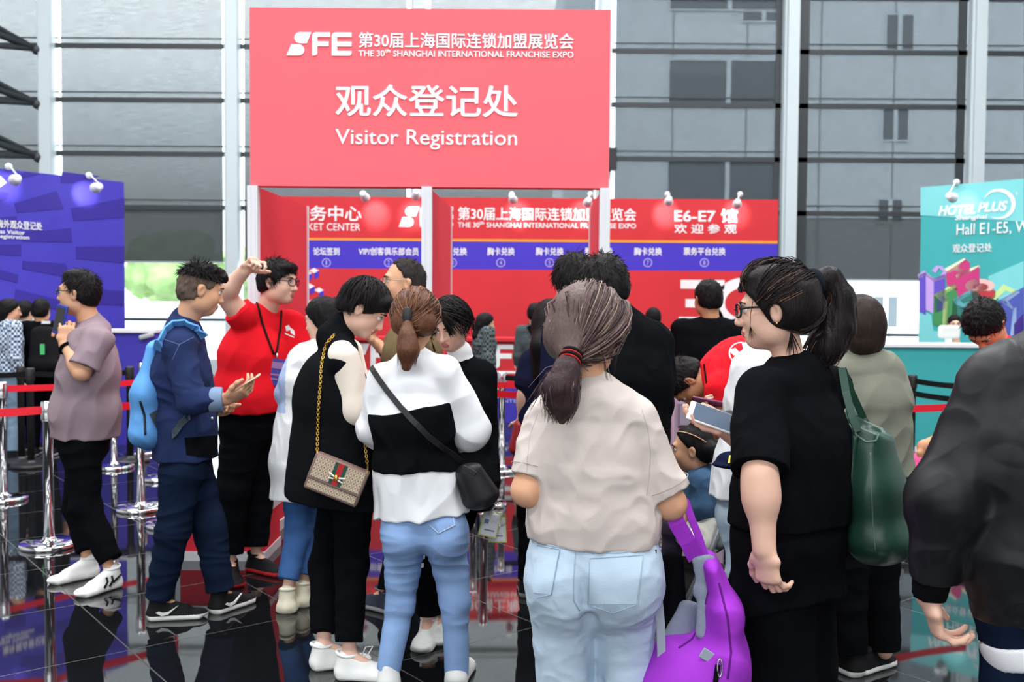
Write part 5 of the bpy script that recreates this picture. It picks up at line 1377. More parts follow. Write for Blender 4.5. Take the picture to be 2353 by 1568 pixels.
for i in range(420):
    x = rnd.uniform(-1,1); side = 1 if x > -.15 else -1
    st_ = (.0+rnd.uniform(-.008,.008), rnd.uniform(-.06,.085), .118)
    if rnd.random() < .4: end = (side*rnd.uniform(.035,.075), .095+rnd.uniform(-.02,.005), rnd.uniform(-.02,.035)); st_ = (rnd.uniform(-.008,.008), rnd.uniform(.03,.075), .115)
    else: end = (side*.090, rnd.uniform(-.09,.05), rnd.uniform(-.07,.0))
    L.append((scalp_path(p, st_, end, .0195+rnd.uniform(-.003,.003), 9), rnd.uniform(.0012,.0026), rnd.choice([0,0,1])))
for i in range(20):
    a = p.hp(.078,.055,.04); L.append(([a,p.hp(.083,.062,.0),p.hp(.082,.064,-.05),p.hp(.08+rnd.uniform(-.005,.005),.06+rnd.uniform(-.01,.01),-.115)], .0014, 0))
strands('hair_strands', p.e, L, [bh, MATS['soft_black_hair']])
p.eyes()
SUIT = p
# ---- white top, jeans and cream trainers behind the long black waistcoat
p = Person(5.0, 705, 30, 1.56, 'black-haired woman in white top and jeans, half hidden behind the long black coat', female=True)
p.put(head=(742,738,.02), neck=(738,798,.02), shL=(704,828,-.06), shR=(770,828,.1), elL=(660,905,-.02), wrL=(690,930,.22), chest=(716,880,0), waist=(705,960,0), pel=(700,1060,0))
p.foot('L',(655,1412),(690,1370)); p.foot('R',(690,1398),(716,1362))
p.J['hipL'] = p.at(680,1070,-.04); p.J['knL'] = p.at(684,1230,.0); p.J['hipR'] = p.at(715,1070,.05); p.J['knR'] = p.at(716,1230,.08)
p.look(35, 8); p.body()
ltb = cloth('pale_blue_cotton', s2l(172,192,228), .06)
def _r(P):
    a, b = p.J['shL'], p.J['elL']; return ((P[:,0] < W(668,900,5.0)[0]) & (P[:,2] < a[2]+.02) & (P[:,2] > W(668,945,5.0)[2])).astype(int)
p.top([WHITECLOTH,ltb], 'white_top', ex=.025, sleeves=(1.9,1.9), sr=[.06,.06,.05], hem=W(700,1143,5.0)[2], region=_r, mats=[WHITECLOTH,ltb], extra=[ecap(p.at(703,1000),p.at(690,1170),(.15,.13),(.155,.14),p.R,.05)])
p.legs(cloth('blue_denim', s2l(52,88,140), .25, 10, .35, 500), 'jeans', (.08,.058,.052), .0, bot=.13)
p.shoe('L', CSHOE, CSHOE, w=.052, hgt=.10); p.shoe('R', CSHOE, CSHOE, w=.052, hgt=.10)
p.hair(bh, grow=.018, low=-.10, ears=False, extra=[cap(p.hp(0,-.06,-.05),p.hp(.02,-.09,-.18),.065,.05,.04)]); p.eyes()
# ---- man in the denim jacket with the blue backpack
p = Person(4.85, 428, -76, 1.75, 'man in dark denim jacket and jeans looking at a phone, faded short black hair', w=1.0, skin=TAN())
p.put(head=(462,668,.0), neck=(420,748,.0), shR=(412,800,-.17), shL=(436,792,.17), chest=(412,860,0), waist=(422,960,0), pel=(428,1065,0), elR=(440,922,-.23), wrR=(520,918,-.20), elL=(468,915,.2), wrL=(492,935,.12),
      hipR=(416,1085,-.09), hipL=(446,1085,.09), knR=(396,1225,-.10), knL=(482,1215,.06))
p.foot('R',(342,1424),(466,1418)); p.foot('L',(488,1412),(576,1382))
p.look(14, 14)
p.body({'R':dict(d=A3(.9,.0,.35),n=A3(-.3,.5,.8),curl=(28,34,20),thumb=(.95,.35,.05)),'L':dict(n=(0,0,1))})
J = p.J; djk = cloth('indigo_denim', s2l(30,44,84), .30, 8, .3, 420)
cuffm = cloth('pale_denim_cuff', s2l(120,140,168), .12)
p.top(djk, 'denim_jacket', ex=.022, sleeves=(1.80,1.7), sr=[.074,.066,.054], hem=W(428,1052,4.85)[2], extra=[ecap(p.at(424,980),p.at(428,1080),(.17,.145),(.172,.15),p.R,.05), cap(J['neck']-p.U*.02,J['neck']+p.U*.035+p.F*.012,.074,.064,.02)],
      wr=[folds(.005,(5,5,3),seed=61), folds(.008,(6,6,9),True,62,warp=.8)])
jk = [o for o in p.e.children if o.name.startswith('denim_jacket')][0]; bpy.context.view_layer.update()
solid([cut_cap(J['elR']+(J['wrR']-J['elR'])*.66, J['elR']+(J['wrR']-J['elR'])*.90, .061, .058, .01)], p.vox, 'cuff', cuffm, p.e)
patch(jk, [(424,1006),(505,1000),(502,1056),(428,1046)], 'front_pocket', BLACKCLOTH, off=.004)
stm = cloth('blue_stitch', s2l(86,108,150), .1)
seam(jk, [(370,778),(412,792),(446,775)], .0018, 'yoke_seam', stm); seam(jk, [(412,792),(395,830)], .0018, 'sleeve_seam', stm)
bt_ = MB()
for q in ((486,962),(510,1008),(508,1050)):
    P_ = drape(jk, [q], .002)
    if P_: bt_.ball(P_[0], .008, 8)
bt_.build('metal_buttons', mat('pale_metal',(.7,.72,.75),.3,metal=.8), p.e)
p.legs(DENIMDK, 'jeans', (.095,.078,.066), .004, bot=.08, wr=[folds(.008,(4,4,12),True,63,warp=.8), folds(.004,(8,8,8),seed=64)])
SW = [(0,.0),(.25,-.16),(.55,-.10),(1.0,.32),(.55,.02),(.3,-.01),(.12,.06)]
for S in 'RL':
    p.shoe(S, BSHOE, WSOLE, L=.285, w=.05)
    b0,t0,sd0,u0 = p.sh; sgn = 1 if S == 'R' else 1
    o0 = b0+t0*.045+sd0*(.0495 if np.dot(sd0,A3(0,-1,0)) > 0 else -.0495)+u0*.045; ux_ = t0 if True else -t0
    s_ = MB(); pts = [o0+t0*x*.105+u0*z*.10 for x,z in SW]; nv = sd0 if np.dot(sd0,A3(0,-1,0)) > 0 else -sd0
    s_._new([q+nv*.004 for q in pts]+[q-nv*.004 for q in pts], [tuple(range(7)),tuple(range(13,6,-1))]+[(k,(k+1)%7,7+(k+1)%7,7+k) for k in range(7)])
    s_.build('swoosh_mark', WSOLE, p.e)
fade = hairmat('shaved_hair', (88,74,64), .7)
p.hair(BLACKHAIR(), grow=.006, front=(.076,.070), low=-.062, mats=[BLACKHAIR(),fade], region=lambda P: ((((P-p.J['head'])@p.H)[:,2]/p.hs < .052) & (((P-p.J['head'])@p.H)[:,1]/p.hs < .05)).astype(int),
       extra=[ell(p.hp(0,.005,.100),(.070,.088,.036),p.H,.015), ell(p.hp(0,.075,.085),(.055,.035,.028),p.H,.02), Pr(*_plane(p.hp(0,.10,.045), p.H@nrm_((0,.6,-.8))), 'int', .005)], wr=[folds(.012,(60,60,25),seed=5,R=p.H), folds(.006,(90,90,40),seed=8,R=p.H)])
p.fuzz(FZ(), 1100, .030, .9, .010, (.080,.078), .050, r=.0014, seed=3); p.fuzz([fade,BLACKHAIR()], 500, .010, .5, .004, (.076,.070), -.055, r=.0010, seed=4)
p.eyes(); DEN = p
# ---- man in the red T-shirt pointing
p = Person(5.65, 590, -120, 1.80, 'stout man in red T-shirt and lanyard with glasses, right arm raised to point', w=1.25)
p.put(head=(640,650,-.02), neck=(606,722,.04), shR=(552,722,-.15), elR=(514,676,-.22), wrR=(560,624,-.28), shL=(668,745,.14), elL=(694,850,.12), wrL=(672,935,.02), chest=(590,800,0), waist=(580,900,0), pel=(582,975,0),
      hipR=(556,990,-.08), hipL=(600,990,.08), knR=(535,1130,-.14), knL=(594,1130,.05))
p.foot('R',(528,1325),(552,1376)); p.foot('L',(574,1310),(652,1326))
p.look(14, 4)
p.sec = [(0,.195,.15),(.14,.205,.175),(.31,.20,.16),(.46,.175,.10)]
p.ar = [.064,.052,.036]; p.body({'R':dict(d=A3(.62,-.15,.60),n=A3(.6,-.5,-.6),curl=(88,92,60),idx={0:(50,60,40)},thumb=(.6,.6,.4))})
redt = cloth('red_cotton', s2l(222,18,34), .06, 8, .15); J = p.J
p.top(redt, 't_shirt', ex=.016, sleeves=(.85,.22), sr=[.086,.084,.05], hem=W(580,944,5.65)[2], extra=[ecap(p.at(580,900),p.at(580,970),(.215,.185),(.21,.18),p.R,.05)], wr=[folds(.007,(4,4,4),seed=71), folds(.007,(7,7,6),True,72,warp=.8)])
ts = [o for o in p.e.children if o.name.startswith('t_shirt')][0]; bpy.context.view_layer.update()
decal_w = cloth('white_shirt_print', (.8,.8,.8), .02)
patch(ts, [(655,750),(664,747),(668,758),(658,762)], 'chest_logo', decal_w, nx=4, ny=4); patch(ts, [(666,752),(676,760),(678,772),(668,766)], 'chest_logo', decal_w, nx=4, ny=4); patch(ts, [(654,765),(676,774),(676,777),(654,768)], 'chest_logo', decal_w, nx=4, ny=2)
p.legs(BLACKPANTS, 'trousers', (.120,.088,.068), .0, bot=.11)
p.shoe('R', BSHOE, REDSOLE, L=.29, w=.052); p.shoe('L', BSHOE, REDSOLE, L=.29, w=.052)
p.hair(BLACKHAIR(), grow=.014, front=(.082,.062), low=-.055, extra=[ell(p.hp(0,.06,.085),(.066,.042,.032),p.H,.02)], wr=[folds(.007,(60,60,22),seed=5,R=p.H)])
p.fuzz(FZ(), 1300, .030, .45, .015, (.086,.058), -.05, r=.0015, seed=5)
p.eyes(); p.glasses(mat('black_frame', (.01,.01,.011), .25), .025, .019, thick=.0026, rect=.8); RED_MAN = p
# lanyard with its blue badge
e = empty('lanyard_badge', p.at(632,850,-.25)); tag(e, 'blue badge on a black lanyard hanging on the chest of the pointing man', 'badge')
lp = drape(ts, dens([(588,692),(598,730),(612,775),(628,815)],6), .006); rp = drape(ts, dens([(646,716),(642,760),(636,800),(632,815)],6), .006)
b_ = MB()
for q in (lp,rp):
    if len(q) > 1: b_.tube(q, .006, 6)
cl_ = drape(ts, [(633,822)], .012); cb_ = drape(ts, [(634,850)], .014)
b_.build('strap', cloth('black_webbing',(.02,.014,.012)), e)
zc = cb_[0] if cb_ else p.at(634,850,-.3)
sx_ = .040
M_b = Matrix.Translation(Vector(tuple(zc))) @ Matrix.Rotation(.12,4,'Y')
MB().box((-sx_,-.016,-.085),(sx_,-.008,.062), M_b).build('badge_card', mat('badge_blue', s2l(64,60,150), .4), e)
MB().box((-sx_+.008,-.018,.01),(sx_-.008,-.016,.045), M_b).box((-sx_+.008,-.018,-.03),(sx_-.02,-.016,-.02), M_b).box((-sx_+.008,-.018,-.055),(sx_-.03,-.016,-.045), M_b).build('badge_print', mat('badge_lilac', s2l(150,110,160), .5), e)
MB().tube([zc+A3(0,-.012,.06),zc+A3(0,-.010,.095)], .006, 8).build('hook', mat('steel_hook',(.6,.6,.62),.3,metal=1.), e)
# ---- older man with glasses behind the women
p = Person(5.15, 945, 98, 1.78, 'older man with thin glasses and receding short hair facing left', w=1.05, skin=TAN())
p.put(head=(926,652,.0), neck=(955,735,.02), wrL=(880,800,-.06), wrR=(875,800,.1)); p.ik('L'); p.ik('R')
p.foot('L',(905,1410),(850,1396)); p.look(4, -2); p.body({'L':dict(n=(0,0,1),curl=(50,50,40)),'R':dict(n=(0,0,1),curl=(50,50,40))})
p.top(cloth('olive_brown_cloth', s2l(116,98,70), .15), 'jacket', ex=.02, sleeves=(1.85,1.85), sr=[.07,.06,.048], hem=.86)
p.legs(BLACKPANTS, 'trousers'); p.shoe('L', mat('navy_shoe',(.02,.025,.05),.6), GREYSOLE); p.shoe('R', MATS['navy_shoe'], GREYSOLE)
p.hair(hairmat('greying_hair', (44,40,38), .6), grow=.007, front=(.042,.088), low=-.055, fn=(.80,-.55)); p.fuzz([MATS['greying_hair'],BLACKHAIR()], 800, .018, .5, .008, (.042,.088), -.05, (.80,-.55), r=.0012, seed=12); p.eyes(); p.glasses(mat('silver_frame', (.4,.38,.3), .3, metal=.8), .024, .013, thick=.0018)
OLD = p
# ---- lavender shirt man at the left
p = Person(5.47, 200, 88, 1.74, 'man in greyish purple short-sleeved shirt and glasses, holding a blue phone to his mouth', w=1.02, skin=TAN())
p.put(head=(180,676,.0), neck=(214,748,.02), shL=(226,785,-.17), shR=(214,782,.17), chest=(205,860,0), waist=(196,950,0), pel=(192,1020,0), elL=(188,858,-.24), wrL=(150,792,-.13), elR=(160,860,.18), wrR=(156,800,.08),
      hipL=(190,1025,-.09), hipR=(196,1025,.09), knL=(196,1165,-.12), knR=(180,1165,.10))
p.foot('L',(272,1346),(190,1372)); p.foot('R',(222,1322),(166,1334))
p.look(0, -2); p.sec = [(0,.165,.13),(.15,.165,.145),(.34,.165,.125),(.46,.16,.085)]
p.body({'L':dict(d=A3(.05,.1,1),n=A3(-.4,.9,0),curl=(40,60,40),thumb=(.6,.6,.3)),'R':dict(d=A3(-.1,-.2,1),n=A3(-.5,-.8,0),curl=(50,60,40))})
lav = cloth('mauve_grey_cotton', s2l(142,124,132), .10, 10, .2); J = p.J
p.top(lav, 'shirt', ex=.02, sleeves=(.80,.8), sr=[.078,.078,.05], hem=W(195,1003,5.47)[2], extra=[ecap(p.at(198,950),p.at(193,1040),(.17,.16),(.175,.17),p.R,.05), cap(J['neck']-p.U*.03,J['neck']+p.U*.02+p.F*.01,.080,.066,.015)],
      wr=[folds(.006,(5,5,4),seed=81), folds(.013,(6,6,4.5),True,82,warp=1.0)])
p.legs(BLACKPANTS, 'trousers', (.095,.080,.060), .0, bot=.12, wr=[folds(.007,(4,4,9),True,83,warp=.8)])
for S in 'LR':
    p.shoe(S, WSHOE, WSOLE, L=.285, w=.052, hgt=.095)
    b0,t0,sd0,u0 = p.sh
    if S == 'L':
        sg = 1 if sd0@A3(0,-1,0)+sd0@A3(1,0,0)*.3 > 0 else -1
        st_ = MB()
        for a_ in (.10,.135):
            st_.tube([b0+t0*(a_+.01)+sd0*sg*.053+u0*.030, b0+t0*(a_-.015)+sd0*sg*.050+u0*.055, b0+t0*(a_-.02)+sd0*sg*.035+u0*.075], .0055, 6)
        st_.tube([b0+t0*.03+sd0*sg*.046+u0*.07, b0+t0*.085+sd0*sg*.052+u0*.045], .006, 6)
        st_.build('shoe_stripes', BSHOE, p.e)
p.hair(BLACKHAIR(), grow=.010, front=(.070,.082), low=-.060, wr=[folds(.006,(60,60,22),seed=5,R=p.H)], extra=[ell(p.hp(0,.01,.10),(.066,.075,.035),p.H,.02)])
p.fuzz(FZ(), 1300, .024, .5, .012, (.074,.080), -.055, r=.0014, seed=6)
p.eyes(); p.glasses(mat('dark_grey_frame', (.03,.035,.045), .3), .025, .015, thick=.0026)
wb_ = MB(); ax_ = nrm_(J['wrL']-J['elL']); Bz = _basis(ax_); c = J['wrL']-ax_*.03
wb_.tube([c+Bz[:,0]*.036*math.cos(t)+Bz[:,1]*.036*math.sin(t) for t in np.linspace(0,2*math.pi,25)], .010, 8, cap=False); wb_.build('wristband', BLACKCLOTH, p.e)
LAV = p
ph = empty('phone', p.at(140,735,-.10)); tag(ph, 'blue phone held upright before the mouth of the man in the purple shirt', 'phone')
Mp = Matrix.Translation(Vector(tuple(p.at(139,733,-.10)))) @ Matrix.Rotation(math.radians(12),4,'Y') @ Matrix.Rotation(math.radians(62),4,'Z')
MB().box((-.006,-.040,-.085),(.006,.040,.075), Mp, bevel=.004).build('case', mat('blue_phone_case', s2l(28,52,160), .35), ph)
MB().box((-.0075,-.034,-.07),(-.006,.034,.062), Mp).build('screen', mat('dark_screen',(.02,.02,.025),.2), ph)
# ---- tall man in the black polo shirt, behind the beige T-shirt
p = Person(3.7, 1412, 6, 1.72, 'tall man in black collared shirt with short black hair, behind the woman in beige', w=1.12, skin=TAN())
p.put(head=(1386,668,.0), neck=(1424,745,.0), shL=(1338,795,0), shR=(1484,790,0), elR=(1500,925,.03), wrR=(1470,930,.25), elL=(1316,925,.03), wrL=(1350,930,.25), pel=(1412,1090,0), waist=(1412,990,0), chest=(1414,870,0))
p.look(10, 22); p.body(); J = p.J
p.top(BLACKCLOTH, 'polo_shirt', ex=.03, sleeves=(1.5,1.5), sr=[.080,.076,.06], hem=.80, extra=[cap(J['neck']-p.U*.03,J['neck']+p.U*.02,.078,.068,.015)])
p.legs(BLACKPANTS, 'trousers'); p.shoe('L', BSHOE, GREYSOLE); p.shoe('R', BSHOE, GREYSOLE)
p.hair(BLACKHAIR(), grow=.012, **dict(front=(.078,.072), low=-.058)); p.fuzz(FZ(), 1400, .024, .5, .014, (.078,.072), -.055, r=.0012, seed=7); p.eyes()
# ---- black-haired head behind him
p = Person(4.6, 1362, 10, 1.74, 'person in dark top with thick black hair, left of the tall man in black')
p.put(head=(1318,652,0),neck=(1345,735,0)); p.look(0,10); p.body(); p.top(cloth('navy_cloth', s2l(26,28,52), .15), 'shirt', ex=.02, sleeves=(1.9,1.9), hem=.82); p.legs(BLACKPANTS); p.shoe('L',BSHOE,GREYSOLE); p.shoe('R',BSHOE,GREYSOLE)
p.hair(BLACKHAIR(), grow=.020, low=-.07); p.fuzz(FZ(), 1000, .035, .35, .022, (.078,.072), -.065, r=.0014, seed=8); p.eyes()
# ---- woman in navy with long black hair
p = Person(5.2, 1252, -8, 1.58, 'woman in navy T-shirt with long black hair, left of the woman in beige', female=True)
p.put(head=(1266,742,0), neck=(1262,806,0), shL=(1222,836,0), elL=(1208,905,-.02), wrL=(1200,965,.02)); p.look(-15,8); p.body()
p.top(MATS['navy_cloth'], 't_shirt', ex=.014, sleeves=(.75,.75), sr=[.058,.056,.04], hem=.84); p.legs(BLACKPANTS); p.shoe('L',BSHOE,GREYSOLE); p.shoe('R',BSHOE,GREYSOLE)
p.hair(BLACKHAIR(), grow=.018, low=-.10, ears=False, extra=[cap(p.hp(0,-.06,-.03),p.at(1248,800,-.13),.075,.06,.04), cap(p.at(1248,800,-.13),p.at(1243,862,-.13),.06,.045,.04)], wr=[folds(.006,(30,30,6),seed=5)]); p.eyes()
NAVY = p
rb = empty('handbag', p.at(1198,990,.02)); tag(rb, 'dark red bag hanging from the hand of the woman in navy', 'handbag')
solid([ecap(p.at(1194,975,.03),p.at(1186,1030,.03),(.03,.08),(.04,.10),(1,0,0),.02)], .007, 'body', mat('dark_red_leather', s2l(140,22,30), .5, noise=.1), rb)
MB().tube([p.at(1196,978,-.03),p.at(1203,955,-.02),p.at(1203,955,.06),p.at(1196,978,.08)], .008, 8).build('handle', MATS['dark_red_leather'], rb)
# ---- man in the black T-shirt farther back
p = Person(6.5, 1630, 6, 1.70, 'man in black T-shirt seen from behind before the big white number 30', w=1.12, skin=BROWN())
p.put(head=(1626,688,0), elL=(1568,840,-.02), wrL=(1572,880,.2)); p.look(8,0); p.body()
p.top(BLACKCLOTH, 't_shirt', ex=.02, sleeves=(.8,.8), sr=[.072,.074,.05], hem=.86); p.legs(BLACKPANTS); p.shoe('L',BSHOE,GREYSOLE); p.shoe('R',BSHOE,GREYSOLE)
p.hair(BLACKHAIR(), grow=.010, low=-.055); p.fuzz(FZ(), 700, .02, .5, .011, (.078,.072), -.05, r=.0014, seed=9); p.eyes()
# ---- bending man in red
p = Person(4.95, 1740, 86, 1.72, 'person in red T-shirt with a round white print bending far forward', w=1.0, lean=75, skin=BROWN())
p.put(pel=(1812,900,0), waist=(1760,862,0), chest=(1705,850,0), neck=(1632,858,0), shL=(1655,892,-.17), shR=(1655,872,.17), elL=(1648,965,-.17), wrL=(1622,1030,-.08), elR=(1640,960,.17), wrR=(1615,1030,.1), head=(1578,878,0))
p.look(0, 86); p.body({'L':dict(n=(-1,0,.3)),'R':dict(n=(-1,0,.3))})
p.top(redt, 't_shirt', ex=.020, sleeves=(.6,.6), sr=[.072,.074,.05], extra=[ecap(p.at(1700,845),p.at(1760,850),(.19,.15),(.19,.15),p.R,.05)])
tsb = [o for o in p.e.children if o.name.startswith('t_shirt')][0]; bpy.context.view_layer.update()
seam(tsb, [(1702+26*math.cos(t),812+24*math.sin(t)) for t in np.linspace(.4,5.9,20)], .004, 'round_print', decal_w, n=3)
for P in ([(1676,806),(1690,800),(1700,812),(1686,818)],[(1694,812),(1712,806),(1716,824),(1700,834)],[(1705,790),(1722,786),(1724,800),(1708,804)]): patch(tsb, P, 'white_print', decal_w, nx=6, ny=6)
seam(tsb, [(1618,838),(1624,880)], .006, 'lanyard', BLACKCLOTH)
p.legs(BLACKPANTS); p.shoe('L',BSHOE,GREYSOLE); p.shoe('R',BSHOE,GREYSOLE)
p.hair(BLACKHAIR(), grow=.014, front=(.08,.066), low=-.045, wr=[folds(.006,(60,60,22),seed=5,R=p.H)]); p.fuzz(FZ(), 900, .024, .5, .015, (.08,.066), -.04, r=.0014, seed=10); p.eyes()
# ---- person in white holding the purple phone, mostly behind the woman in black
p = Person(3.55, 1745, 62, 1.50, 'person in white top and pale jeans mostly hidden behind the woman in black', female=True, w=1.05)
p.put(neck=(1756,800,.0), shL=(1722,850,-.08), shR=(1790,850,.1), head=(1762,735,.05), elL=(1712,960,-.1), wrL=(1672,948,.08), pel=(1716,1180,.0), waist=(1730,1080,0), chest=(1744,930,0)); p.look(0,18)
p.body({'L':dict(d=A3(-.9,.2,.1),n=(0,-.2,1),curl=(50,60,40))})
p.top(WHITECLOTH, 'white_top', ex=.018, sleeves=(.9,.9), sr=[.062,.066,.05], hem=W(1700,1135,3.55)[2], extra=[ecap(p.at(1730,1060),p.at(1722,1150),(.16,.13),(.17,.14),p.R,.05)])
p.legs(DENIMLT, 'jeans', (.092,.074,.066)); p.shoe('L',WSHOE,WSOLE); p.shoe('R',WSHOE,WSOLE); p.hair(BLACKHAIR(), grow=.014); p.eyes()
WHT = p
# ---- woman in the olive linen jacket
p = Person(4.16, 1998, 18, 1.57, 'woman in olive grey linen jacket with a dark bob seen from behind', female=True, w=1.12)
p.put(head=(1970,748,.0), neck=(1988,812,0), shL=(1932,860,-.02), shR=(2036,858,0), elR=(2056,975,0), wrR=(2062,1075,.02), elL=(1920,980,0)); p.look(15,10); p.body(); J = p.J
olv = cloth('olive_grey_linen', s2l(124,126,112), .16, 14, .35, 300)
p.top(olv, 'linen_jacket', ex=.024, sleeves=(1.6,1.6), sr=[.068,.064,.056], hem=W(2000,1090,4.16)[2], extra=[cap(J['neck']-p.U*.03,J['neck']+p.U*.02,.076,.066,.015), ecap(p.at(2000,1000),p.at(2000,1110),(.175,.13),(.18,.135),p.R,.05)], wr=[folds(.007,(6,6,4),seed=91), folds(.008,(7,7,7),True,92,warp=.9)])
p.legs(BLACKPANTS, 'trousers', (.098,.078,.066)); 
p.foot('R',(1965,1550),(2010,1535)); p.shoe('R',BSHOE,WSOLE); p.shoe('L',BSHOE,WSOLE)
bobh = hairmat('dark_bob_hair', (44,34,30), .4)
p.hair(bobh, grow=.022, low=-.10, ears=False, extra=[ecap(p.hp(0,-.035,.0),p.hp(0,-.035,-.075),(.092,.075),(.088,.070),p.H[:,0],.03)], wr=[folds(.006,(34,34,6),seed=5)]); p.eyes()
# ---- man in red with bowed head by the turquoise counter
p = Person(4.7, 2372, 120, 1.66, 'man in red shirt with bowed head, behind the man in the bomber jacket', w=1.0, lean=14, skin=BROWN())
p.put(head=(2262,748,0), neck=(2306,812,.05), shL=(2300,850,-.15), shR=(2330,850,.15), wrL=(2122,1028,-.10)); p.ik('L', hint=A3(.2,.2,-1)); TRED = p; p.look(14, 66); p.body({'L':dict(d=A3(-.2,-.1,-1),n=A3(.6,-.6,0),curl=(50,60,40))}); p.top(redt, 'polo_shirt', ex=.018, sleeves=(.8,.8), sr=[.07,.072,.05], hem=.86, extra=[cap(p.J['neck']-p.U*.02,p.J['neck']+p.U*.03,.074,.064,.015)])
p.legs(BLACKPANTS); p.shoe('L',BSHOE,GREYSOLE); p.shoe('R',BSHOE,GREYSOLE); p.hair(BLACKHAIR(), grow=.014, front=(.08,.06), low=-.05); p.fuzz(FZ(), 800, .026, .4, .016, (.08,.06), -.045, r=.0014, seed=11); p.eyes()
# ================================================================ STANCHIONS, BAGS, PHONES, STROLLER
CHROME = mat('polished_chrome', (.82,.83,.84), .08, metal=1.0); BLACKP = mat('black_painted_steel', (.012,.012,.013), .45)
REDBELT = mat('red_belt_webbing', s2l(236,14,44), .6, noise=.05, nscale=60); BLACKBELT = cloth('black_belt_webbing', (.012,.012,.013))
def stanchion(x, y, label, m=CHROME, group='chrome queue posts', belts=(), h=.91):
    e = empty('stanchion', (x,y,0)); tag(e, label, 'queue post', group)
    T_ = Matrix.Translation((x,y,0))
    MB().lathe([(.172,0),(.175,.004),(.175,.024),(.168,.030),(.10,.037),(.045,.043),(.036,.06),(.034,.062)], 40, T_).build('base', m, e)
    MB().lathe([(.031,.055),(.031,h-.13),(.035,h-.125),(.035,h-.10)], 24, T_).build('pole', m, e)
    MB().lathe([(.0385,h-.115),(.040,h-.11),(.040,h-.012),(.036,h),(.02,h+.002)], 24, T_).build('belt_head', m, e)
    for (x2,y2,col,z) in belts:
        a, b_ = Vector((x,y,0)), Vector((x2,y2,0)); d = (b_-a).normalized(); n = Vector((-d.y,d.x,0))
        a = a+d*.04; L = (b_-a).length; ns = 8; pts = []
        bb = MB()
        for i in range(ns):
            s0, s1 = i/ns, (i+1)/ns; sag = lambda s: -.012*4*s*(1-s)
            p0, p1 = a+d*(L*s0)+Vector((0,0,z+sag(s0))), a+d*(L*s1)+Vector((0,0,z+sag(s1))); hh = Vector((0,0,.0245)); nn = n*.0012
            bb._new([p0-hh-nn,p1-hh-nn,p1+hh-nn,p0+hh-nn,p0-hh+nn,p1-hh+nn,p1+hh+nn,p0+hh+nn], [(0,1,2,3),(4,5,6,7),(3,2,6,7),(0,1,5,4)])
        bb.build('belt', col, e)
    return e
gp = lambda px,d: (W(px,1100,d)[0], d)
zb = .855
p1 = tuple(G(113,1256)[:2]); p2 = tuple(G(323,1172)[:2]); p3 = tuple(G(8,1150)[:2]); p10 = gp(395,6.75); p11 = gp(372,8.5)
stanchion(*p1, 'chrome queue post with domed base just left of the man in the purple shirt', belts=[(*gp(-140,6.0),REDBELT,zb),(*p10,REDBELT,zb)])
stanchion(*p10, 'chrome queue post hidden behind the man with the blue backpack', belts=[])
stanchion(*p2, 'chrome queue post standing just left of the legs of the man with the backpack', belts=[])
stanchion(*p3, 'chrome queue post cut by the left edge of the picture', belts=[(*p11,REDBELT,zb),(*gp(-160,8.0),REDBELT,zb)])
stanchion(*p11, 'chrome queue post deep behind the man with the blue backpack')
for px, py, lb in ((262,1076,'chrome queue post with its round base behind the black trousers of the man in purple'),(328,1043,'chrome queue post whose round base shows below the blue backpack'),(50,1064,'chrome queue post behind the leftmost chrome post, below the plaid shirt')):
    stanchion(*G(px,py)[:2], lb, CHROME if px != 50 else BLACKP)
stanchion(*gp(72,9.1), 'black queue post at the back left beside the woman in the plaid shirt', BLACKP, 'black queue posts', [(*gp(250,9.3),BLACKBELT,zb),(*gp(-60,9.0),BLACKBELT,zb)])
stanchion(*gp(300,9.4), 'black queue post before the violet counter behind the blue backpack', BLACKP, 'black queue posts', [(*gp(250,9.3),BLACKBELT,zb)])
stanchion(*gp(1152,9.04), 'chrome queue post in the gap between the suit and the beige T-shirt', belts=[(*gp(1330,9.04),BLACKBELT,zb)])
stanchion(*gp(1088,8.35), 'chrome queue post hidden behind the woman in the black suit', belts=[(*gp(1330,8.35),REDBELT,zb)])
stanchion(*gp(1330,8.35), 'chrome queue post at the back hidden behind the woman in beige')
stanchion(*gp(1112,7.5), 'nearer chrome queue post hidden behind the woman in the suit', belts=[(*gp(1300,7.5),REDBELT,zb)])
stanchion(*gp(1462,6.1), 'chrome queue post behind the tall man in black', belts=[(*gp(1585,6.3),REDBELT,zb)])
stanchion(*gp(2092,9.0), 'black queue post in front of the turquoise counter', BLACKP, 'black queue posts', [(*gp(2240,8.4),BLACKBELT,zb),(*gp(2240,8.4),BLACKBELT,.74),(*gp(2000,9.3),BLACKBELT,zb)])
stanchion(*gp(2030,6.6), 'chrome queue post hidden behind the olive linen jacket', belts=[(*gp(2230,6.9),REDBELT,zb)])
# ---- the chain bag with the diamond print
mbag = bpy.data.materials.new('monogram_canvas'); t, b = _nodes(mbag); b.inputs['Roughness'].default_value = .6
tc = t.nodes.new('ShaderNodeTexCoord'); mp = t.nodes.new('ShaderNodeMapping'); mp.inputs['Rotation'].default_value = (0,math.radians(-22),0)
t.links.new(tc.outputs['Object'], mp.inputs[0]); sp = t.nodes.new('ShaderNodeSeparateXYZ'); t.links.new(mp.outputs[0], sp.inputs[0])
def mth(op, a, b_=None):
    n = t.nodes.new('ShaderNodeMath'); n.operation = op
    for i, v in enumerate((a,b_)):
        if v is None: continue
        if isinstance(v,(int,float)): n.inputs[i].default_value = v
        else: t.links.new(v, n.inputs[i])
    return n.outputs[0]
K = 42.0
u = mth('MULTIPLY', mth('ADD', sp.outputs['X'], mth('MULTIPLY', sp.outputs['Z'], .75)), K); v = mth('MULTIPLY', mth('SUBTRACT', sp.outputs['X'], mth('MULTIPLY', sp.outputs['Z'], .75)), K)
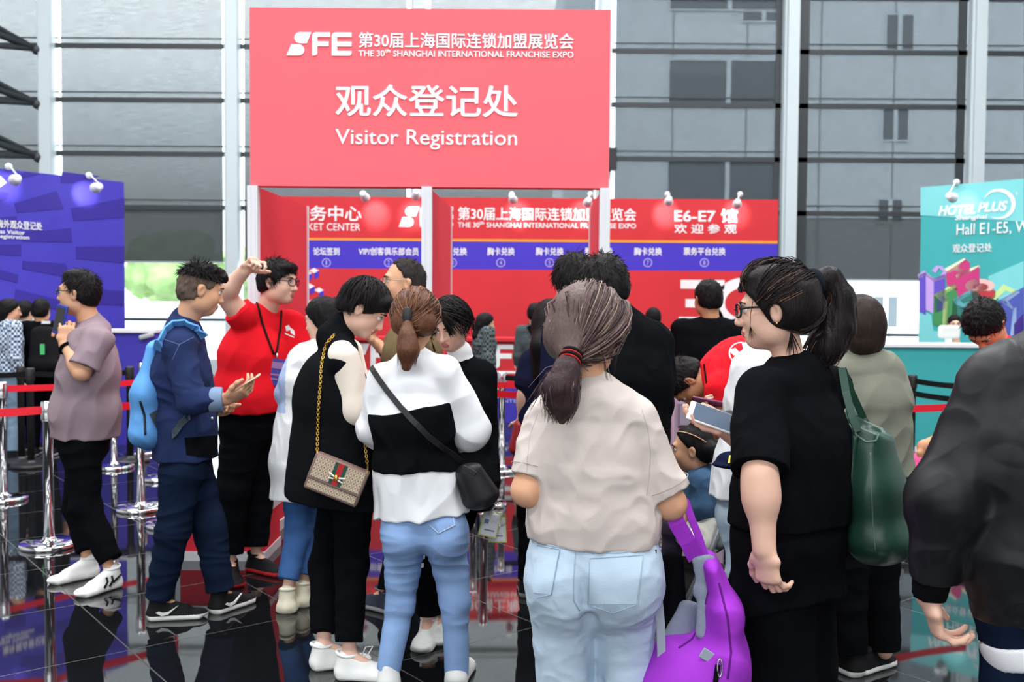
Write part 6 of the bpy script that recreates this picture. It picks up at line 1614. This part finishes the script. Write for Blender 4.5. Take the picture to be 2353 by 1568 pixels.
du = mth('ABSOLUTE', mth('SUBTRACT', mth('FRACT', u), .5)); dv = mth('ABSOLUTE', mth('SUBTRACT', mth('FRACT', v), .5))
line = mth('GREATER_THAN', mth('MAXIMUM', du, dv), .44); dot = mth('LESS_THAN', mth('ADD', mth('MULTIPLY',du,du), mth('MULTIPLY',dv,dv)), .035)
fac = mth('MAXIMUM', line, dot); mx = t.nodes.new('ShaderNodeMix'); mx.data_type = 'RGBA'
mx.inputs['A'].default_value = (*s2l(196,180,156),1); mx.inputs['B'].default_value = (*s2l(134,112,92),1)
t.links.new(fac, mx.inputs['Factor']); t.links.new(mx.outputs['Result'], b.inputs['Base Color'])
DB = -.285
pb = VEST.at(772,1104,DB)
ex_, ez_ = nrm_(VEST.at(843,1090,DB)-VEST.at(733,1046,DB)), nrm_(VEST.at(733,1046,DB)-VEST.at(701,1118,DB))
wB, hB = .222, .150; ez_ = nrm_(ez_-ex_*(ez_@ex_)); ey_ = np.cross(ez_,ex_)
Mb = Matrix(((ex_[0],ey_[0],ez_[0],pb[0]),(ex_[1],ey_[1],ez_[1],pb[1]),(ex_[2],ey_[2],ez_[2],pb[2]),(0,0,0,1)))
if ey_[1] < 0: Mb = Mb @ Matrix.Diagonal((1,-1,1,1))
bag = empty('chain_bag', pb); tag(bag, 'small tan diamond-print shoulder bag with a green and red stripe on a gold chain', 'handbag')
BRT = mat('taupe_leather', s2l(124,100,92), .5, noise=.1, nscale=40)
MB().box((-wB/2,-.002,-hB/2),(wB/2,.05,hB/2), Mb, bevel=.008).build('body', BRT, bag)
MB().box((-wB/2+.010,-.006,-hB/2+.012),(wB/2-.010,-.001,-hB*.20), Mb).build('lower_front', mbag, bag)
MB().box((-wB/2,-.012,-hB*.20),(wB/2,-.001,hB/2), Mb, bevel=.005).build('flap', BRT, bag)
MB().box((-wB/2+.010,-.0145,-hB*.11),(wB/2-.010,-.0115,hB/2-.006), Mb).build('flap_canvas', mbag, bag)
g_ = MB(); g_.box((-.024,-.0165,-hB*.11),(-.010,-.014,hB/2-.004), Mb); g_.box((.012,-.0165,-hB*.11),(.026,-.014,hB/2-.004), Mb); g_.build('green_stripe', mat('green_webbing', s2l(20,70,50), .7), bag)
MB().box((-.010,-.017,-hB*.11),(.012,-.014,hB/2-.004), Mb).build('red_stripe', mat('red_webbing', s2l(180,20,30), .7), bag)
MB().ball(Mb @ Vector((.0,-.020,.012)), .009, 12, sc=(1,.7,1.6)).build('bee_body', mat('gold_metal', s2l(214,170,80), .3, metal=1.), bag)
w_ = MB()
for g in (-1,1):
    for q in range(4): w_.ball(Mb @ Vector((g*(.012+.006*q),-.020,.016+.002*q)), .0042, 8); w_.ball(Mb @ Vector((g*(.012+.005*q),-.020,.006-.001*q)), .0036, 8)
w_.build('bee_wings', mat('pearl', (.85,.82,.76), .25), bag)
ct = [o for o in VEST.e.children if o.name.startswith('sleeveless_coat')][0]; bpy.context.view_layer.update()
def chain(path, parent, step=.0105):
    P_ = [Vector(tuple(q)) for q in path]; seg = [0]
    for a,b_ in zip(P_,P_[1:]): seg.append(seg[-1]+(b_-a).length)
    n = int(seg[-1]/step); c = MB()
    for i in range(n):
        s_ = i*step; k = max(j for j in range(len(seg)-1) if seg[j] <= s_+1e-9); f = (s_-seg[k])/max(1e-9,seg[k+1]-seg[k])
        q = P_[k].lerp(P_[k+1], f); d = (P_[k+1]-P_[k]).normalized(); nn = Vector((0,-1,.1)) if i % 2 else Vector((1,0,.1)); s2 = d.cross(nn).normalized()
        c.tube([q+d*(.0080*math.cos(a))+s2*(.0052*math.sin(a)) for a in [2*math.pi*z/10 for z in range(11)]], .0019, 5, cap=False)
    return c.build('chain', MATS['gold_metal'], parent)
c1 = [VEST.at(730,1048,DB+.0)]+drape(ct, dens([(731,1035),(733,940),(740,850),(752,795),(772,770)],10), .008)
c2 = [VEST.at(844,1086,DB)]+drape(ct, dens([(842,1070),(836,1020),(829,985)],8), .008)
chain(c1, bag); chain(c2, bag)
# ---- black cross-body bag of the woman in white
bo = [o for o in BL.e.children if o.name.startswith('blouse')][0]
cb = empty('crossbody_bag', BL.at(1095,1120,-.10)); tag(cb, 'small black cross-body bag at the hip of the woman in the white blouse', 'handbag')
BLK = mat('black_leather', (.011,.011,.012), .45, spec=.4, noise=.15)
solid([ecap(BL.at(1078,1085,-.06),BL.at(1104,1142,-.05),(.060,.038),(.080,.050),(.9,-.3,.25),.03), cut(BL.at(1085,1062,-.05),nrm_(A3(-.2,0,1)))], .005, 'body', BLK, cb, [folds(.003,(8,8,8),seed=3)])
MB().box((-.03,-.01,-.008),(.03,.0,.012), Matrix.Translation(Vector(tuple(BL.at(1078,1082,-.125)))) @ Matrix.Rotation(.5,4,'Y'), bevel=.003).build('buckle', BLK, cb)
bus = [o for o in BL.e.children if o.name.startswith('bustier')][0]; bpy.context.view_layer.update()
def drape2(targets, pix, off):
    out = []
    for q in pix:
        c = [drape(t_, [q], off) for t_ in targets]; c = [z[0] for z in c if z]
        if c: out.append(min(c, key=lambda z: z[1]))
    return out
sp_ = drape2([bo,bus], dens([(850,838),(880,885),(930,948),(985,1005),(1030,1040),(1062,1066)],6), .006)
MB().tube(sp_, 0, flat=(.022,.005,(.75,0,.66))).build('strap', BLK, cb)
# ---- blue backpack worn by the man in denim
bp_ = empty('backpack', DEN.at(350,920,0)); tag(bp_, 'light blue backpack with grey mesh side pocket on the back of the man in denim', 'backpack')
BPB = cloth('sky_blue_nylon', s2l(96,158,222), .12, 8, .2, rough=.7); BPG = cloth('grey_mesh', s2l(64,76,84), .25, 60, .4, 500)
solid([ecap(DEN.at(362,800,-.02),DEN.at(352,900,-.02),(.095,.040),(.150,.078),(0,1,0),.05), ecap(DEN.at(352,900,-.02),DEN.at(350,985,-.02),(.150,.078),(.165,.092),(0,1,0),.05), ell(DEN.at(352,995,-.02),(.090,.15,.075),None,.04)],
      .005, 'bag', BPB, bp_, [folds(.008,(6,6,2.5),seed=5), folds(.006,(9,9,5),True,6,warp=.8)])
bgo = [o for o in bp_.children][0]; bpy.context.view_layer.update()
patch(bgo, [(342,952),(392,922),(408,968),(368,1008)], 'mesh_pocket', BPG, bp_, .006, th=.002)
seam(bgo, [(322,922),(332,955),(334,1000)], .006, 'zip', BLK, bp_, 0)
MB().ball(drape(bgo,[(371,930)],.006)[0] if drape(bgo,[(371,930)],.006) else DEN.at(371,930,-.18), .008, 8).build('toggle', mat('lime_plastic', s2l(190,240,150), .4), bp_)
sp_ = drape2([jk], dens([(372,792),(384,765),(402,750),(424,749),(446,760),(462,778)],6), .010)
MB().tube([DEN.at(362,806,-.10)]+sp_, 0, flat=(.055,.010,(0,-.75,.66))).build('shoulder_strap', BPB, bp_)
sp_ = drape2([jk], dens([(398,1000),(415,975),(436,955)],5), .008)
if len(sp_) > 1: MB().tube([DEN.at(392,1002,-.15)]+sp_, 0, flat=(.03,.006,(0,0,1))).build('lower_strap', BPG, bp_)
# ---- phones
def phone(pt, u, n, label, m, w=.073, h=.148, scr=True):
    """pt centre, u along its length, n the way its screen faces"""
    u = nrm_(u); n = nrm_(np.asarray(n,float)-u*(np.asarray(n,float)@u)); s_ = np.cross(u,n)
    Mx = Matrix(((s_[0],u[0],n[0],pt[0]),(s_[1],u[1],n[1],pt[1]),(s_[2],u[2],n[2],pt[2]),(0,0,0,1)))
    e = empty('phone', pt); tag(e, label, 'phone')
    MB().box((-w/2,-h/2,-.0045),(w/2,h/2,.0045), Mx, bevel=.004).build('case', m, e)
    if scr: MB().box((-w/2+.004,-h/2+.016,.0045),(w/2-.004,h/2-.016,.0055), Mx).build('screen', mat('grey_blue_screen', (.10,.14,.20), .15, spec=.6), e)
    return e
phone(DEN.at(566,880,-.20), A3(.85,.1,.52), A3(-.35,-.1,.8), 'pale gold phone in the hand of the man in the denim jacket', mat('gold_phone', s2l(226,190,150), .3))
phone(M_.at(1640,962,.05), A3(-.88,.16,.30), A3(-.25,-.55,.8), 'white phone held flat by the woman in the black T-shirt', mat('white_phone', (.82,.82,.82), .3), w=.075, h=.155)
phone(WHT.at(1636,928,.08), A3(-.9,.2,.16), A3(-.1,.4,.9), 'purple cased phone held above the white phone', mat('purple_phone', s2l(120,40,84), .35))
phone(OLD.at(872,800,-.02), A3(-.4,0,.9), A3(-.9,.2,-.4), 'dark red phone held up by the older man with glasses', mat('dark_red_phone', s2l(110,16,24), .35))
# ---- plastic badge holders in the suit woman's hand
pb2 = SUIT.at(1132,1200,-.06); pl = empty('badge_holders', pb2); tag(pl, 'bunch of clear badge holders with white cards in the hand of the suited woman', 'badge holders')
for i,(px,py,rz,ry) in enumerate(((1126,1205,.15,.25),(1142,1218,-.2,-.05))):
    Mx = Matrix.Translation(Vector(tuple(SUIT.at(px,py,-.06+.02*i)))) @ Matrix.Rotation(ry,4,'Y') @ Matrix.Rotation(rz,4,'Z')
    MB().box((-.042,-.001,-.058),(.042,.001,.058), Mx).build('badge_card', mat('lime_edge', s2l(206,220,120), .5), pl)
    c = MB().box((-.037,-.002,-.052),(.037,-.001,.052), Mx).build('card_face', mat('white_card', (.8,.82,.84), .5), pl)
    MB().box((-.028,-.003,.0),(-.008,-.002,.02), Mx).box((-.02,-.003,-.03),(.026,-.002,-.024), Mx).build('card_print', mat('card_print', s2l(120,140,170), .5), pl)
mpl = bpy.data.materials.new('clear_plastic'); t, b = _nodes(mpl); t.nodes.remove(b); o_ = t.nodes['Material Output']; tr = t.nodes.new('ShaderNodeBsdfTransparent'); gl = t.nodes.new('ShaderNodeBsdfGlossy'); gl.inputs['Roughness'].default_value = .1; mx = t.nodes.new('ShaderNodeMixShader'); mx.inputs[0].default_value = .22
t.links.new(tr.outputs[0], mx.inputs[1]); t.links.new(gl.outputs[0], mx.inputs[2]); t.links.new(mx.outputs[0], o_.inputs[0])
solid([ell(SUIT.at(1140,1175,-.07),(.040,.022,.05),None,.02), ell(SUIT.at(1148,1190,-.06),(.034,.02,.04),None,.02)], .006, 'clear_sleeve', mpl, pl, [folds(.010,(25,25,25),True,3)])
# ---- green tote bag
tg = empty('tote_bag', M_.at(2005,1130,.08)); tag(tg, 'dark green leather tote bag on the shoulder of the woman in black', 'handbag')
GRN = mat('dark_green_leather', s2l(34,68,56), .36, spec=.5, noise=.12, nscale=8, bump=.1, bscale=90)
DT = .02; A_ = lambda px,py,dd=0.: M_.at(px,py,DT+dd)
body_ = [ecap(A_(1985,985),A_(2000,1120),(.070,.075),(.082,.10),(1,0,0),.05), ecap(A_(2000,1120),A_(2012,1225),(.082,.10),(.090,.105),(1,0,0),.05), ell(A_(2014,1232),(.095,.11,.062),None,.04),
         cut(A_(1990,978),nrm_(A3(.42,-.25,1)),.004), ell(A_(1998,955),(.062,.055,.07),None,.004,'sub')]
solid(body_, .0045, 'bag', GRN, tg, [folds(.008,(5,5,1.5),seed=9), folds(.007,(8,8,2.5),True,4,warp=.6)])
tb_ = [o for o in tg.children][0]; bpy.context.view_layer.update()
MB().tube([M_.at(1934,846,.0),M_.at(1943,900,-.03),M_.at(1958,960,-.05),M_.at(1972,992,-.06)], 0, flat=(.022,.006,(1,0,.2))).build('handle', GRN, tg)
MB().tube([M_.at(1936,846,.05),M_.at(1958,905,.06),M_.at(1984,962,.08),M_.at(2000,990,.07)], 0, flat=(.020,.006,(1,0,.2))).build('handle', GRN, tg)
seam(tb_, [(1966,1000),(1958,1080),(1950,1160),(1938,1238)], .010, 'side_strap', GRN, tg, .002)
seam(tb_, [(2000,1040),(2002,1120),(2006,1200),(2012,1270)], .0018, 'front_seam', mat('green_seam', s2l(90,120,104), .5), tg, .0)
seam(tb_, [(1952,975),(1968,1000),(1990,1016),(2012,1014),(2018,1000)], .003, 'rim_edge', MATS['green_seam'], tg, .001)
# ---- purple backpack hanging from the forearm of the woman in beige
pp = empty('backpack', I.at(1600,1420,.0)); tag(pp, 'open purple backpack with grey back panel hanging from the forearm of the woman in beige', 'backpack')
PUR = cloth('purple_nylon', s2l(156,52,194), .12, 8, .25, 300, rough=.75); GRYP = cloth('grey_mesh_padding', s2l(132,142,156), .12, 60, .5, 400); GSTR = cloth('grey_webbing', s2l(150,160,172), .08)
B_ = lambda px,py,dd=0.: I.at(px,py,dd)
solid([ecap(B_(1634,1296),B_(1658,1400,.02),(.022,.07),(.046,.11),(1,0,0),.04), ecap(B_(1658,1400,.02),B_(1652,1520,.02),(.046,.11),(.062,.12),(1,0,0),.04),
       ecap(B_(1560,1545,.0),B_(1650,1520,.0),(.095,.12),(.075,.12),(0,0,1),.05), ecap(B_(1530,1600,.0),B_(1640,1600,.0),(.09,.13),(.085,.13),(0,0,1),.05), ell(B_(1672,1552,-.06),(.032,.04,.055),None,.02)], .0045, 'bag', PUR, pp, [folds(.006,(5,5,3),seed=5), folds(.006,(8,8,5),True,6,warp=.8)])
pb_ = [o for o in pp.children][0]
solid([ecap(B_(1616,1285,-.01),B_(1626,1360,-.01),(.030,.010),(.030,.010),(1,0,-.1),.02), ecap(B_(1626,1360,-.01),B_(1612,1460,-.03),(.030,.012),(.020,.012),(1,0,-.1),.02),
       ecap(B_(1590,1400,.07),B_(1556,1500,.05),(.040,.02),(.060,.02),(1,0,0),.03)], .0045, 'back_panel', GRYP, pp, [folds(.003,(9,9,5),seed=7)])
solid([ecap(B_(1545,1290,.10),B_(1545,1440,.10),(.032,.03),(.042,.04),(1,0,0),.02)], .006, 'dark_lining', BLACKCLOTH, pp)
MB().tube([B_(1497,1160,-.07),B_(1492,1200,-.07),B_(1496,1240,-.06),B_(1500,1262,-.06)], 0, flat=(.024,.010,(1,0,0))).build('strap', PUR, pp)
MB().tube([B_(1500,1255,-.06),B_(1510,1350,-.05),B_(1518,1430,-.05),B_(1520,1515,-.05)], 0, flat=(.022,.004,(1,0,0))).build('webbing', GSTR, pp)
MB().tube([B_(1542,1168,-.02),B_(1556,1205,-.03),B_(1580,1245,-.02),B_(1598,1282,0)], 0, flat=(.044,.012,(.86,0,.5))).build('strap', PUR, pp)
MB().tube([B_(1574,1150,.05),B_(1590,1195,.03),B_(1606,1235,.02),B_(1622,1285,.01)], 0, flat=(.020,.012,(.86,0,.4))).build('strap', PUR, pp)
MB().tube([B_(1498,1262,-.085),B_(1496,1290,-.088)], 0, flat=(.024,.014,(1,0,0))).build('buckle', mat('black_gloss_plastic',(.015,.015,.02),.2), pp)
bpy.context.view_layer.update()
q_ = drape(pb_, [(1626,1508)], .004); q_ = q_[0] if q_ else B_(1626,1508,-.1)
MB().box((-.018,-.004,-.014),(.018,.002,.014), Matrix.Translation(Vector(tuple(q_))) @ Matrix.Rotation(.55,4,'Y'), bevel=.002).build('label_patch', GSTR, pp)
pse = cloth('dark_purple_piping', s2l(96,26,124), .1)
seam(pb_, [(1628,1360),(1612,1430),(1590,1470),(1560,1490)], .003, 'piping', pse, pp)
seam(pb_, [(1652,1340),(1672,1420),(1680,1500),(1672,1560)], .003, 'piping', pse, pp)
seam(pb_, [(1650,1528),(1644,1568)], .007, 'black_strap', BLACKCLOTH, pp, .002)
q_ = drape(pb_, [(1655,1535)], .006); q_ = q_[0] if q_ else B_(1655,1535,-.1)
MB().tube([q_+A3(.012*math.sin(a)*.5,0,.024*math.cos(a)) for a in np.linspace(0,2*math.pi,17)], .0022, 6, cap=False).build('ring_clip', CHROME, pp)
# ---- kiosk behind the child
kx = empty('kiosk', W(1600,1000,5.7)); tag(kx, 'pinkish registration kiosk with a recessed window, behind the child', 'kiosk')
MK = mat('mauve_laminate', s2l(196,170,192), .5, noise=.05); x0_, x1_ = W(1545,1000,5.7)[0], W(1668,1000,5.7)[0]; zt_ = W(1600,912,5.7)[2]
MB().box((x0_,5.7,0),(x1_,6.0,zt_), bevel=.01).build('cabinet', MK, kx)
MB().box((x0_+.03,5.69,W(1600,980,5.7)[2]),(x1_-.05,5.705,W(1600,928,5.7)[2])).build('window_frame', mat('mauve_dark', s2l(150,130,156), .4), kx)
MB().box((x0_+.04,5.685,W(1600,977,5.7)[2]),(x1_-.06,5.695,W(1600,934,5.7)[2])).build('screen', mat('lilac_screen', s2l(176,166,186), .3), kx)
MB().box((x0_+.14,5.69,.25),(x1_-.03,5.702,.62)).build('lower_panel', mat('plum_panel', s2l(74,30,46), .5), kx)
# ---- stroller with the little girl
SD = 4.2
st = empty('stroller', (W(1615,1100,SD)[0],SD,0)); tag(st, 'grey folding stroller in which the little girl sits', 'stroller')
S_at = lambda px,py,dd=0.: W(px,py,SD+dd)
GM = mat('grey_stroller_fabric', s2l(84,92,92), .8, noise=.15, nscale=20); AL2 = mat('grey_alloy_tube', (.45,.47,.48), .35, metal=.8)
for dd in (-.20,.20):
    fr = MB()
    fr.tube([S_at(1690,1110,dd),S_at(1640,1250,dd),S_at(1560,1420,dd)], .013, 10); fr.tube([S_at(1585,1215,dd),S_at(1640,1330,dd),S_at(1680,1425,dd)], .013, 10)
    fr.build('frame', AL2, st)
MB().tube([S_at(1690,1110,-.20),S_at(1700,1098,-.20),S_at(1700,1098,.20),S_at(1690,1110,.20)], .018, 10).build('handle', BLACKP, st)
for (px,dd) in ((1555,-.21),(1555,.21),(1690,-.21),(1690,.21)):
    c = S_at(px,1000,dd); c[2] = .085; Mx = Matrix.Translation(Vector(tuple(c))) @ Matrix.Rotation(math.pi/2,4,'X')
    MB().lathe([(.03,-.018),(.08,-.02),(.085,-.008),(.085,.008),(.08,.02),(.03,.018)], 24, Mx).build('wheel', mat('grey_wheel', (.30,.31,.32), .6), st)
solid([ecap(S_at(1650,1105),S_at(1630,1225),(.17,.030),(.18,.035),(0,1,0),.03), ecap(S_at(1630,1230),S_at(1560,1235),(.18,.035),(.17,.03),(0,1,0),.03), ecap(S_at(1668,1060),S_at(1650,1120),(.15,.02),(.17,.03),(0,1,0),.03)], .008, 'seat', GM, st, [folds(.004,(8,8,8),seed=4)])
solid([ecap(S_at(1570,1330),S_at(1650,1340),(.16,.09),(.17,.08),(0,1,0),.03)], .010, 'basket', mat('black_mesh_basket',(.02,.02,.022),.8), st, [folds(.006,(8,8,8),seed=4)])
bk = empty('blanket', S_at(1600,1190,-.05)); tag(bk, 'crumpled off-white blanket on the stroller below the little girl', 'blanket')
solid([ecap(S_at(1625,1175,-.10),S_at(1600,1235,-.14),(.085,.06),(.10,.06),(1,0,0),.04), ell(S_at(1640,1200,-.05),(.075,.11,.06),None,.04), ell(S_at(1580,1225,-.10),(.06,.10,.05),None,.03)], .006, 'cloth', cloth('offwhite_blanket', s2l(236,236,224), .04), bk, [folds(.010,(8,8,8),seed=2), folds(.010,(10,10,10),True,5,warp=1.)])
p = Person(4.15, 1610, 78, 1.0, 'little girl in denim jacket with two short pigtails, seated in the stroller', cat='child', female=True, head_h=.19, skin=TAN(), name='child')
p.put(head=(1590,1034,0), neck=(1606,1088,.0), shL=(1615,1106,-.09), shR=(1612,1106,.09), chest=(1622,1135,0), waist=(1626,1180,0), pel=(1628,1215,0), elL=(1612,1165,-.11), wrL=(1580,1190,-.09), elR=(1605,1165,.11), wrR=(1575,1190,.09),
      hipL=(1620,1220,-.05), hipR=(1620,1220,.05), knL=(1550,1215,-.06), knR=(1550,1215,.06), anL=(1535,1330,-.06), anR=(1535,1330,.06))
p.sec = [(0,.095,.085),(.085,.09,.08),(.195,.095,.08),(.262,.085,.06)]; p.ar = [.030,.026,.020]; p.look(-6,6); p.body({'L':dict(sc=.8),'R':dict(sc=.8)})
p.top(cloth('child_denim', s2l(62,92,124), .35, 16, .4, 300), 'denim_jacket', ex=.016, sleeves=(1.85,1.85), sr=[.046,.042,.034], wr=[folds(.005,(10,10,8),seed=2), folds(.005,(14,14,12),True,5,warp=.8)])
p.legs(cloth('child_trousers', s2l(60,50,70), .1), 'trousers', (.055,.045,.038), bot=.02); p.shoe('L', WSHOE, WSOLE, L=.16, w=.03, hgt=.05, z0=p.J['anL'][2]-.06); p.shoe('R', WSHOE, WSOLE, L=.16, w=.03, hgt=.05, z0=p.J['anR'][2]-.06)
p.hair(BLACKHAIR(), grow=.010, front=(.068,.085), low=-.07, wr=[folds(.003,(60,60,20),seed=5,R=p.H)], extra=[cap(p.hp(-.05,-.10,.0),p.hp(-.06,-.15,-.08),.035,.02,.02), cap(p.hp(.05,-.10,.0),p.hp(.06,-.15,-.08),.035,.02,.02), cap(p.hp(0,-.05,.13),p.hp(.0,-.10,.16),.035,.025,.02)])
b_ = MB(); b_.tube(scalp_path(p, (-.03,.07,.10), (-.05,-.10,.02), .014, 10), .0022, 6); b_.build('parting', SKIN['tan_skin'][0], p.e); p.eyes()

# ---- small things held or set down in the crowd
cp = empty('cap', WHT.at(1680,1062,-.22)); tag(cp, 'navy cap with a yellow mark beside the hip of the woman in black', 'cap')
solid([ell(WHT.at(1684,1058,-.22),(.055,.05,.030),None,.02), ell(WHT.at(1664,1068,-.24),(.040,.045,.010),None,.015)], .005, 'cloth', cloth('navy_cap_cloth', s2l(20,26,48), .2), cp)
bpy.context.view_layer.update()
patch(cp.children[0], [(1676,1048),(1690,1044),(1688,1062),(1672,1066)], 'yellow_mark', mat('yellow_print', s2l(226,206,40), .6), cp, .002, 4, 4)
bg = empty('child_bag', TRED.at(2104,1095,-.10)); tag(bg, 'small pink and orange bag just left of the bomber jacket sleeve', 'bag')
solid([ecap(TRED.at(2102,1075,-.10),TRED.at(2098,1118,-.10),(.045,.05),(.055,.06),(1,0,0),.02)], .006, 'body', cloth('orange_nylon', s2l(232,140,110), .1), bg, [folds(.006,(9,9,7),seed=3)])
solid([ecap(TRED.at(2108,1062,-.10),TRED.at(2104,1076,-.10),(.042,.045),(.050,.055),(1,0,0),.02)], .006, 'top', cloth('pink_nylon', s2l(236,90,150), .1), bg)
MB().tube([TRED.at(2090,1066,-.10),TRED.at(2108,1044,-.10),TRED.at(2130,1044,-.10),TRED.at(2126,1066,-.10)], .006, 8).build('handle', MATS['pink_nylon'], bg)
# ================================================================ THE PEOPLE FAR BACK
def far(px, d, heading, h, label, topm, botm=BLACKPANTS, female=False, long=False, head=None, yaw=0, pitch=5, sleeves=1.9, sk=None, name='person', lean=0, bag=None, cap_=False):
    p = Person(d, px, heading, h, label, female=female, skin=sk or TAN(), lean=lean)
    if head: p.put(head=(*head,0))
    p.look(yaw, pitch); p.body()
    p.top(topm, 'top', ex=.02, sleeves=(sleeves,sleeves), sr=[.064,.06,.048], hem=.84); p.legs(botm, 'trousers'); p.shoe('L', BSHOE, GREYSOLE); p.shoe('R', BSHOE, GREYSOLE)
    p.ear_ = not long
    ex = [cap(p.hp(0,-.06,-.03),p.hp(0,-.10,-.14),.060,.05,.03)] if long else []
    p.hair(BLACKHAIR(), grow=.014 if not female else .017, low=-.06 if not long else -.11, extra=ex, ears=not long, vox=max(.006,p.vox)); p.eyes()
    return p
def plaid(name, c1, c2, sc):
    m = bpy.data.materials.new(name); t, b = _nodes(m); b.inputs['Roughness'].default_value = .9; b.inputs['Specular IOR Level'].default_value = .15
    tc = t.nodes.new('ShaderNodeTexCoord'); ck = t.nodes.new('ShaderNodeTexChecker'); ck.inputs['Scale'].default_value = sc; ck.inputs['Color1'].default_value = (*c1,1); ck.inputs['Color2'].default_value = (*c2,1)
    nz = t.nodes.new('ShaderNodeTexNoise'); nz.inputs['Scale'].default_value = 26; mx = t.nodes.new('ShaderNodeMix'); mx.data_type = 'RGBA'; mx.blend_type = 'OVERLAY'; mx.inputs['Factor'].default_value = .8
    t.links.new(tc.outputs['Object'], ck.inputs['Vector']); t.links.new(tc.outputs['Object'], nz.inputs['Vector'])
    t.links.new(ck.outputs['Color'], mx.inputs['A']); t.links.new(nz.outputs['Fac'], mx.inputs['B']); t.links.new(mx.outputs['Result'], b.inputs['Base Color'])
    return m
PL1 = plaid('blue_white_plaid', s2l(60,86,124), s2l(206,216,226), 40); PL2 = plaid('dark_green_plaid', s2l(40,52,56), s2l(104,112,112), 38)
DGREY = cloth('dark_grey_cloth', s2l(70,78,80), .15); LTJ = cloth('washed_denim', s2l(124,150,172), .2, 9, .3)
far(24,9.55,-40,1.58,'woman in blue and white plaid shirt and washed jeans at the left edge', PL1, LTJ, True, True, yaw=-20)
far(-26,10.05,-10,1.68,'dark-haired person behind the woman in plaid at the left edge', DGREY)
far(60,10.1,-20,1.56,'person with brown hair between the plaid shirt and the black T-shirt', cloth('pale_grey_cloth', s2l(170,180,180), .1), female=True)
p = far(100,9.75,5,1.56,'man in black T-shirt with black backpack at the violet counter', BLACKCLOTH, head=(95,716), sleeves=.9)
e = empty('backpack', p.at(100,800,-.18)); tag(e, 'black backpack with a small green tag worn by the man at the violet counter', 'backpack')
solid([ecap(p.at(100,765,-.17),p.at(102,830,-.18),(.12,.07),(.15,.09),(1,0,0),.04), ell(p.at(103,838,-.18),(.15,.09,.09),None,.04)], .01, 'bag', cloth('black_backpack_nylon',(.012,.012,.014),.2), e)
lbl = MB(); lbl.box((-.02,-.01,-.05),(.02,0,.05), Matrix.Translation(Vector(tuple(p.at(98,803,-.29))))); lbl.build('green_tag', mat('green_tag', s2l(70,190,110), .5), e)
lbl = MB(); lbl.box((-.04,-.01,-.014),(.04,0,.014), Matrix.Translation(Vector(tuple(p.at(106,741,-.16))))); lbl.build('collar_patch', WHITECLOTH, e)
far(1112,10.3,-68,1.53,'woman in dark plaid jacket with black ponytail facing right, by the queue post', PL2, female=True, long=True, head=(1116,746))
p = far(1228,11.0,-8,1.52,'person in grey hooded top with black bag strap seen from behind', DGREY, head=(1229,722), pitch=0)
e = empty('shoulder_bag', p.at(1228,790,-.14)); tag(e, 'dark grey shoulder bag on the back of the person in the grey hooded top', 'bag')
MB().tube([p.at(1214,750,-.12),p.at(1226,770,-.15),p.at(1240,800,-.14)], 0, flat=(.05,.012,(.7,0,.7))).build('strap', BLACKCLOTH, e)
solid([ecap(p.at(1228,790,-.13),p.at(1226,815,-.14),(.09,.05),(.10,.06),(1,0,0),.03)], .012, 'bag', cloth('charcoal_cloth', s2l(58,62,66), .1), e)
far(1243,13.58,175,1.52,'receptionist with black hair behind the red counter', DGREY, female=True, head=(1243,714), sk=FAIR())
far(1508,11.0,15,1.46,'person in mottled pale jacket just right of the tall man in black', plaid('mottled_pale', s2l(200,196,180), s2l(60,66,66), 26), head=(1500,732))
far(745,11.5,60,1.5,'dark-haired person far behind the white top, below the small cubes', BLACKCLOTH, female=True, head=(744,705))
far(772,12.2,20,1.5,'small dark head behind the hair of the woman in the long coat', DGREY, head=(772,706))
far(2196,11.35,165,1.30,'receptionist with dark hair seated behind the turquoise counter', BLACKCLOTH, female=True, head=(2194,746), sk=FAIR())
